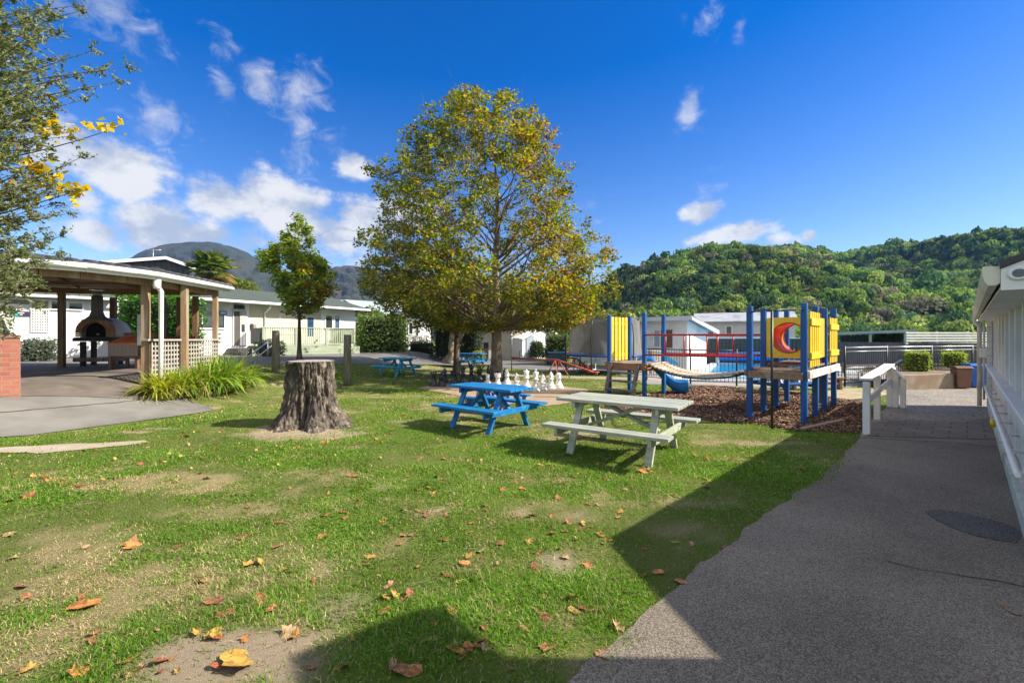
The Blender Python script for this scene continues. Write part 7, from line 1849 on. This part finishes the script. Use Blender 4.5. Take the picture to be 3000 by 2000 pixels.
ZZ = hill_z(XX.ravel(), YY.ravel()); ii = (np.arange(59)[:, None] * 120 + np.arange(119)[None]).ravel()
hill = npmesh('wooded_hill', np.c_[XX.ravel(), YY.ravel(), ZZ], np.c_[ii, ii + 1, ii + 121, ii + 120], pm('hill_earth', (.03, .045, .015), (.045, .06, .02), .1, .95), smooth=True)
tag(hill, 'steep bush covered hill behind the pool houses', 'hill', kind='structure')
def crown_mesh(seed, nl, lobes, sc=1.0):
    q = np.random.default_rng(seed); cs = np.c_[q.normal(0, .35, lobes), q.normal(0, .35, lobes), q.uniform(.15, .75, lobes)]; rs = q.uniform(.35, .6, lobes)
    k = q.choice(lobes, nl); d = q.normal(size=(nl, 3)); d /= np.linalg.norm(d, axis=1)[:, None]; d[:, 2] = np.abs(d[:, 2]) * .9 - .25
    P = cs[k] + d * (rs[k] * q.uniform(.8, 1.05, nl))[:, None]
    s = q.uniform(.16, .34, nl) * sc; nn = d + q.normal(0, .45, (nl, 3)); nn /= np.linalg.norm(nn, axis=1)[:, None]
    a = np.cross(nn, q.normal(size=(nl, 3))); a /= np.linalg.norm(a, axis=1)[:, None]; b = np.cross(nn, a)
    a *= s[:, None]; b *= s[:, None] * .8
    return np.stack([P - a, P + b, P + a, P - b], 1).reshape(-1, 3)
CR = [crown_mesh(i, 150, 5, .62) for i in range(8)]; CRN = [crown_mesh(20 + i, 700, 7, .27) for i in range(4)]
def forest(n, px0, px1, d0, d1, seed, cols, w, hmin, hmax, name, label, zf, CR=CR):
    q = np.random.default_rng(seed); y = np.sqrt(q.uniform(d0 ** 2, d1 ** 2, n)); px = q.uniform(px0, px1, n); x = (px - 1500) / F * y; z = zf(x, y)
    h = q.uniform(hmin, hmax, n) * (1 + .4 * (q.random(n) < .08)); wd = h * q.uniform(.75, 1.15, n)
    pal_n = fbm(np.c_[x / 24, y / 24], 3, 6); base_c = palette(q, n, cols, w, .25) * (.45 + 1.1 * pal_n)[:, None]
    Vs, Cs = [], []
    for i in range(n):
        m = CR[q.integers(len(CR))]; a = q.uniform(0, 6.283); ca, sa = math.cos(a), math.sin(a)
        v = np.c_[(m[:, 0] * ca - m[:, 1] * sa) * wd[i] * .62 + x[i], (m[:, 0] * sa + m[:, 1] * ca) * wd[i] * .62 + y[i], (m[:, 2] * .85) * h[i] + z[i]]
        Vs.append(v); Cs.append(np.repeat(base_c[i] * q.uniform(.75, 1.25, (len(m) // 4, 1)), 4, 0))
    V = np.concatenate(Vs); k = len(V) // 4
    return tag(npmesh(name, V, np.arange(len(V)).reshape(-1, 4), FOLD, colors=np.concatenate(Cs)), label, 'woods', kind='stuff')
BUSH = [(.13, .21, .05), (.185, .265, .065), (.26, .33, .085), (.055, .105, .045), (.17, .16, .10), (.34, .40, .12), (.11, .18, .08)]
forest(6000, 1560, 3400, 150, D1 * 1.03, 6, BUSH, [3, 3, 2, 3, 1.6, .8, 2], 3.0, 6.2, 'hillside_bush', 'dense mixed green bush covering the upper hill', lambda x, y: hill_z(x, y) - .8)
CRM = [crown_mesh(40 + i, 420, 6, .36) for i in range(6)]
forest(1700, 1560, 3300, D0 + 2, 152, 61, BUSH, [3, 3, 2, 3, 1.6, .8, 2], 3.0, 6.0, 'lower_hillside_bush', 'dense mixed green bush covering the foot of the hill', lambda x, y: hill_z(x, y) - .8, CRM)
forest(200, 1690, 1930, 120, 190, 16, [(.035, .055, .025), (.05, .07, .035), (.075, .07, .045)], [3, 2, 1], 4.5, 7.5, 'dark_pines', 'dark conifers on the shoulder of the hill', lambda x, y: hill_z(x, y) - 1)
forest(150, 1650, 2900, 70, 92, 26, BUSH, [3, 3, 2, 2, 1, 1, 1], 3.5, 5.5, 'foot_bush', 'mixed bushes along the foot of the hill behind the roofs', lambda x, y: gh(x, y) - .5, CRN)

# far blue hills on the left
def far_hill(name, prof, d, depth, label, seed, c1, c2):
    px = np.linspace(prof[0][0], prof[-1][0], 160); cy = np.interp(px, [a for a, b in prof], [b for a, b in prof])
    cy = cy - (fbm(np.c_[px / 9, px * 0 + seed], 3, seed) - .5) * 5
    nr = 46; V = []
    for j in range(nr):
        f_ = j / (nr - 1); y = d - depth * (1 - f_); k = np.where(f_ < 1, f_ ** .75, 1)
        x = (px - 1500) / F * d * (.55 + .45 * f_) if False else (px - 1500) / F * y
        zc = ((HZ - cy) / F * d + 1.65) * k
        rough = (fbm(np.c_[px / 26 + j * .15, np.full(160, j / 5.0)], 5, seed + 2) - .5) * depth * .06 * math.sin(math.pi * min(f_, 1)) + (fbm(np.c_[px / 5, np.full(160, j * .9)], 3, seed + 5) - .5) * depth * .006 * (f_ < 1)
        V.append(np.c_[x, np.full(160, y), zc + rough - (2 if j == 0 else 0)])
    V.append(np.c_[(px - 1500) / F * (d + depth), np.full(160, d + depth), np.full(160, -5)])
    V = np.concatenate(V); ii = (np.arange(nr)[:, None] * 160 + np.arange(159)[None]).ravel()
    o = npmesh(name, V, np.c_[ii, ii + 1, ii + 161, ii + 160], pm(name + '_cover', c1, c2, .055, .95, 4.0, .14, c3=(.045, .04, .032), s3=.01), smooth=True)
    return tag(o, label, 'hill', kind='structure')
far_hill('far_hill', [(-400, 860), (0, 840), (150, 815), (300, 790), (378, 758), (420, 735), (480, 716), (540, 709), (620, 708), (680, 722), (720, 738), (790, 775), (860, 815), (930, 840), (1000, 850), (1200, 900)], 600, 300, 'rounded dark blue forested hill beyond the cabin', 3, (.012, .021, .018), (.024, .034, .026))
far_hill('far_hill', [(800, 870), (900, 820), (950, 795), (985, 781), (1030, 777), (1080, 783), (1150, 792), (1250, 800), (1400, 812), (1560, 850), (1700, 880)], 540, 260, 'lower dark blue forested hill behind the plane tree', 8, (.012, .021, .018), (.024, .034, .026))
# ------------------------------------------------------------------ air, sky, sun, camera
SUN = Vector((1.28, -.12, 1.0)).normalized()
EL = math.asin(SUN.z); AZ = math.atan2(SUN.x, SUN.y)     # azimuth clockwise from +Y
sun = bpy.data.lights.new('sun', 'SUN'); sun.energy = 5.0; sun.angle = R(.53); sun.color = (1.0, .92, .79)
so = bpy.data.objects.new('sun', sun); col.objects.link(so); so.rotation_euler = SUN.to_track_quat('Z', 'Y').to_euler()
w = bpy.data.worlds.new('World'); scene.world = w; w.use_nodes = True
nt = w.node_tree; L = nt.links.new
bg = nt.nodes['Background']; STR = .066; bg.inputs['Strength'].default_value = STR
sky = N(nt, 'ShaderNodeTexSky', sky_type='NISHITA'); sky.sun_disc = False; sky.sun_elevation = EL; sky.sun_rotation = AZ
sky.air_density = 1.0; sky.dust_density = .35; sky.ozone_density = 3.0; sky.altitude = 50
tc = N(nt, 'ShaderNodeTexCoord'); sp = N(nt, 'ShaderNodeSeparateXYZ'); L(tc.outputs['Generated'], sp.inputs[0])
def mth(op, a, b=None, c=None, clamp=False):
    n_ = N(nt, 'ShaderNodeMath', operation=op); n_.use_clamp = clamp
    for i, v in enumerate((a, b, c)):
        if v is None: continue
        if hasattr(v, 'node'): L(v, n_.inputs[i])
        else: n_.inputs[i].default_value = v
    return n_.outputs[0]
az = mth('ARCTAN2', sp.outputs['X'], sp.outputs['Y']); el = mth('ARCSINE', sp.outputs['Z'])
# cloud banks as soft ellipses on the sky's azimuth and elevation, broken up by noise
def ae(px, py):
    d = Vector(((px - 1500) / F, 1, (HZ - py) / F)).normalized(); return math.atan2(d.x, d.y), math.asin(d.z)
def ramp(v, a, b, c=0.0, d=1.0, smooth=True):
    n_ = N(nt, 'ShaderNodeMapRange', interpolation_type='SMOOTHSTEP' if smooth else 'LINEAR')
    for i, x_ in enumerate((v, a, b, c, d)):
        if hasattr(x_, 'node'): L(x_, n_.inputs[i])
        else: n_.inputs[i].default_value = x_
    return n_.outputs[0]
cx = N(nt, 'ShaderNodeCombineXYZ'); L(az, cx.inputs[0]); L(mth('MULTIPLY', el, 1.35), cx.inputs[1])
def noise(scale, det, rough, off, dist=0.0):
    mp = N(nt, 'ShaderNodeMapping'); mp.inputs['Location'].default_value = off; L(cx.outputs[0], mp.inputs['Vector'])
    n_ = N(nt, 'ShaderNodeTexNoise'); n_.inputs['Scale'].default_value = scale; n_.inputs['Detail'].default_value = det; n_.inputs['Roughness'].default_value = rough; n_.inputs['Distortion'].default_value = dist
    L(mp.outputs[0], n_.inputs['Vector']); return n_.outputs['Fac']
def cloud(ells, nz, k, lo, hi):
    acc = None
    for px, py, rx, ry, rot, s in ells:
        a0, e0 = ae(px, py); kx = math.cos(a0); 
        rx_, ry_ = rx / F * kx * kx, ry / F * math.cos(e0)
        da = mth('SUBTRACT', az, a0); de = mth('SUBTRACT', el, e0); c_, s_ = math.cos(R(rot)), math.sin(R(rot))
        u = mth('ADD', mth('MULTIPLY', da, c_ / rx_), mth('MULTIPLY', de, s_ / rx_)); v = mth('ADD', mth('MULTIPLY', da, -s_ / ry_), mth('MULTIPLY', de, c_ / ry_))
        q_ = mth('SQRT', mth('ADD', mth('MULTIPLY', u, u), mth('MULTIPLY', v, v)))
        m_ = mth('MULTIPLY', mth('SUBTRACT', 1.0, q_), s)
        acc = m_ if acc is None else mth('MAXIMUM', acc, m_)
    acc = mth('MAXIMUM', acc, -1.5)
    return ramp(mth('ADD', acc, mth('MULTIPLY', mth('SUBTRACT', nz, .5), k)), lo, hi)
cum = [(360, 500, 260, 80, -22, 1.1), (250, 600, 90, 60, 0, .8), (270, 680, 130, 42, -8, 1), (470, 665, 200, 75, -10, 1), (640, 590, 130, 75, 0, 1.1), (820, 600, 190, 85, -8, 1.1), (900, 660, 190, 75, 0, 1), (620, 690, 220, 50, 0, .9), (990, 700, 120, 90, 0, 1), (1070, 650, 110, 80, 0, 1), (1150, 640, 160, 70, 0, .7), (150, 440, 110, 45, -20, .8),
       (2055, 623, 62, 34, 15, 1), (2160, 688, 150, 36, 3, 1.1), (2290, 700, 110, 26, 0, .8), (2372, 690, 36, 22, 0, .9), (2035, 700, 50, 20, 20, .7), (1040, 490, 62, 42, 0, .95), (230, 750, 90, 20, 0, .45)]
wis = [(760, 235, 85, 60, -25, 1), (880, 270, 110, 75, 40, 1.1), (880, 370, 60, 70, 20, .9), (660, 150, 60, 50, -30, .6), (650, 255, 40, 60, 20, .7), (960, 400, 60, 40, -20, .6), (870, 480, 60, 45, -10, .6), (460, 360, 110, 70, -30, .8), (300, 30, 230, 60, -12, .75), (2018, 330, 45, 70, -28, 1.2), (2010, 375, 50, 22, 0, .8), (2075, 60, 45, 45, -30, .8), (2170, 80, 22, 40, -10, .6), (2110, 490, 40, 12, 0, .4), (2080, 560, 50, 30, 20, .5), (1720, 610, 60, 40, 10, .35), (1995, 50, 25, 20, 0, .5)]
n1 = noise(10.5, 12, .6, (3.1, 1.7, 0)); n2 = noise(22, 8, .62, (7.7, 2.2, .4), .6); n3 = noise(10, 6, .5, (3.1, 1.62, 0))
mc = cloud(cum, n1, 2.7, -.1, .62); mw = mth('MULTIPLY', cloud(wis, n2, 2.6, -.05, 1.25), .62)
fill_cloud = mth('MULTIPLY', ramp(n1, .30, .55), mth('MAXIMUM', ramp(sp.outputs['Y'], .05, -.2), ramp(sp.outputs['Z'], .68, .8))); fill_cloud = mth('MULTIPLY', fill_cloud, ramp(sp.outputs['Z'], .0, .1))  # added bright cloud behind the camera and overhead, unseen, for neutral fill light
mask = mth('MAXIMUM', mth('MAXIMUM', mc, mw), fill_cloud)
# cloud tone: bright crowns, greyer below
shade = ramp(mth('ADD', mth('MULTIPLY', mth('SUBTRACT', n1, n3), 3.0), mth('MULTIPLY', mth('SUBTRACT', n2, .5), .5)), -.55, .45)
cm = N(nt, 'ShaderNodeMix', data_type='RGBA'); L(shade, cm.inputs[0])
K = 1.0 / STR / 2.12
cm.inputs[6].default_value = (.50 * K, .57 * K, .70 * K, 1); cm.inputs[7].default_value = (.92 * K, .92 * K, .93 * K, 1)
hs = N(nt, 'ShaderNodeHueSaturation'); hs.inputs['Saturation'].default_value = 1.75; hs.inputs['Value'].default_value = 1.36; hs.inputs['Hue'].default_value = .516; L(ramp(el, .0, .62, 1.22, 1.5, False), hs.inputs['Saturation']); L(sky.outputs['Color'], hs.inputs['Color'])
cb = N(nt, 'ShaderNodeVectorMath', operation='SCALE'); L(cm.outputs[2], cb.inputs[0]); L(mth('MULTIPLY_ADD', fill_cloud, .45, 1.0), cb.inputs['Scale'])  # added fill cloud made brighter than the clouds in view
mx = N(nt, 'ShaderNodeMix', data_type='RGBA'); L(mth('MULTIPLY', mask, .95), mx.inputs[0]); L(hs.outputs['Color'], mx.inputs[6]); L(cb.outputs[0], mx.inputs[7])
L(mx.outputs[2], bg.inputs['Color'])

HAZE = True
if HAZE:
    hz_m = bpy.data.materials.new('air'); hz_m.use_nodes = True; nt2 = hz_m.node_tree
    nt2.nodes.remove(nt2.nodes['Principled BSDF']); pv_ = nt2.nodes.new('ShaderNodeVolumePrincipled'); pv_.inputs['Density'].default_value = .00016; pv_.inputs['Color'].default_value = (.16, .42, 1.0, 1); pv_.inputs['Anisotropy'].default_value = .1
    nt2.links.new(pv_.outputs['Volume'], nt2.nodes['Material Output'].inputs['Volume'])
    o = MB().box((0, 500, 72), (3600, 1900, 156)).build('haze', hz_m); tag(o, 'thin blue air haze', 'haze', kind='stuff')

cam = bpy.data.cameras.new('camera'); cam.lens = 16; cam.sensor_width = 36; cam.sensor_fit = 'HORIZONTAL'; cam.shift_y = -(1000 - HZ) / 3000; cam.clip_start = .05; cam.clip_end = 8000
co = bpy.data.objects.new('camera', cam); col.objects.link(co); co.location = (0, 0, H); co.rotation_euler = (R(90), 0, 0)
scene.camera = co
vs_ = scene.view_settings; scene.display_settings.display_device = 'sRGB'
vs_.view_transform = 'Standard'; vs_.look = 'None'; vs_.gamma = 1; vs_.exposure = 1.08; vs_.use_curve_mapping = False
scene.render.engine = 'CYCLES'
cy = scene.cycles
cy.max_bounces = 8; cy.transparent_max_bounces = 12; cy.volume_bounces = 0; cy.use_denoising = True
try: cy.denoiser = 'OPENIMAGEDENOISE'
except Exception: pass
cy.sample_clamp_indirect = 6
